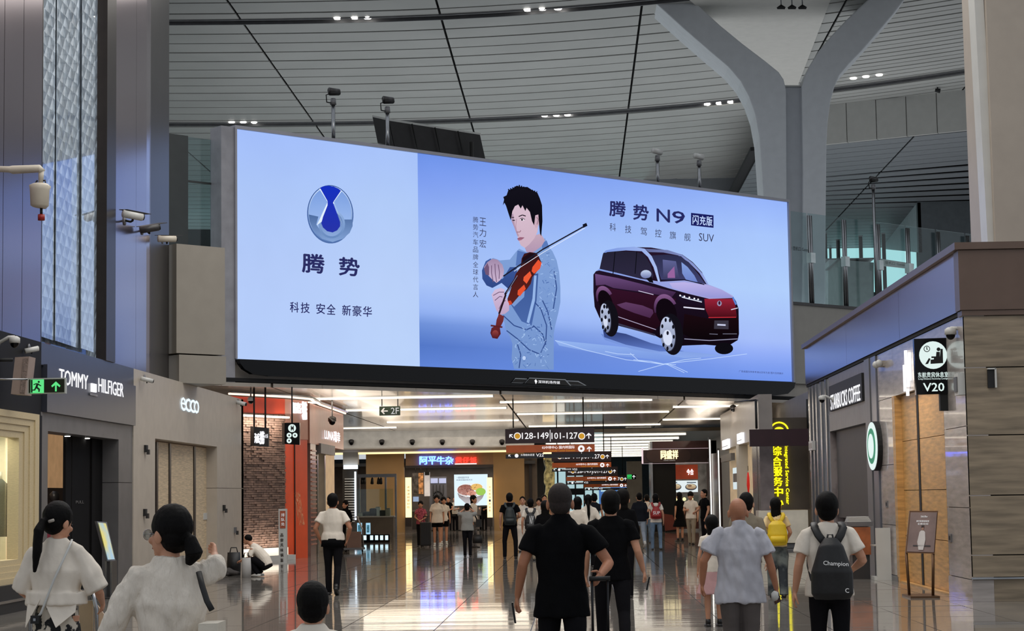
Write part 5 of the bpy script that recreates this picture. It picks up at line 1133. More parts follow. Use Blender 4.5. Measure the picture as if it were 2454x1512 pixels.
# free standing sign post
t = thing('queue_sign_post', 'slim white and orange standing sign before the orange doors', 'stand', onZ(676, 1345, 0)); Yz = 50.5
fbox(668, 1219, 687, 1354, Yz, .12, m_white, 'post', t); fbox(671, 1224, 684, 1266, Yz - .01, .02, mat('rust_label', (168, 84, 56), rough=.5), 'label_panel', t)
for j, ch in enumerate('品尝风味锅盔'): ptext(ch, 672, 1286 + j * 12, 679, 1278 + j * 12, mat('brown_print', (110, 84, 72), rough=.6), t, Yz - .01, .01, .004, 'character')
for j, ch in enumerate('排队处'): ptext(ch, 674, 1238 + j * 11, 682, 1230 + j * 11, m_sign_grey, t, Yz - .02, .01, .004, 'character')
# small 2F sign
t = thing('floor_sign', 'small dark green hanging sign with arrow and floor number', 'sign', onY(934, 985, 58)); Yh = 58
MB().slab([onY(909, 974, Yh), onY(959, 973, Yh), onY(959, 995, Yh), onY(909, 996, Yh)], (0, .08, 0)).build('panel', mat('green_black', (44, 54, 42), rough=.3, emis=.4), t)
def arrow(cx_, cy_, s, ang_, Y, m, par):
    P = [(-.5, -.08), (.15, -.08), (-.08, -.38), (.08, -.46), (.5, 0), (.08, .46), (-.08, .38), (.15, .08), (-.5, .08)]
    ca, sa = math.cos(ang_), math.sin(ang_); k_ = Y / FPX; c0 = onY(cx_, cy_, Y)
    MB().slab([c0 + Vector(((a * ca - b_ * sa) * s * k_, 0, (a * sa + b_ * ca) * s * k_)) for a, b_ in P], (0, -.006, 0)).build('arrow', m, par)
arrow(921, 985, 17, math.pi, Yh - .01, m_sign_grey, t); ptext('2F', 937, 992, 956, 977, m_sign_grey, t, Yh - .01, .01)
for x in (915, 953): a = onY(x, 973, Yh); MB().tube([a + Vector((0, .05, 0)), Vector((a.x, a.y + .05, 4.62))], .015, 6).build('rod', m_black, t)
# ------------------------------------------------ hanging gate signs
m_maroon = mat('maroon_sign', (50, 26, 32), rough=.35); m_rust = mat('rust_orange_sign', (176, 84, 36), rough=.35, emis=.15); m_signw = glow('sign_letter', (246, 244, 246), 1.0); m_goldico = mat('gold_icon', (206, 150, 30), rough=.4, emis=.5)
def gate(Y, x0, x1, ytop, label, full=True):
    """three stacked boards; sizes in image px of the nearest one, scaled by distance"""
    s = (x1 - x0) / 213.0
    t = thing('gate_sign', label, 'sign', onY((x0 + x1) / 2, ytop, Y))
    ub = fbox(x0, ytop, x1, ytop + 38 * s, Y, .18, m_maroon, 'upper_board', t); mbd = fbox(x0 + 2 * s, ytop + 39 * s, x1 + 1 * s, ytop + 60 * s, Y + .03, .14, m_rust, 'middle_board', t); lbd = fbox(x0 + 1 * s, ytop + 61 * s, x1 + 1 * s, ytop + 74 * s, Y + .03, .14, mat('navy_board', (24, 24, 34), rough=.35), 'lower_board', t)
    for fx in (.09, .88):
        a = onY(x0 + (x1 - x0) * fx, ytop, Y + .08); MB().tube([a, Vector((a.x, a.y, 4.62))], .02, 6).build('rod', m_black, t)
    Yt = Y - .004
    X = lambda v: x0 + v * s
    Z = lambda v: ytop + v * s
    arrow(X(14), Z(20), 12 * s, math.radians(135), Yt, m_signw, ub); arrow(X(200), Z(19), 14 * s, math.pi / 2, Yt, m_signw, ub)
    for cx_ in (29, 183): disc(onY(X(cx_), Z(20), Yt), 8.6 * s * Y / FPX, m_signw, 'ring', ub); disc(onY(X(cx_), Z(20), Yt - .012), 6.6 * s * Y / FPX, m_goldico, 'gate_icon', ub)
    ptext('128-149', X(40), Z(27), X(104), Z(12), m_signw, ub, Yt, .01); ptext('101-127', X(111), Z(27), X(173), Z(12), m_signw, ub, Yt, .01); fbox(X(107), Z(5), X(108), Z(33), Yt, .003, m_signw, 'divider', ub)
    ptext('02中转中心 国内转国际', X(88), Z(51), X(166), Z(44), m_signw, mbd, Yt + .03, .01); ptext('Transfer Center Domestic', X(106), Z(57), X(168), Z(53), m_goldico, mbd, Yt + .03); disc(onY(X(182), Z(50), Yt + .028), 8 * s * Y / FPX, m_signw, 'ring', mbd); disc(onY(X(182), Z(50), Yt + .014), 3 * s * Y / FPX, m_rust, 'transfer_icon', mbd); arrow(X(201), Z(51), 13 * s, math.pi / 2, Yt + .028, m_signw, mbd)
    arrow(X(10), Z(67), 7 * s, math.radians(135), Yt + .028, m_signw, lbd); disc(onY(X(27), Z(67), Yt + .028), 4.5 * s * Y / FPX, m_signw, 'ring', lbd); ptext('头等舱休息室', X(37), Z(68), X(70), Z(62.5), m_signw, lbd, Yt + .03); ptext('V22', X(74), Z(69), X(92), Z(62), m_signw, lbd, Yt + .03, .01)
gate(60, 1211, 1424, 1025, 'nearest maroon and orange gate number sign hanging over the walkway')
gate(78, 1322, 1464, 1081, 'second gate number sign, partly hidden behind the nearest one')
gate(96, 1356, 1480, 1118, 'third gate number sign down the corridor'); gate(112, 1398, 1505, 1138, 'farthest small gate number sign at the end of the corridor')
# back of the sign at right
t = thing('sign_back', 'plain dark maroon back of a hanging sign at the right', 'sign', onY(1867, 1048, 57)); fbox(1797, 1027, 1937, 1070, 57, .16, m_maroon, 'panel', t); a = onY(1813, 1027, 57.08); MB().tube([a, Vector((a.x, a.y, 4.3))], .035, 8).build('rod', m_black, t); MB().tube([Vector((a.x, a.y, 4.3)), Vector((a.x, 64.6, 4.58))], .03, 6).build('rod_stay', m_black, t); a = onY(1936, 1027, 57.08); MB().tube([a, Vector((a.x, a.y, 4.3))], .03, 8).build('rod', m_black, t)
# exit signs
t = thing('far_exit_sign', 'tiny green lit exit sign far down the corridor', 'sign', onY(1512, 1143, 100)); fbox(1503, 1137, 1514, 1148, 100, .08, glow('exit_green', (60, 220, 110), 1.2), 'panel', t); fbox(1514, 1137, 1524, 1148, 100, .08, m_black, 'panel_dark', t); arrow(1519, 1142.5, 8, math.pi / 2, 99.98, m_signw, t)
# ------------------------------------------------ yellow lettered panel
Yy = 58.5
t = thing('service_centre_panel', 'tall dark brown panel with yellow vertical lettering', 'sign', fp(1875, 1220, Yy))
fbox(1818, 1000, 1935, 1222, Yy, .2, mat('umber_panel', (72, 62, 54), rough=.5), 'panel', t)
m_yl = glow('yellow_letter', (250, 236, 20), 1.8)
for i, ch in enumerate('综合服务中心'): ptext(ch, 1849 + i * .8, 1092 + i * 24.4, 1873 + i * .8, 1070 + i * 24.4, m_yl, t, Yy - .05, .02, .05, 'character')
a = onY(1880, 1204, Yy - .05); text('lettering', 'Integrated Service Center', onY(1878, 1068, Yy - .05), (0, 0, -1.73), Vector((.13, 0, 0)), m_yl, t, .04, .01)
for k in range(12):
    a0, a1 = math.pi * k / 12, math.pi * (k + 1) / 12
    for (r0, r1) in ((20, 23.5),): MB().slab([onY(1867 + r * math.cos(a), 1034 - r * math.sin(a), Yy - .01) for r, a in ((r0, a0), (r1, a0), (r1, a1), (r0, a1))], (0, -.04, 0)).build('ring_segment', m_yl, t)
MB().slab([onY(1867 + 12 * math.cos(math.pi * i / 10), 1032 - 9 * math.sin(math.pi * i / 10), Yy - .01) for i in range(11)], (0, -.04, 0)).build('dome_mark', m_yl, t)
t = thing('service_counter_white', 'white counter front below the yellow lettered panel', 'counter', fp(1880, 1300, Yy)); fbox(1820, 1222, 1936, 1302, Yy - .9, .9, mat('cream_counter', (226, 216, 196), rough=.4), 'body', t); fbox(1819, 1302, 1937, 1314, Yy - .8, .8, m_grey, 'kick_plate', t)
# side shops between the panel and the restaurant
XS2 = 5.35
def p3(x): return onX(x, 1000, XS2).y
e = MB(); e.box(XS2, XS2 + .4, p3(1818), p3(1726), 3.2, 4.5); rs = struct('wall_right_shops', e, mat('grey_fascia', (150, 142, 136), rough=.3, var=.04))
MB().box(XS2, XS2 + .4, p3(1818), p3(1800), 0, 3.2).build('pier', mat('rose_grey_stone', (126, 116, 114), rough=.2, var=.1), rs)
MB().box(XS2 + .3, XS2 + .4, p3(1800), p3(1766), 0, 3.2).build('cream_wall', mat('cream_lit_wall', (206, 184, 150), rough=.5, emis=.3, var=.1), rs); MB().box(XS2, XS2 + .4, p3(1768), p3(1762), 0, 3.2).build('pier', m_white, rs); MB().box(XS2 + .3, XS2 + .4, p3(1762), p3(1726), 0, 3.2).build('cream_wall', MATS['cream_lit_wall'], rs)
MB().box(XS2 - .04, XS2 + .1, p3(1752), p3(1728), 2.75, 3.0).build('grey_box', m_grey, rs)
for i, (x0, x1, yb, yt) in enumerate(((1772, 1784, 1064, 1040), (1736, 1750, 1078, 1056))):
    t = thing('side_shop_sign', ['bright white square sign high on the grey fascia, nearer one', 'bright white square sign high on the grey fascia, farther one'][i], 'sign', onX(x0, yb, XS2)); a, c = onX(x0, yb, XS2), onX(x1, yb, XS2); MB().box(XS2 - .08, XS2, c.y, a.y, a.z, onX(x0, yt, XS2).z).build('lightbox', m_sign_white, t); MB().box(XS2 - .085, XS2 - .08, c.y + .1, a.y - .1, a.z + .08, a.z + .1).build('print_line', m_grey, t)
t = thing('red_wall_ornament', 'small red ornament on the shop pier right of the cream wall', 'ornament', onX(1797, 1155, XS2 - .02)); a = onX(1797, 1155, XS2); MB().tube([a + Vector((-.05, 0, z)) for z in (-.35, -.1, .15, .3)], [.02, .05, .04, .02], 10).build('body', mat('red_lacquer', (200, 36, 28), rough=.3, emis=.4), t); MB().tube([a + Vector((-.05, 0, .35)), a + Vector((-.05, 0, .5))], .01, 5).build('cord', m_black, t)
t = thing('counter_menu', 'small lit menu board between the side shops', 'sign', onX(1767, 1165, XS2)); a = onX(1760, 1180, XS2 + .2); c = onX(1774, 1180, XS2 + .2); MB().box(XS2 + .16, XS2 + .2, c.y, a.y, 1.75, 2.5).build('lightbox', glow('menu_cool', (206, 222, 226), 1.0), t); MB().box(XS2 + .15, XS2 + .16, c.y + .2, a.y - .2, 2.0, 2.3).build('print', m_grey, t)
# restaurant block facing us
Yr = 85.5
m_rest = mat('restaurant_maroon', (66, 32, 30), rough=.3, var=.05)
a, c = fp(1700, 1110, Yr), fp(1718, 1110, Yr)
e = MB(); e.box(a.x, c.x, Yr, Yr + 2, 0, 3.9); rst = struct('wall_restaurant', e, m_rest)
MB().box(fp(1537, 1, Yr).x, c.x, Yr, Yr + 2, 3.14, 3.9).build('header', m_rest, rst); MB().box(fp(1535, 1, Yr).x, fp(1540, 1, Yr).x, Yr - .05, Yr + 2, 0, 3.9).build('edge_post', m_steel, rst)
MB().box(fp(1540, 1, Yr).x, fp(1594, 1, Yr).x, Yr + .1, Yr + .4, 0, 3.14).build('black_wall', m_black, rst)
MB().box(fp(1672, 1, Yr).x, fp(1702, 1, Yr).x, Yr + .1, Yr + .4, 0, 3.14).build('maroon_wall', m_rest, rst)
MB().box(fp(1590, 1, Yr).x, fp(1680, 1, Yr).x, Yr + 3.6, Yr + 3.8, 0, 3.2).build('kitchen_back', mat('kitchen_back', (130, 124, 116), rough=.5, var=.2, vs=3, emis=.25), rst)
t = thing('restaurant_sign', 'dark rounded sign with gold glowing characters on the maroon header', 'sign', fp(1605, 1092, Yr)); fbox(1542, 1076, 1696, 1109, Yr - .1, .1, mat('sign_deep_brown', (52, 30, 28), rough=.3), 'box', t)
ob = [(1565, 1077), (1640, 1076), (1652, 1082), (1656, 1092), (1652, 1101), (1640, 1108), (1565, 1109), (1552, 1101), (1548, 1092), (1552, 1082)]
MB().slab([onY(x, y, Yr - .11) for x, y in ob], (0, -.05, 0)).build('rounded_plate', mat('plate_brown', (64, 40, 34), rough=.3), t)
ptext('同盛祥', 1584, 1100, 1625, 1079, glow('gold_glow', (255, 236, 180), 1.5), t, Yr - .17, .03, .04)
ptext('TONG SHENG', 1590, 1104.5, 1618, 1102, m_sign_grey, t, Yr - .17, 0, .02)
for (x0, y0, x1, y1) in ((1539, 1074, 1698, 1076), (1539, 1109, 1698, 1111), (1538, 1074, 1541, 1111)): fbox(x0, y0, x1, y1, Yr - .14, .05, glow('rose_edge', (240, 214, 220), 1.0), 'edge_light', t)
t = thing('restaurant_menu', 'orange lit menu header above two food pictures over the counter', 'sign', fp(1634, 1140, Yr + 1)); fbox(1596, 1113, 1672, 1149, Yr + 1, .1, mat('orange_header', (178, 72, 44), rough=.4, emis=.35), 'header', t); ptext('今合', 1646, 1138, 1662, 1124, m_sign_white, t, Yr + .98, .03, .02)
fbox(1597, 1151, 1672, 1180, Yr + 1, .1, glow('menu_white', (226, 236, 238), 1.0), 'lightbox', t)
Mf = Art(lambda x, y, off: onY(x, y, Yr + .97 - off * 5), .002)
for cx_ in (1619, 1656): Mf.ell(cx_, 1167, 14, 8, (70, 70, 76)); Mf.ell(cx_, 1166, 12, 6, (222, 206, 170), (150, 120, 90)); Mf.ell(cx_ - 3, 1164, 5, 2.4, (120, 90, 70))
for x0 in (1601, 1646): Mf.line([(x0, 1156), (x0 + 22, 1156)], 2.4, (80, 90, 100)); Mf.line([(x0, 1160), (x0 + 8, 1160)], 1.2, (120, 130, 140))
Mf.build('food_pictures', t)
t = thing('food_counter', 'glass topped serving counter under the food pictures', 'counter', fp(1634, 1260, Yr + 1)); fbox(1597, 1222, 1674, 1268, Yr + .8, .8, mat('brown_counter', (112, 62, 46), rough=.4), 'body', t); fbox(1597, 1186, 1674, 1222, Yr + .8, .03, m_glass, 'glass', t)
for i in range(4): q = fp(1606 + i * 17, 1196, Yr + 1.2); MB().ball(q, .08, 8, 6).build('lamp', m_warmlight, t)
t = thing('menu_stand', 'rust coloured menu stand leaning in front of the serving counter', 'stand', onZ(1605, 1272, 0)); MB().slab([onY(1590, 1231, Yr - 1), onY(1612, 1234, Yr - 1), onY(1626, 1268, Yr - 1), onY(1594, 1272, Yr - 1)], (0, .06, 0)).build('board', mat('rust_board', (140, 62, 44), rough=.4), t); MB().tube([onY(1598, 1268, Yr - 1), Vector((onY(1598, 1268, Yr - 1).x, Yr - .6, 0))], .02, 5).build('leg', m_black, t)
# lit white edges on the corridor corner
for i, x in enumerate((1702, 1722)):
    a = onY(x, 1100, Yr - 1.5 - i * 1.5); t = thing('edge_light', ['vertical white light line on the restaurant corner, left one', 'vertical white light line on the restaurant corner, right one'][i], 'lamp', (a.x, a.y, 0)); MB().box(a.x - .02, a.x + .02, a.y, a.y + .06, .1, 3.9 - i * .5).build('lamp', m_whitelight, t); MB().box(a.x - .06, a.x + .06, a.y + .06, a.y + .1, 0, 4.0 - i * .5).build('channel', m_steel, t)
e = MB(); a = onY(1704, 1100, Yr - 1.4); c = onY(1721, 1100, Yr - 3); e.slab([(a.x, a.y, 0), (c.x, c.y, 0), (c.x, c.y, 3.3), (a.x, a.y, 3.3)], (.05, .05, 0)); struct('door_1', e, m_rest)
# deep corridor left side
def dbox(x0, y0, x1, y1, Y, d, m, nm):
    a, c = fp(x0, y1, Y), fp(x1, y0, Y); e = MB(); e.box(a.x, c.x, Y, Y + d, max(0, a.z), c.z); return struct(nm, e, m)
dbox(1256, 1080, 1286, 1290, 95, .4, mat('bronze_wall_deep', (112, 96, 80), rough=.4), 'wall_deep_left'); dbox(1270, 1100, 1274, 1290, 94.6, .3, m_clad_dark, 'trim_7')
dbox(1285, 1090, 1302, 1290, 98, .5, m_black, 'wall_deep_black')
t = thing('gold_leaf_column', 'lit gold and white rippled column deep in the corridor', 'column', fp(1316, 1200, 99)); a = fp(1302, 1100, 99); c = fp(1330, 1100, 99)
MB().tube([((a.x + c.x) / 2 + .03 * math.sin(i * 2.1), 99, i * .3) for i in range(13)], [.26 + .04 * math.sin(i * 1.7) for i in range(13)], 14).build('shaft', mat('gold_ripple', (190, 168, 110), rough=.3, var=.5, vs=4, emis=.35), t); MB().box(a.x, c.x, 98.8, 99.3, 3.5, 3.9).build('capital', m_yel, t)
t = thing('bright_far_shop', 'pale cyan lit interior at the end of the corridor', 'shop', fp(1385, 1200, 140)); fbox(1320, 1120, 1446, 1240, 140, .3, glow('cyan_interior', (176, 208, 212), .95), 'back_panel', t)
for k in range(5): fbox(1336 + k * 21, 1120, 1338 + k * 21, 1232, 139.6, .1, mat('pale_mullion', (120, 140, 146), rough=.5), 'mullion', t)
fbox(1360, 1170, 1400, 1186, 139.5, .2, m_dark, 'dark_shelf', t)
t = thing('blue_info_screen', 'blue lit information screen at the end of the corridor', 'screen', fp(1465, 1185, 120)); fbox(1436, 1162, 1505, 1210, 120, .1, glow('info_blue', (70, 110, 170), 1.0), 'panel', t); fbox(1466, 1208, 1474, 1246, 120.02, .1, m_dark, 'post', t); fbox(1440, 1168, 1463, 1178, 119.9, .08, glow('info_pale', (190, 225, 235), 1.0), 'text_block', t); fbox(1480, 1170, 1503, 1176, 119.9, .08, MATS['info_pale'], 'text_block', t); fbox(1478, 1164, 1503, 1167, 119.9, .08, MATS['info_pale'], 'text_block', t)
dbox(1505, 1105, 1538, 1280, 100, .4, mat('grey_stone_deep', (140, 134, 122), rough=.4), 'wall_deep_right')
e = MB(); e.box(-20, 20, 150, 150.3, 0, 4.6); struct('wall_corridor_end', e, m_farw)
e = MB(); e.box(-13.2, -13, 51, 98, 0, 4.6); struct('wall_corridor_left', e, m_beige)
e = MB(); e.box(6.9, 7.1, 58, 150, 0, 4.6); struct('wall_corridor_right', e, m_beige)
# ------------------------------------------------ cameras and boxes on the left wall
t = thing('big_camera', 'cream housing camera hanging from a long wall arm, far left', 'security camera', onY(95, 470, 27)); Yc = 27
A_ = lambda x, y: onY(x, y, Yc)
m_cam = mat('cream_camera_shell', (196, 188, 172), rough=.4)
MB().tube([A_(-30, 404), A_(22, 406), A_(30, 407), A_(95, 404), A_(101, 412)], [.04, .045, .06, .055, .05], 10).build('arm', m_cam, t)
MB().tube([A_(99, 408), A_(98, 440)], [.04, .035], 8).build('neck', m_cam, t)
MB().tube([A_(96, 440), A_(96, 446), A_(95, 455), A_(95, 492), A_(94, 498)], [.10, .155, .14, .13, .09], 12).build('housing', m_cam, t)
MB().tube([A_(72, 446), A_(120, 446)], .015, 6).build('rim', m_grey, t)
MB().tube([A_(90, 432), A_(84, 440), A_(78, 448), A_(72, 452)], .012, 5).build('cable', m_black, t); MB().tube([A_(99, 434), A_(108, 432), A_(109, 440), A_(100, 444)], .014, 5).build('cable', m_black, t)
MB().tube([A_(99, 498), A_(99, 514)], .02, 6).build('stem', m_black, t); MB().tube([A_(99, 514), A_(99, 528)], .05, 8).build('red_cap', mat('red_cap', (150, 30, 26), rough=.4), t)
t = thing('bullet_camera', 'grey bullet camera on the purple lit cladding, uppermost of three', 'security camera', onX(300, 530, XL)); W_ = lambda x, y, o=.0: onX(x, y, XL + o)
def bullet(t, base, body, d, s, mb=m_white, hood=True):
    MB().tube([base, base + Vector((.02, 0, 0))], .10 * s, 10).build('mount', m_grey, t)
    MB().tube([base, base + Vector((.12 * s, 0, -.03 * s)), body - Vector((0, 0, .10 * s)), body], .022 * s, 7).build('bracket', m_black, t)
    MB().tube([body - d * .2 * s, body + d * .2 * s], .075 * s, 10).build('body', mb, t)
    MB().tube([body + d * .19 * s, body + d * .23 * s], .06 * s, 10).build('lens', m_black, t)
    if hood: MB().obox(body - d * .2 * s + Vector((-.08 * s, 0, .07 * s)), d * .5 * s, Vector((.16 * s, 0, 0)), (0, 0, .012)).build('hood', m_dark, t)
bullet(t, W_(298, 528, 0), W_(318, 516, .28), Vector((.75, .6, -.1)).normalized(), 1.0); 
t = thing('bullet_camera', 'black bullet camera on the purple lit cladding, middle of three', 'security camera', onX(345, 555, XL)); bullet(t, W_(340, 552, 0), W_(358, 548, .26), Vector((.7, .3, .15)).normalized(), .95, m_dark)
t = thing('bullet_camera', 'white bullet camera near the greige box, lowest of three', 'security camera', onX(395, 575, XL)); bullet(t, W_(388, 574, 0), W_(400, 572, .2), Vector((.8, .5, .05)).normalized(), .95, m_cam)
cam_dome(onX(35, 822, XL + .25), 'white dome camera above the beige loudspeaker, upper left', (1, 0, 0), .75)
t = thing('bullet_camera', 'small white bullet camera right of the dome camera on the black band', 'security camera', onX(72, 838, XL)); bullet(t, W_(68, 832, 0), W_(76, 838, .12), Vector((.7, .5, .2)).normalized(), .55, m_white, False)
t = thing('bullet_camera', 'small white bullet camera on the taupe wall above the logo', 'security camera', onX(350, 908, XL)); bullet(t, W_(345, 905, 0), W_(352, 910, .14), Vector((.8, .4, -.2)).normalized(), .6, m_white, False)
t = thing('bullet_camera', 'white bullet camera at the ceiling corner over the taupe wall', 'security camera', onX(575, 965, XL)); bullet(t, W_(570, 962, 0), W_(577, 966, .12), Vector((.8, -.2, -.2)).normalized(), .7, m_white, False)
t = thing('loudspeaker', 'tall beige loudspeaker box on the black band, left edge', 'loudspeaker', onX(48, 900, XL + .3)); L_ = lambda x, y: onY(x, y, 29.3)
MB().slab([L_(36, 856), L_(70, 854), L_(60, 946), L_(26, 944)], (0, .35, 0)).build('cabinet', mat('speaker_beige', (150, 132, 122), rough=.5), t); MB().slab([L_(56, 859), L_(68, 858), L_(59, 942), L_(48, 941)], (0, -.01, 0)).build('grille', mat('speaker_grille', (128, 112, 104), rough=.7, var=.2, vs=60), t); MB().tube([L_(30, 862), L_(20, 862) + Vector((-.3, 0, 0))], .03, 6).build('bracket', m_black, t)
t = thing('exit_sign', 'green lit running-man exit sign hanging beside the loudspeaker', 'sign', onY(110, 925, 28)); Yx = 28
fbox(66, 905, 157, 944, Yx, .08, mat('exit_frame', (176, 180, 172), rough=.3), 'frame', t); fbox(69, 908, 154, 941, Yx - .01, .02, mat('exit_dark', (40, 44, 34), rough=.15), 'face', t); m_gr = glow('exit_green_lit', (90, 226, 130), 1.0); gpn = fbox(73, 909, 105, 942, Yx - .02, .01, m_gr, 'green_panel', t)
q = onY(68, 909, Yx + .04); MB().tube([q, Vector((XL, q.y, q.z + .02))], .014, 6).build('wall_arm', m_steel, t)
m_dg = mat('exit_ink', (16, 50, 28), rough=.5)
def ex(pts, m=m_dg): MB().slab([onY(x, y, Yx - .022) for x, y in pts], (0, -.004, 0)).build('running_man', m, gpn)
disc(onY(93, 915, Yx - .022), 2.6 * Yx / FPX, m_dg, 'running_man', t, .004, 10)
ex([(88, 918), (93, 919), (90, 928), (85, 927)]); ex([(92, 919), (99, 924), (98, 926), (91, 922)]); ex([(87, 918), (80, 921), (81, 923), (88, 920)]); ex([(86, 926), (90, 927), (96, 932), (95, 939), (92, 939), (92, 934), (85, 929)]); ex([(85, 927), (88, 929), (84, 936), (76, 936), (76, 934), (82, 933)]); ex([(74, 910), (78, 910), (78, 941), (74, 941)])
arrow(134, 926, 24, math.pi / 2, Yx - .022, m_gr, t)
# totem poster stand near the charcoal doors
t = thing('poster_totem', 'slanted lit poster on a dark floor stand by the charcoal doors', 'stand', onZ(262, 1430, 0)); Yt_ = 33.5
MB().slab([onY(232, 1249, Yt_), onY(256, 1251, Yt_ + .5), onY(277, 1343, Yt_ + .3), onY(257, 1345, Yt_ - .2)], (-.05, .05, 0)).build('frame', m_grey, t)
MB().slab([onY(235, 1252, Yt_ - .03), onY(254, 1254, Yt_ + .47), onY(274, 1340, Yt_ + .27), onY(258, 1341, Yt_ - .22)], (.008, -.008, 0)).build('poster', mat('poster_blue_yellow', (150, 190, 214), c2=(216, 206, 110), var=.1, rough=.3, emis=.35, vs=1.4, thr=(.45, .6)), t)
a, c = onY(257, 1344, Yt_), onY(277, 1344, Yt_ + .2); MB().box(a.x, c.x, Yt_ - .1, Yt_ + .3, 0, a.z).build('post', m_dark, t); MB().box(a.x - .01, a.x + .02, Yt_ - .12, Yt_ - .1, 0, a.z).build('edge', m_steel, t); MB().box(c.x - .02, c.x + .01, Yt_ - .12, Yt_ - .1, 0, a.z).build('edge', m_steel, t)
MB().box(a.x - .2, c.x + .2, Yt_ - .3, Yt_ + .5, 0, .03).build('foot', m_dark, t)
# ================================================================ PEOPLE
m_skin = mat('skin', (196, 142, 112), rough=.55, var=.06, vs=8)
m_skin_d = mat('skin_tanned', (168, 112, 82), rough=.55, var=.08, vs=8)
m_hair = mat('black_hair', (9, 7, 7), rough=.6, spec=.12, var=.3, vs=60, stretch=(6, 6, .6), bump=.35, bs=70)
m_buzz = mat('cropped_hair', (34, 24, 21), rough=.8, var=.2, vs=60)
def cloth(name, c, bump=.4, bs=9, **k): return mat(name, c, rough=.9, var=k.pop('var', .05), vs=k.pop('vs', 4), bump=bump, bs=bs, spec=.08, **k)
m_blk = cloth('black_cotton', (13, 13, 15)); m_blk2 = cloth('black_trouser', (22, 21, 24)); m_wht = cloth('white_cotton', (226, 216, 202)); m_gry = cloth('grey_blue_shirting', (182, 182, 190), bump=1, bs=5, stretch=(1.6, 1.6, .7))
m_gtr = cloth('grey_trouser', (92, 86, 84), bump=.5); m_jean = cloth('blue_jean', (104, 122, 142), var=.2); m_beit = cloth('beige_trouser', (150, 138, 120)); m_pinkc = cloth('pink_print', (170, 86, 100), var=.3, vs=20)
m_dkjac = cloth('dark_jacket', (30, 32, 38)); m_yelb = mat('yellow_nylon', (222, 186, 24), rough=.5, var=.05, bump=.2, bs=12); m_redb = mat('red_nylon', (150, 26, 26), rough=.5); m_blkb = mat('black_nylon', (16, 16, 18), rough=.5, bump=.15, bs=14)
m_floral = mat('floral_print', (200, 190, 174), c2=(18, 18, 20), thr=(.50, .54), var=.1, vs=13, rough=.85, bump=.1); m_camo = mat('washed_denim', (44, 50, 56), c2=(112, 118, 114), thr=(.42, .62), vs=5, rough=.85, bump=.3, bs=8)
m_greyt = cloth('grey_tee', (150, 148, 142)); m_cream = MATS['cream_moulding']; m_blouse = cloth('crinkled_white_blouse', (226, 216, 202), bump=1, bs=14, stretch=(2.2, 2.2, .6)); m_kh = cloth('khaki_tee', (130, 120, 104)); m_shoe = mat('dark_shoe', (26, 24, 24), rough=.4); m_shoew = mat('white_shoe', (214, 212, 206), rough=.5)
DG = None
def remesh(mb, name, m, par, vox, smooth=4, fold=0.0, ffreq=7.0, seed=0, xf=None):
    me = bpy.data.meshes.new(name); me.from_pydata(mb.v, [], mb.f); me.update()
    o = bpy.data.objects.new(name, me); COL.objects.link(o)
    r = o.modifiers.new('r', 'REMESH'); r.mode = 'VOXEL'; r.voxel_size = vox; r.use_smooth_shade = True
    s = o.modifiers.new('s', 'SMOOTH'); s.iterations = smooth; s.factor = .5
    dg = bpy.context.evaluated_depsgraph_get(); me2 = bpy.data.meshes.new_from_object(o.evaluated_get(dg))
    bpy.data.objects.remove(o); bpy.data.meshes.remove(me); me2.name = name
    if fold > 0:
        off = Vector((seed * 3.1, seed * 1.7, 0))
        ns = [v.normal.copy() for v in me2.vertices]
        for v, nn in zip(me2.vertices, ns):
            c = v.co
            q = noise.noise(Vector((c.x * ffreq, c.y * ffreq, c.z * ffreq * .45 + c.x * 3)) + off) + .5 * noise.noise(Vector((c.x * ffreq * 2.3, c.y * ffreq * 2.3, c.z * ffreq + c.x * 5)) + off)
            v.co = c + nn * (q * fold)
    if xf is not None: me2.transform(xf)
    me2.materials.clear(); me2.materials.append(m)
    for p in me2.polygons: p.use_smooth = True
    ob = bpy.data.objects.new(name, me2); COL.objects.link(ob)
    if par: put(ob, par)
    return ob
def hand(mb, w, d, n, side, curl=.5, s=1.0):
    """palm and five bent fingers; d along the forearm, n towards the palm side, thumb on the side axis"""
    d = d.normalized(); n = (n - d * n.dot(d)).normalized(); a = d.cross(n).normalized() * side
    mb.tube([w - d * .02, w + d * .02, w + d * .05, w + d * .088], [(.024 * s, .02 * s), (.034 * s, .017 * s), (.041 * s, .016 * s), (.040 * s, .013 * s)], 10, flat=a)
    for i, (off, L_) in enumerate(((.030, .070), (.010, .080), (-.010, .075), (-.029, .058))):
        p = w + d * .075 + a * off * s; q = p; dd = d; pts = [p]
        for k in range(3):
            an = curl * (.35 + .35 * k); dd = (d * math.cos(an * (k + 1) * .8) + n * math.sin(an * (k + 1) * .8)).normalized(); q = q + dd * L_ * s * (.45, .32, .26)[k]; pts.append(q)
        mb.tube(pts, [.0092 * s, .0085 * s, .008 * s, .006 * s], 7)
    p = w + d * .022 + a * .026 * s; t1 = (d * .6 + a * .75 + n * .25).normalized(); t2 = (d * .85 + a * .25 + n * .45).normalized()
    mb.tube([p, p + t1 * .04 * s, p + t1 * .04 * s + t2 * .03 * s, p + t1 * .04 * s + t2 * .055 * s], [.014 * s, .011 * s, .0095 * s, .007 * s], 7)
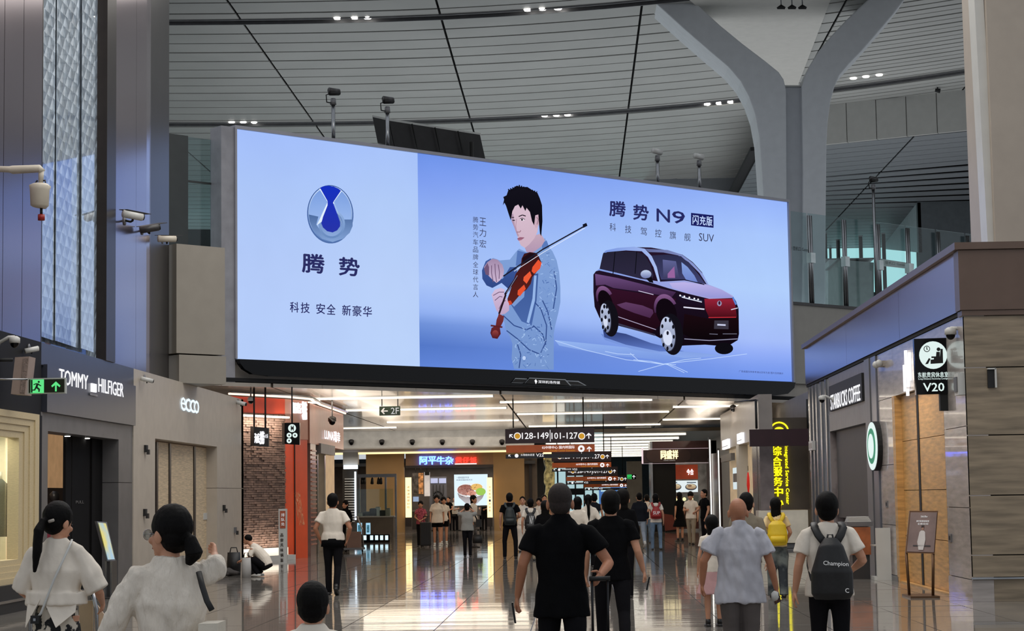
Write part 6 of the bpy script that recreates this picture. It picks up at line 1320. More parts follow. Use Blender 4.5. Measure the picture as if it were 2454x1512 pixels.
def person(label, pos, h, heading=0, shirt=None, legs=None, hair='short', sex='m', arms=None, legp=None, hem=.86, sleeve=.5, skin=None, trousers='long', shoe=None, vox=None, turn=0, nod=0, lean=0, fold=.004, build=1.0, loose=0.0, collar=False, hairm=None, child=False, ponyt=None, group=None, seated=False, curl=.5, headk=1.0, strap=None, ffq=9, tailk=1.0):
    """pos ground point (world); local frame: +Y is where the person faces, +X their right"""
    rnd = random.Random(hash(label) % 1000 if False else sum(map(ord, label)))
    s = h / 1.75; Y = pos[1]
    vox = vox or (.0075 if Y < 21 else .011 if Y < 45 else .016)
    root = thing('person', label, 'person', pos, group)
    X = Matrix.Translation(Vector(pos)) @ Matrix.Rotation(math.radians(heading), 4, 'Z') @ Matrix.Scale(s, 4)
    skin = skin or m_skin; f = sex == 'f'
    sw = (.150 if f else .168) * build; hw = (.095 if f else .088)
    hs = (1.28 if child else 1.19) * headk
    ln = Vector((0, lean, 0))
    sh = {-1: Vector((-sw, 0, 1.405)) + ln, 1: Vector((sw, 0, 1.405)) + ln}
    if arms is None: arms = {}
    A = {}
    for sd, k in ((-1, 'L'), (1, 'R')):
        if k in arms: e, w_ = arms[k]; A[sd] = (Vector(e), Vector(w_))
        else:
            sg = rnd.uniform(-.1, .1); A[sd] = (Vector((sd * (sw + .07), -.03 + sg * .5, 1.13)) + ln, Vector((sd * (sw + .08), .04 + sg, .885)) + ln)
    # ---- skin body
    b = MB(); hc = Vector((0, .02, 1.622)) + ln * 1.15
    R3 = Matrix.Rotation(math.radians(turn), 3, 'Z') @ Matrix.Rotation(math.radians(-nod), 3, 'X')
    def H(x, y, z): return hc + R3 @ (Vector((x, y, z)) * hs)
    nb = hc - Vector((0, .01, .10)) * hs
    b.tube([Vector((0, 0, .95)), Vector((0, 0, 1.2)) + ln * .5, Vector((0, 0, 1.40)) + ln, Vector((0, .0, 1.46)) + ln], [(.12 * build, .08), (.11 * build, .08), (.14 * build, .07), (.06, .055)], 14, flat=(1, 0, 0))
    b.tube([Vector((0, -.008, 1.40)) + ln, Vector((0, -.002, 1.48)) + ln, nb, H(0, .0, -.04)], [.066 * build, .062 * (1 if not f else .84), .062 * (1 if not f else .84), .055], 12)
    b.ball(H(0, -.005, .022), (.074 * hs, .093 * hs, .094 * hs), 18, 12, R3)
    b.ball(H(0, .022, -.035), (.062 * hs, .070 * hs, .082 * hs), 16, 10, R3)
    b.ball(H(0, .058, -.085), (.032 * hs, .030 * hs, .026 * hs), 12, 8, R3)
    for sx in (-1, 1):
        b.ball(H(sx * .077, -.004, -.015), (.012 * hs, .021 * hs, .033 * hs), 10, 8, R3 @ Matrix.Rotation(sx * -.35, 3, 'Z'))
        b.ball(H(sx * .042, .07, -.03), (.02 * hs, .016 * hs, .018 * hs), 8, 6, R3)
    b.tube([H(0, .082, .005), H(0, .102, -.03), H(0, .086, -.045)], [.008 * hs, .014 * hs, .010 * hs], 8)
    for sd in (-1, 1):
        e, w_ = A[sd]; ks = 1.0 if not f else .86; ks *= (.8 if child else 1); u = (w_ - e)
        b.tube([sh[sd] + Vector((-sd * .05, 0, -.02)), sh[sd] + (e - sh[sd]) * .3, e - (e - sh[sd]) * .08, e, e + u * .22, e + u * .6, w_], [.05 * ks, .05 * ks, .041 * ks, .039 * ks, .041 * ks, .034 * ks, .025 * ks], 12)
        nrm = Vector((-sd, .0, .0)) if abs(u.normalized().x) < .8 else Vector((0, 0, -1))
        hand(b, w_, u, nrm, 1 if sd < 0 else -1, curl, (.95 if f else 1.05) * (.8 if child else 1))
    # legs
    LP = legp or {}
    def leg(sd):
        th, kn, sp = LP.get('L' if sd < 0 else 'R', (0, 0, .0))
        hip = Vector((sd * hw, 0, .92)); a = math.radians(th); k = math.radians(kn)
        kp = hip + Vector((sd * sp, math.sin(a) * .44, -math.cos(a) * .44)); a2 = a - k
        an = kp + Vector((0, math.sin(a2) * .41, -math.cos(a2) * .41)); return hip, kp, an, a2
    bare = trousers in ('shorts', 'skirt', 'dress')
    for sd in (-1, 1):
        hip, kp, an, a2 = leg(sd)
        if bare: b.tube([hip, hip + (kp - hip) * .5, kp, kp + (an - kp) * .3, an, an + Vector((0, .01, -.04))], [.085, .07, .052, .053, .034, .036], 12)
        # shoe
        sm = MB(); fd = Vector((0, math.cos(a2 * .9), math.sin(a2 * .9))); up = Vector((0, -fd.z, fd.y)); ft = an - up * .055
        sm.tube([ft - fd * .065, ft - fd * .04, ft + fd * .05, ft + fd * .13, ft + fd * .185], [(.028, .022), (.040, .034), (.043, .034), (.047, .022), (.03, .014)], 12, flat=(1, 0, 0))
        sm.tube([an + up * .05, an - up * .03], [.042, .044], 10)
        sm.v = [tuple(X @ Vector(v)) for v in sm.v]; sm.build('shoe', shoe or m_shoe, root)
    remesh(b, 'body', skin, root, vox * .85, 3, xf=X)
    # ---- legs cloth
    if trousers in ('long', 'wide', 'shorts'):
        t_ = MB(); wd = {'long': 1.0, 'wide': 1.35, 'shorts': 1.15}[trousers]
        t_.tube([(0, 0, .80), (0, 0, .92), (0, 0, 1.06)], [(.12 * build, .10), (.158 * build if not f else .165, .112), (.14 * build, .095)], 18, flat=(1, 0, 0))
        for sd in (-1, 1):
            hip, kp, an, a2 = leg(sd)
            if trousers == 'shorts': t_.tube([hip, hip + (kp - hip) * .35, hip + (kp - hip) * .6], [.10, .098, .10], 14)
            else: t_.tube([hip + Vector((0, 0, -.03)), hip + (kp - hip) * .4, kp, kp + (an - kp) * .45, an + Vector((0, 0, -.035))], [.086 * min(build, 1.1), .088 * wd, .066 * wd, .060 * wd, .054 * wd * (1.1 if wd > 1 else 1)], 14)
        remesh(t_, 'trousers' if trousers != 'shorts' else 'shorts', legs or m_blk2, root, vox * 1.1, 3, fold * .9, 8, rnd.random() * 9, X)
    elif trousers in ('skirt', 'dress'):
        t_ = MB(); z0 = .30 if trousers == 'skirt' else .52
        t_.tube([(0, 0, z0), (0, 0, (z0 + .95) / 2), (0, 0, .95), (0, 0, 1.07)], [(.27, .23), (.215, .17), (.168, .12), (.125, .09)], 22, flat=(1, 0, 0))
        remesh(t_, 'skirt', legs or m_blk2, root, vox * 1.1, 3, fold * 2.2, 9, rnd.random() * 9, X)
    # ---- shirt
    c = MB(); L0 = loose; g = 1 + loose
    cw = .165 * build * g; ww = (.135 if f else .152) * build * g; hwz = (.165 if f else .165) * build * g
    c.tube([Vector((0, 0, hem)), Vector((0, 0, hem + .1)) + ln * .1, Vector((0, 0, 1.10)) + ln * .4, Vector((0, 0, 1.26)) + ln * .75, Vector((0, -.005, 1.375)) + ln, Vector((0, -.008, 1.44)) + ln, Vector((0, -.01, 1.505)) + ln],
           [(hwz + .024, .138 * g), (hwz + .014, .130 * g), (ww, .112 * g), (cw, .122 * g), (sw * .98, .106), (sw * .80, .085), (.078, .066)], 22, flat=(1, 0, 0))
    for sd in (-1, 1):
        e, w_ = A[sd]; s0 = sh[sd] + Vector((-sd * .06, 0, .012))
        if sleeve <= 1: en = sh[sd] + (e - sh[sd]) * sleeve; c.tube([s0, sh[sd] + Vector((0, 0, -.005)), sh[sd] + (e - sh[sd]) * .3, en], [.050 * build, .058 * build, .062 * build * (1 + loose * .5), .066 * build * (1 + loose * 1.1)], 14)
        else: en = e + (w_ - e) * (sleeve - 1); c.tube([s0, sh[sd], sh[sd] + (e - sh[sd]) * .3, e, en], [.050 * build, .058 * build, .062 * build * (1 + loose * .6), .058 * (1 + loose * 1.5), .050 * (1 + loose * 1.2)], 14)
    if collar: c.tube([Vector((0, -.012, 1.47)) + ln, Vector((0, -.004, 1.535)) + ln], [(.082, .074), (.070, .068)], 16, flat=(1, 0, 0))
    remesh(c, 'shirt' if trousers != 'dress' else 'dress_top', shirt or m_wht, root, vox, 14 if Y < 21 else 7, fold * 2.2, ffq, rnd.random() * 9, X)
    # ---- hair
    hm = hairm or m_hair; hb = MB(); hx = vox * .9
    if hair in ('short', 'thick', 'pony', 'long', 'bob', 'bun', 'buzz'):
        k = {'buzz': 1.0, 'short': 1.06}.get(hair, 1.12)
        hb.ball(H(0, -.018, .034), (.0775 * k * hs, .092 * k * hs, .092 * k * hs), 20, 14, R3)
        hb.ball(H(0, -.040, -.012), (.070 * k * hs, .062 * k * hs, .070 * k * hs), 16, 10, R3)
        if hair == 'thick': hb.ball(H(0, -.0, .055), (.084 * hs, .094 * hs, .075 * hs), 16, 10, R3)
        if hair == 'pony':
            hb.tube([H(0, -.10, -.01), H(0, -.135, -.03)], [.024, .03], 10)
            pl_ = ponyt or .30; hb.tube([H(0, -.125, -.02), H(.005, -.15, -.09), H(.01, -.135, -.02 - pl_ * .6), H(.0, -.115, -.02 - pl_)], [.028 * tailk, .040 * tailk, .036 * tailk, .012 * tailk], 12)
        if hair == 'bun': hb.ball(H(0, -.10, .06), .04, 12, 8)
        if hair in ('long', 'bob'):
            zl = -.36 if hair == 'long' else -.14
            hb.tube([H(0, -.025, .03), H(0, -.035, -.08), H(0, -.05, (-.08 + zl) / 2), H(0, -.055, zl)], [(.086, .085), (.090, .075), (.088, .058), (.066, .03)], 18, flat=R3 @ Vector((1, 0, 0)))
    elif hair == 'bald': pass
    if hb.v: remesh(hb, 'hair', hm, root, hx, 2, .003 if hair != 'buzz' else .0005, 26, rnd.random() * 9, X)
    # face features for those turned to us
    fm = MB()
    for sx in (-1, 1): fm.ball(H(sx * .031, .083, .0), (.011 * hs, .006 * hs, .006 * hs), 8, 6, R3)
    fm.v = [tuple(X @ Vector(v)) for v in fm.v[:len(fm.v) // 2]] + [tuple(X @ Vector(v)) for v in fm.v[len(fm.v) // 2:]]
    half = len(fm.v) // 2; hf = len(fm.f) // 2
    for q in range(2):
        e_ = MB(); e_.v = fm.v[q * half:(q + 1) * half]; e_.f = [[i - q * half for i in ff] for ff in fm.f[q * hf:(q + 1) * hf]]; e_.sm = [True] * hf
        e_.build('eye', m_black, root)
    mo = MB(); mo.ball(H(0, .092, -.066), (.022 * hs, .008 * hs, .006 * hs), 8, 6, R3); mo.v = [tuple(X @ Vector(v)) for v in mo.v]; mo.build('mouth', mat('lip', (150, 84, 78), rough=.5), root)
    return root, X, A, H, s
def gp(x, Y): p = onY(x, 1190, Y); return Vector((p.x, Y, 0))
def local(root, X, mb, name, m, par=None):
    mb.v = [tuple(X @ Vector(v)) for v in mb.v]; return mb.build(name, m, par or root)
def backpack(X, label, m, z0, z1, wd, dp, y=-.13, group=None, strapm=None, narrow=.55, top='handle', pocket=True):
    """bag on a wearer's back, straps over the shoulders; local frame of the wearer"""
    c = X @ Vector((0, y - dp / 2, z0)); t = thing('backpack', label, 'bag', c, group)
    b = MB(); zm = z0 + (z1 - z0) * .45
    b.tube([Vector((0, y - dp * .45, z0)), Vector((0, y - dp * .5, z0 + .05)), Vector((0, y - dp * .55, zm)), Vector((0, y - dp * .45, z1 - .07)), Vector((0, y - dp * .3, z1))],
           [(wd * .42, dp * .38), (wd * .5, dp * .52), (wd * .5, dp * .6), (wd * .5 * (narrow + .15), dp * .45), (wd * .5 * narrow * .7, dp * .2)], 18, flat=(1, 0, 0))
    b.v = [tuple(X @ Vector(v)) for v in b.v]
    remesh(b, 'body', m, t, .009, 3, .003, 9, 2)
    for sd in (-1, 1):
        st = MB(); st.tube([Vector((sd * wd * .14, y - .03, z1 - .04)), Vector((sd * .10, y + .01, 1.40)), Vector((sd * .125, -.10, 1.46)), Vector((sd * .115, 0.0, 1.50)), Vector((sd * .12, .10, 1.44)), Vector((sd * .14, .14, 1.28)), Vector((sd * .15, .08, 1.12)), Vector((sd * .145, y, 1.0))], [(.036, .012)] * 8, 8, flat=(1, 0, 0)); local(t, X, st, 'strap', strapm or m)
    if pocket:
        pk = MB(); pk.tube([Vector((0, y - dp * 1.06, z0 + .05)), Vector((0, y - dp * 1.1, z0 + (z1 - z0) * .38))], [(wd * .40, .03), (wd * .36, .025)], 14, flat=(1, 0, 0)); local(t, X, pk, 'front_pocket', m)
    hd = MB(); hd.tube([Vector((-.03, y - .03, z1 - .03)), Vector((-.02, y - .03, z1 + .03)), Vector((.02, y - .03, z1 + .03)), Vector((.03, y - .03, z1 - .03))], .009, 6); local(t, X, hd, 'carry_handle', strapm or m)
    return t
def boxbag(name, label, cat, c, sx, sy, sz, m, handle=.2, mh=None):
    t = thing(name, label, cat, c)
    c = Vector(c); b = MB(); b.tube([c + Vector((0, 0, 0)), c + Vector((0, 0, sz * .5)), c + Vector((0, 0, sz))], [(sx * .5, sy * .5), (sx * .52, sy * .52), (sx * .46, sy * .35)], 16, flat=(1, 0, 0)); b.build('body', m, t)
    if handle: MB().tube([c + Vector((-sx * .28, 0, sz)), c + Vector((-sx * .2, 0, sz + handle)), c + Vector((sx * .2, 0, sz + handle)), c + Vector((sx * .28, 0, sz))], .012, 6).build('handle', mh or m, t)
    return t
def suitcase(label, c, hh, wd, dp, top, m):
    t = thing('suitcase', label, 'luggage', c); c = Vector(c)
    o = MB().box(c.x - wd / 2, c.x + wd / 2, c.y - dp / 2, c.y + dp / 2, .05, hh).build('shell', m, t); bv = o.modifiers.new('b', 'BEVEL'); bv.width = .03; bv.segments = 3
    for k in range(5): MB().box(c.x - wd / 2 + .04 + k * (wd - .1) / 4, c.x - wd / 2 + .06 + k * (wd - .1) / 4, c.y - dp / 2 - .006, c.y - dp / 2 + .01, .1, hh - .05).build('rib', m, t)
    for sx in (-.055, .055): MB().tube([(c.x + sx, c.y, hh), (c.x + sx, c.y, top)], .009, 8).build('handle_rod', m_steel if False else mat('dark_rod', (40, 40, 42), rough=.3, metal=.8), t)
    MB().tube([(c.x - .075, c.y, top), (c.x + .075, c.y, top)], .017, 8).build('grip', m_black, t)
    for sx in (-1, 1):
        for sy in (-1, 1): MB().tube([(c.x + sx * (wd / 2 - .04) - .012, c.y + sy * (dp / 2 - .04), .025), (c.x + sx * (wd / 2 - .04) + .012, c.y + sy * (dp / 2 - .04), .025)], .025, 10).build('wheel', m_black, t)
    return t

# ---- near people
P0 = gp(1342, 14.4)
s_ = 1.71 / 1.75
r_, X_, *_ = person('man in black polo seen from behind, close, cropped hair, hand on suitcase handle', P0, 1.71, 0, m_blk, m_blk2, 'buzz', skin=m_skin_d, hem=.78, sleeve=.62, collar=True, build=1.16, fold=.006, hairm=m_buzz,
   arms={'L': ((-.285, -.03, 1.17), (-.33, .06, .93)), 'R': ((.355, -.04, 1.17), (.285, -.235, 1.085))}, legp={'L': (10, 4, .02), 'R': (-8, 10, .02)}, curl=1.0)
suitcase('dark suitcase with raised black handle gripped by the nearest man in black', (P0.x + .275, P0.y - .34, 0), .58, .40, .24, 1.045, m_blkb)
t = thing('phone', 'dark phone in the left hand of the nearest man in black', 'phone', X_ @ Vector((-.345, .08, .80))); p = X_ @ Vector((-.352, .10, .80)); MB().obox(p - Vector((.005, .03, .07)), (.012, 0, 0), (0, .07, 0), (-.02, .02, .15)).build('case', m_gloss_black, t); MB().obox(p - Vector((.007, .026, .063)), (.003, 0, 0), (0, .062, 0), (-.02, .02, .137)).build('glass_face', m_black, t)
P1_ = gp(1463, 19.6)
r_, X_, *_ = person('man in black t-shirt walking right behind the nearest man, phone in right hand', P1_, 1.66, 0, m_blk, m_blk2, 'thick', hem=.84, sleeve=.62, build=1.14, fold=.006,
   arms={'R': ((.27, -.05, 1.14), (.33, .03, .93))}, legp={'L': (14, 4, .02), 'R': (-14, 30, .03)}, curl=.9)
t = thing('phone', 'black phone hanging in the hand of the second man in black', 'phone', X_ @ Vector((.34, .05, .8))); p = X_ @ Vector((.36, .05, .80)); MB().obox(p - Vector((.005, .03, .07)), (.012, 0, 0), (0, .07, 0), (.03, .02, .13)).build('case', m_gloss_black, t); MB().obox(p - Vector((.007, .026, .063)), (.003, 0, 0), (0, .062, 0), (.03, .02, .12)).build('glass_face', m_black, t)
P2_ = gp(1768, 17.6)
r_, X_, *_ = person('bald elderly man in light grey blue short sleeved shirt seen from behind', P2_, 1.58, 0, m_gry, m_gtr, 'bald', skin=m_skin_d, hem=.74, sleeve=.68, collar=True, build=1.26, loose=.12, fold=.010, nod=6,
   arms={'L': ((-.35, -.03, 1.15), (-.365, .06, .92)), 'R': ((.30, -.02, 1.12), (.36, .03, .86))}, trousers='wide', curl=1.1)
t = thing('tissue', 'crumpled white tissue in the right hand of the bald man', 'tissue', X_ @ Vector((.33, .05, .80))); mb = MB(); mb.ball(X_ @ Vector((.335, -.03, .80)), (.035, .03, .045), 10, 7); mb.v = [tuple(Vector(v) + Vector(noise.noise_vector(Vector(v) * 60)) * .012) for v in mb.v]; mb.build('tissue_ball', m_white, t)
t = thing('wallet', 'dark brown wallet held below the tissue by the bald man', 'wallet', X_ @ Vector((.37, .04, .74))); p = X_ @ Vector((.37, .0, .77)); MB().obox(p - Vector((.03, .01, .05)), (.055, 0, .03), (0, .02, 0), (-.02, 0, .08)).build('leather', mat('brown_leather', (70, 44, 34), rough=.5), t); MB().obox(p - Vector((.03, .012, .012)), (.05, 0, .03), (0, .024, 0), (-.002, 0, .01)).build('band', m_black, t)
P3_ = gp(1981, 16.2)
r_, X_, *_ = person('man in white t-shirt and black trousers with black backpack, right side', P3_, 1.61, 0, m_wht, m_blk2, 'thick', hem=.86, sleeve=.66, build=1.12, fold=.007, loose=.05,
   arms={'L': ((-.265, -.02, 1.14), (-.30, .03, .90)), 'R': ((.30, -.03, 1.17), (.23, .17, 1.08))}, legp={'L': (6, 2, .01), 'R': (-4, 4, .01)})
bk_ = backpack(X_, 'black drawstring shaped backpack with white script lettering', m_blkb, .84, 1.37, .37, .15, pocket=False, narrow=.45)
text('script_lettering', 'Champion', X_ @ Vector((-.085, -.318, 1.13)), Vector((.20, 0, -.012)), Vector((0, .004, .045)), m_sign_grey, bk_, .003)
text('round_mark', 'C', X_ @ Vector((.10, -.296, .90)), Vector((.03, 0, -.002)), Vector((0, 0, .035)), m_sign_grey, bk_, .003)
# woman far left with cart
P4_ = gp(138, 13.8)
r_, X_, *_ = person('woman with long ponytail, white blouse and floral skirt pushing a trolley, far left', P4_, 1.62, -12, m_wht, m_floral, 'pony', 'f', hem=1.0, sleeve=.98, loose=.18, build=1.14, fold=.007, trousers='skirt', ponyt=.33, turn=-22, nod=14,
   arms={'L': ((-.30, .02, 1.10), (-.27, .26, 1.0)), 'R': ((.32, .05, 1.10), (.24, .28, 1.0))})
tl = MB()
for sx in (-1, 1): tl.slab([Vector((sx * .03, -.165, .86)), Vector((sx * .20, -.15, .86)), Vector((sx * .17, -.16, .64))] if False else [Vector((-.05, -.15, 1.07)), Vector((sx * .20, -.07, 1.10)), Vector((sx * .20, -.10, .95)), Vector((-.04 + sx * .125, -.185, .84))], (0, .012, 0))
local(r_, X_, tl, 'blouse_tail', m_wht)
st = MB(); st.tube([Vector((.13, -.02, 1.49)), Vector((.15, -.10, 1.44)), Vector((.06, -.165, 1.2)), Vector((-.04, -.175, .95)), Vector((-.08, -.17, .90))], [(.010, .006)] * 5, 6, flat=(1, 0, 0))
bg = thing('crossbody_strap', 'thin white crossbody strap with black buckle on the ponytail woman', 'bag', X_ @ Vector((-.06, -.18, .9))); local(bg, X_, st, 'strap', m_white)
bu = MB(); bu.box(-.115, -.045, -.20, -.175, .87, .93); local(bg, X_, bu, 'buckle', m_black); bu = MB(); bu.box(-.09, -.07, -.205, -.2, .89, .91); local(bg, X_, bu, 'buckle_pin', m_steel)
MBx = MB(); MBx.tube([Vector((-.012, -.115, 1.63)), Vector((.03, -.12, 1.64))], .012, 8); local(r_, X_, MBx, 'hair_tie', m_beige)
# trolley
ct = thing('luggage_trolley', 'metal airport luggage trolley with black push bar beside the ponytail woman', 'trolley', gp(150, 14.5))
cy = 14.35; q = lambda x, y, Y=cy: onY(x, y, Y)
for (xa_, xb_) in ((52, 88), (184, 222)):
    a, c = q(xa_, 1419), q(xb_, 1419); MB().tube([a, c], .022, 10).build('grip', m_black, ct)
a, c = q(52, 1419), q(222, 1419); MB().tube([a + Vector((0, .02, 0)), c + Vector((0, .02, 0))], .014, 8).build('cross_bar', m_steel, ct)
for x in (62, 222): a = q(x, 1421); MB().tube([a, a + Vector((.03, .0, -.12)), Vector((a.x + .04, a.y + .05, .12)), Vector((a.x + .03, a.y + .9, .10))], .016, 8).build('side_tube', m_steel, ct)
a, c = q(186, 1512), q(220, 1440); MB().box(a.x, c.x + .0, cy + .03, cy + .05, .3, c.z).build('panel', mat('tan_panel', (170, 150, 120), rough=.5), ct)
MB().slab([q(226, 1440), q(262, 1490), q(262, 1600), q(226, 1600)], (0, .02, 0)).build('side_board', mat('trolley_board', (210, 180, 150), rough=.4), ct)
a, c = q(60, 1500), q(222, 1500); MB().box(a.x, c.x, cy + .05, cy + .95, .08, .12).build('deck', m_grey, ct)
for (x, yy) in ((a.x, cy + .1), (c.x, cy + .1), ((a.x + c.x) / 2, cy + .9)): MB().tube([(x - .02, yy, .05), (x + .02, yy, .05)], .05, 12).build('wheel', m_black, ct)
for z in (.3, .45): MB().tube([Vector((a.x, cy + .06, z)), Vector((c.x, cy + .06, z))], .01, 6).build('rail', m_steel, ct)
# near woman in crinkled blouse
P5_ = gp(408, 9.45)
r_, X_, A_5, H5, s5 = person('woman with glasses, low ponytail and crinkled white blouse, right elbow raised, lower left', P5_, 1.60, 18, m_blouse, m_beit, 'pony', 'f', hem=.80, sleeve=1.45, loose=.14, build=1.08, fold=.006, ffq=15, turn=38, ponyt=.12, tailk=1.2, headk=.98, vox=.006,
   arms={'L': ((-.30, .02, 1.15), (-.37, .05, .93)), 'R': ((.235, -.02, 1.43), (.26, .20, 1.50))})
gl = MB()
for sx in (-1, 1):
    n = 14; gl.tube([H5(sx * .033 + .027 * math.cos(2 * math.pi * i / n), .108, -.004 + .024 * math.sin(2 * math.pi * i / n)) for i in range(n + 1)], .0022, 5)
    gl.tube([H5(sx * .06, .106, .0), H5(sx * .078, .02, .0)], .002, 5)
gl.tube([H5(-.008, .11, .0), H5(.008, .11, .0)], .002, 5)
ge = thing('eyeglasses', 'thin metal framed glasses on the near woman in the crinkled blouse', 'glasses', X_ @ H5(0, .1, 0)); local(ge, X_, gl, 'frame', m_steel)
for sx in (-1, 1): ln_ = MB(); ln_.tube([H5(sx * .033, .107, -.004), H5(sx * .033, .109, -.004)], .025, 14); local(ge, X_, ln_, 'lens', glassmat('spectacle_glass', (225, 230, 232), refl=1.25))
p = onY(503, 1478, 9.3); tb = thing('tote_bag', 'cream tote bag on a black shoulder strap beside the near woman', 'bag', (p.x, 9.3, .75))
MB().obox(Vector((p.x - .04, 9.22, .72)), (.085, .03, 0), (0, 0, .345), (0.0, .22, 0)).build('body', mat('cream_canvas', (214, 206, 190), rough=.8, bump=.2), tb)
MB().tube([onY(508, 1462, 9.3), onY(496, 1440, 9.32), onY(484, 1402, 9.36), onY(476, 1370, 9.42)], [(.014, .005)] * 4, 6, flat=(1, 0, 0)).build('strap', m_black, tb)
# child in front
person('black haired child at the bottom edge, only the head in view', gp(748, 9.4), 1.22, 4, m_wht, m_dkjac, 'thick', child=True, fold=.003, headk=1.0, vox=.0065)
# ---- middle distance
P6_ = gp(797, 33.7)
r_, X_, *_ = person('man in white t-shirt and black trousers walking away alone, hands at pockets', P6_, 1.71, 0, m_wht, m_blk2, 'short', skin=m_skin_d, hem=.95, sleeve=.6, build=1.08, arms={'L': ((-.30, -.08, 1.16), (-.23, .03, .96)), 'R': ((.31, -.06, 1.16), (.25, .04, .96))}, legp={'L': (8, 2, .0), 'R': (-6, 28, .0)}, loose=.06)
wt = MB(); wt.tube([Vector((0, -.02, .84)), Vector((0, -.02, .98))], [(.21, .14), (.185, .125)], 18, flat=(1, 0, 0)); local(r_, X_, wt, 'waist_jacket', m_blk)
P7_ = gp(1858, 31.0)
r_, X_, *_ = person('long haired woman in cream tee and washed wide jeans with bright yellow backpack', P7_, 1.53, 0, cloth('cream_tee', (226, 200, 150)), m_camo, 'long', 'f', hem=.9, sleeve=.6, trousers='wide', legp={'L': (3, 0, .0), 'R': (-6, 6, .0)}, arms={'L': ((-.25, -.04, 1.15), (-.22, .1, 1.0)), 'R': ((.25, -.02, 1.15), (.22, .12, 1.05))})
backpack(X_, 'bright yellow backpack worn by the long haired woman', m_yelb, .93, 1.36, .36, .14, y=-.12, narrow=.7)
person('girl with black bob hair and pink dress beside the bald man', gp(1704, 24.5), 1.34, 8, m_wht, cloth('pink_skirt', (190, 150, 150)), 'bob', 'f', trousers='dress', child=True, sleeve=.5)
person('man in khaki shirt mostly hidden behind the bald man', gp(1788, 24), 1.62, -10, m_kh, m_dkjac, 'short', sleeve=.7, hem=.85)
P8_ = gp(1221, 52)
r_, X_, *_ = person('man in black t-shirt with dark backpack by the ochre wall', P8_, 1.70, 3, m_blk, m_blk2, 'short', sleeve=.6, build=1.08, legp={'L': (4, 0, .06), 'R': (-4, 2, .06)}, arms={'R': ((.28, -.02, 1.14), (.2, .15, 1.08))})
backpack(X_, 'dark green black backpack on the man by the ochre wall', mat('dark_green_nylon', (30, 38, 38), rough=.5), .9, 1.38, .32, .14, y=-.12)
P9_ = gp(1271, 50)
r_, X_, *_ = person('young person in white tee with black backpack, between two groups left of the nearest man', P9_, 1.54, 0, m_wht, m_beit, 'thick', sleeve=.6)
bk_ = backpack(X_, 'black backpack with white vertical letters on the white tee wearer', m_blkb, .88, 1.36, .34, .15, y=-.12)
text('lettering', 'NY', X_ @ Vector((-.02, -.30, 1.0)), Vector((.10, 0, 0)), Vector((0, 0, .25)), m_sign_grey, bk_, .004)
person('woman in white facing the camera left of the backpack youth', gp(1252, 58), 1.60, 180, m_wht, m_wht, 'short', 'f', trousers='wide', sleeve=.8)
person('person in white shirt behind the backpack youth, left one', gp(1292, 60), 1.56, 170, m_wht, m_beit, 'bob', 'f')
person('dark haired person in white shirt behind the backpack youth, right one', gp(1304, 64), 1.64, 190, m_wht, m_blk2, 'short')
person('long haired woman in black beside the left shoulder of the nearest man', gp(1306, 38), 1.52, 0, m_blk, m_blk2, 'long', 'f', sleeve=1.3)
P10 = gp(1409, 45)
person('ponytail woman in white long sleeved shirt right of the nearest man', P10, 1.62, 0, m_wht, m_blk2, 'pony', 'f', sleeve=1.8, hem=.92, ponyt=.45, loose=.1, arms={'L': ((-.27, -.05, 1.16), (-.22, .06, 1.0)), 'R': ((.27, -.05, 1.16), (.23, .06, .98))})
person('woman in white shirt beside the ponytail woman, partly hidden', gp(1384, 41), 1.58, -10, m_wht, m_blk2, 'bob', 'f', sleeve=1.6)
person('dark haired man in black far ahead between ponytail woman and second man in black', gp(1424, 56), 1.66, 0, m_dkjac, m_blk2, 'short')
person('dark haired woman in black just left of the wavy haired walker', gp(1472, 44), 1.62, 0, m_blk, m_blk2, 'bob', 'f')
person('wavy black haired walker in black with pale collar', gp(1492, 31.5), 1.68, -5, m_blk, m_blk2, 'bob', 'f', sleeve=1.5, headk=1.15)
person('person in dark jacket and light jeans with white shoes', gp(1532, 60), 1.66, 8, m_dkjac, cloth('pale_jean', (150, 160, 172)), 'short', sleeve=1.8, loose=.15, shoe=m_shoew, legp={'L': (12, 2, .0), 'R': (-14, 26, .0)})
person('short dark haired person in white between dark jacket and red backpack', gp(1550, 66), 1.60, 0, m_wht, m_jean, 'short')
P11 = gp(1571, 58)
r_, X_, *_ = person('person in white tee and blue jeans with red backpack', P11, 1.62, 0, m_wht, m_jean, 'bob', 'f', sleeve=.6, arms={'L': ((-.25, .0, 1.2), (-.2, .16, 1.4))}, legp={'L': (4, 0, .03), 'R': (-4, 0, .03)})
bk_ = backpack(X_, 'red backpack with faint white mark in the middle of the crowd', m_redb, .98, 1.36, .34, .14, y=-.12); text('mark', 'SUP', X_ @ Vector((-.1, -.30, 1.12)), Vector((.2, 0, 0)), Vector((0, 0, .09)), m_sign_grey, bk_, .004)
person('person in black dress at the food counter', gp(1628, 68), 1.66, 30, m_blk, m_blk, 'bob', 'f', trousers='dress', sleeve=.5)
person('man in white tee and beige trousers facing the camera by the food counter', gp(1655, 63.5), 1.67, 165, m_wht, m_beit, 'thick', sleeve=.6, nod=15, legp={'L': (8, 2, .0), 'R': (-8, 4, .0)}, arms={'R': ((.24, .0, 1.14), (.1, .2, 1.16))})
person('tall man all in black facing left by the restaurant corner', gp(1688, 61.5), 1.74, 120, m_blk, m_blk2, 'short', sleeve=.6, arms={'R': ((.26, .04, 1.14), (.2, .24, 1.05))})
person('seller with long hair in dark clothes beside the salmon shop door', gp(828, 61), 1.56, 150, m_blk, m_blk2, 'long', 'f', sleeve=1.5)
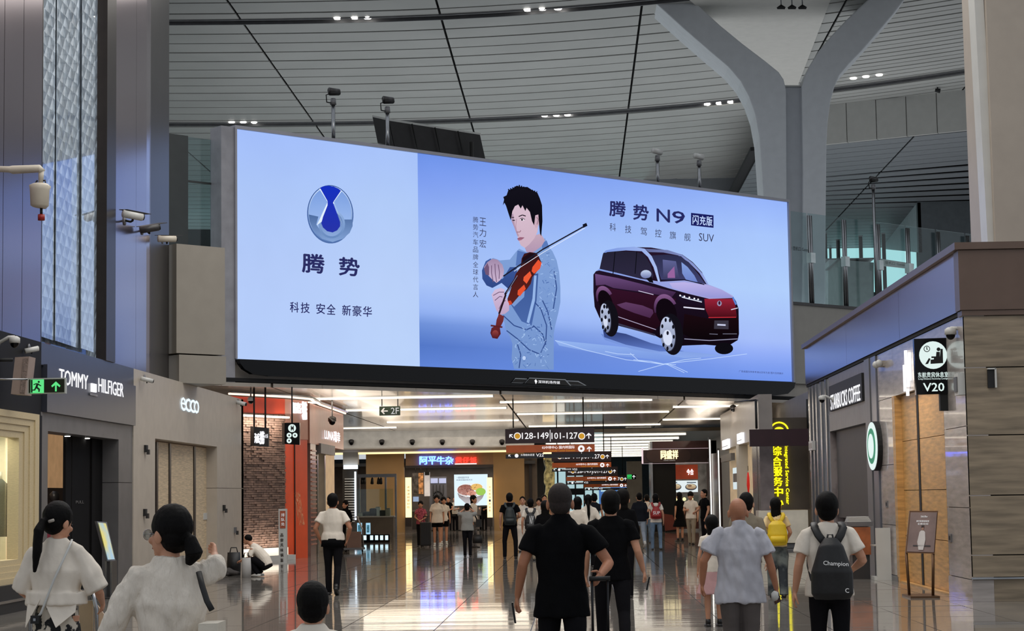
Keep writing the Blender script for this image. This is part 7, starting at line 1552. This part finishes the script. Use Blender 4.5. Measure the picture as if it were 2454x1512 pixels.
person('girl in pink patterned top standing with a suitcase before the noodle shop', gp(1008, 66), 1.50, 175, m_pinkc, m_blk2, 'bun', 'f', sleeve=.6, arms={'L': ((-.23, .02, 1.14), (-.06, .2, 1.02)), 'R': ((.23, .02, 1.14), (.06, .2, 1.02))})
suitcase('black suitcase standing before the girl in pink', gp(1019, 64.8), .82, .36, .26, 1.0, m_blkb)
person('woman in oversized white tee and black shorts before the noodle shop', gp(1047, 66), 1.69, 178, m_wht, m_blk, 'bob', 'f', trousers='shorts', hem=.80, loose=.2, sleeve=.8, shoe=m_shoew)
person('bare legged companion with dark bag strap behind the woman in black shorts', gp(1063, 68.5), 1.62, 190, m_wht, m_blk, 'bob', 'f', trousers='shorts', sleeve=.6, shoe=m_shoew)
person('grey shirted person with arms raised taking a photo of the noodle shop', gp(1119, 54), 1.44, 0, m_greyt, m_blk2, 'short', sleeve=.9, hem=.86, build=1.1, loose=.12, arms={'L': ((-.30, .10, 1.42), (-.10, .22, 1.58)), 'R': ((.30, .10, 1.42), (.10, .22, 1.58))})
person('woman in white tee with black shoulder strap facing right before the lit bowl picture', gp(1134, 63.5), 1.66, -120, m_wht, cloth('grey_print_pants', (110, 106, 104), var=.3), 'bob', 'f', sleeve=.7)
boxbag('handbag', 'small black handbag hanging beside the photographer in grey', 'bag', gp(1143, 60) + Vector((0, 0, .22)), .30, .14, .26, m_blkb, .16)
t = thing('shoulder_strap', 'black strap across the back of the woman before the lit bowl picture', 'bag', gp(1134, 63.3)); p = gp(1134, 63.3); MB().tube([p + Vector((-.12, 0, 1.36)), p + Vector((.02, -.03, 1.1)), p + Vector((.12, 0, .88))], .022, 6).build('strap', m_black, t); MB().box(p.x + .08, p.x + .26, p.y - .06, p.y + .06, .66, .90).build('pouch', m_blkb, t)
for i, (x, Y, mm) in enumerate(((1075, 94.5, m_blk), (1090, 95.2, m_wht), (1160, 95, m_blk))):
    person(['diner in black at the left table inside the noodle shop', 'diner in white beside the one in black inside the noodle shop', 'diner in dark clothes at the right table inside the noodle shop'][i], gp(x, Y), 1.62, 160, mm, m_blk2, 'short', vox=.02, arms={'L': ((-.24, .05, 1.14), (-.15, .25, 1.1)), 'R': ((.24, .05, 1.14), (.15, .25, 1.1))})
# crouching boy with bags by the brick plinth
def croucher():
    pos = gp(622, 42); root = thing('person', 'crouching boy in white tee and black trousers beside bags near the brick shop', 'person', pos)
    X = Matrix.Translation(pos) @ Matrix.Rotation(math.radians(80), 4, 'Z') @ Matrix.Scale(.92, 4)
    b = MB(); hc = Vector((0, .30, .86))
    b.tube([(0, -.12, .30), (0, .0, .52), (0, .13, .66), (0, .2, .74), (0, .27, .80)], [(.12, .09), (.11, .09), (.13, .09), (.06, .055), .05], 12, flat=(1, 0, 0)); b.ball(hc, (.074, .095, .10), 14, 10, Matrix.Rotation(-.6, 3, 'X')); b.ball(hc + Vector((0, .04, -.05)), (.055, .06, .06), 12, 8)
    for sd in (-1, 1): b.tube([(sd * .16, .13, .66), (sd * .2, .2, .44), (sd * .1, .42, .38)], [.045, .038, .026], 10); hand(b, Vector((sd * .1, .42, .38)), Vector((-sd * .2, .6, -.2)), Vector((0, -.3, -1)), sd, .7)
    remesh(b, 'body', m_skin, root, .011, 3, xf=X)
    c = MB(); c.tube([(0, -.20, .26), (0, -.12, .42), (0, .02, .58), (0, .12, .68), (0, .19, .74)], [(.17, .12), (.165, .13), (.17, .12), (.16, .10), (.07, .06)], 16, flat=(1, 0, 0))
    for sd in (-1, 1): c.tube([(sd * .12, .12, .66), (sd * .2, .19, .48)], [.07, .068], 12)
    remesh(c, 'shirt', m_wht, root, .011, 3, .004, 8, 3, X)
    t_ = MB()
    t_.tube([(0, -.2, .2), (0, -.12, .34)], [(.17, .13), (.16, .12)], 16, flat=(1, 0, 0))
    for sd in (-1, 1): t_.tube([(sd * .09, -.15, .26), (sd * .13, .12, .40), (sd * .13, .22, .44), (sd * .12, .1, .22), (sd * .11, .0, .08)], [.10, .085, .07, .065, .06], 12)
    remesh(t_, 'trousers', m_blk2, root, .011, 3, .004, 8, 4, X)
    h_ = MB(); h_.ball(hc + Vector((0, -.02, .03)), (.083, .10, .09), 14, 10); remesh(h_, 'hair', m_hair, root, .011, 2, .004, 26, 1, X)
    for sd in (-1, 1): s2 = MB(); s2.tube([(sd * .11, -.06, .04), (sd * .11, .06, .045), (sd * .11, .17, .03)], [(.035, .03), (.042, .04), (.03, .02)], 10, flat=(1, 0, 0)); local(root, X, s2, 'shoe', m_shoew)
croucher()
for i, (x, Y, w_, h_, lb) in enumerate(((560, 43, .30, .50, 'tilted black bag leaning at the corner of the taupe wall'), (598, 42.5, .34, .30, 'low black duffel bag in front of the crouching boy'), (590, 41.6, .20, .42, 'black topped pale shopping bag before the crouching boy'))):
    p = gp(x, Y); o = boxbag('travel_bag', lb, 'bag', p, w_, .22, h_, m_blkb if i < 2 else mat('grey_white_bag', (170, 168, 166), rough=.7), .1, m_black)
t = thing('folded_coat', 'dark coat lying on the floor by the tilted black bag', 'clothing', gp(530, 42.5)); mb = MB(); p = gp(528, 42.5); mb.tube([p + Vector((-.3, .1, .03)), p + Vector((-.1, 0, .08)), p + Vector((.2, .05, .09)), p + Vector((.4, 0, .05))], [(.08, .03), (.16, .07), (.17, .08), (.08, .04)], 14); remesh(mb, 'coat', mat('grey_coat', (60, 56, 54), rough=.9, bump=.5), t, .02, 3, .02, 8, 2)
mb = MB(); mb.tube([p + Vector((-.1, -.1, .06)), p + Vector((.2, -.12, .05))], [.04, .03], 8); mb.build('sleeve', MATS['grey_coat'], t)
# luggage trolley far by the seller
p = gp(848, 60); ct = thing('luggage_trolley', 'small far trolley with curved handle beside the long haired seller', 'trolley', p)
MB().tube([p + Vector((-.25, 0, .1)), p + Vector((-.2, 0, 1.0)), p + Vector((.1, 0, 1.08)), p + Vector((.25, 0, .7)), p + Vector((.28, 0, .1))], .025, 8).build('handle_tube', m_steel, ct); MB().box(p.x - .3, p.x + .3, p.y - .2, p.y + .3, .08, .14).build('deck', m_grey, ct); MB().box(p.x - .22, p.x + .2, p.y - .1, p.y + .2, .14, .62).build('case', mat('brown_case', (120, 92, 78), rough=.5), ct)
for sx in (-.25, .25): MB().tube([(p.x + sx - .02, p.y, .05), (p.x + sx + .02, p.y, .05)], .05, 10).build('wheel', m_black, ct)
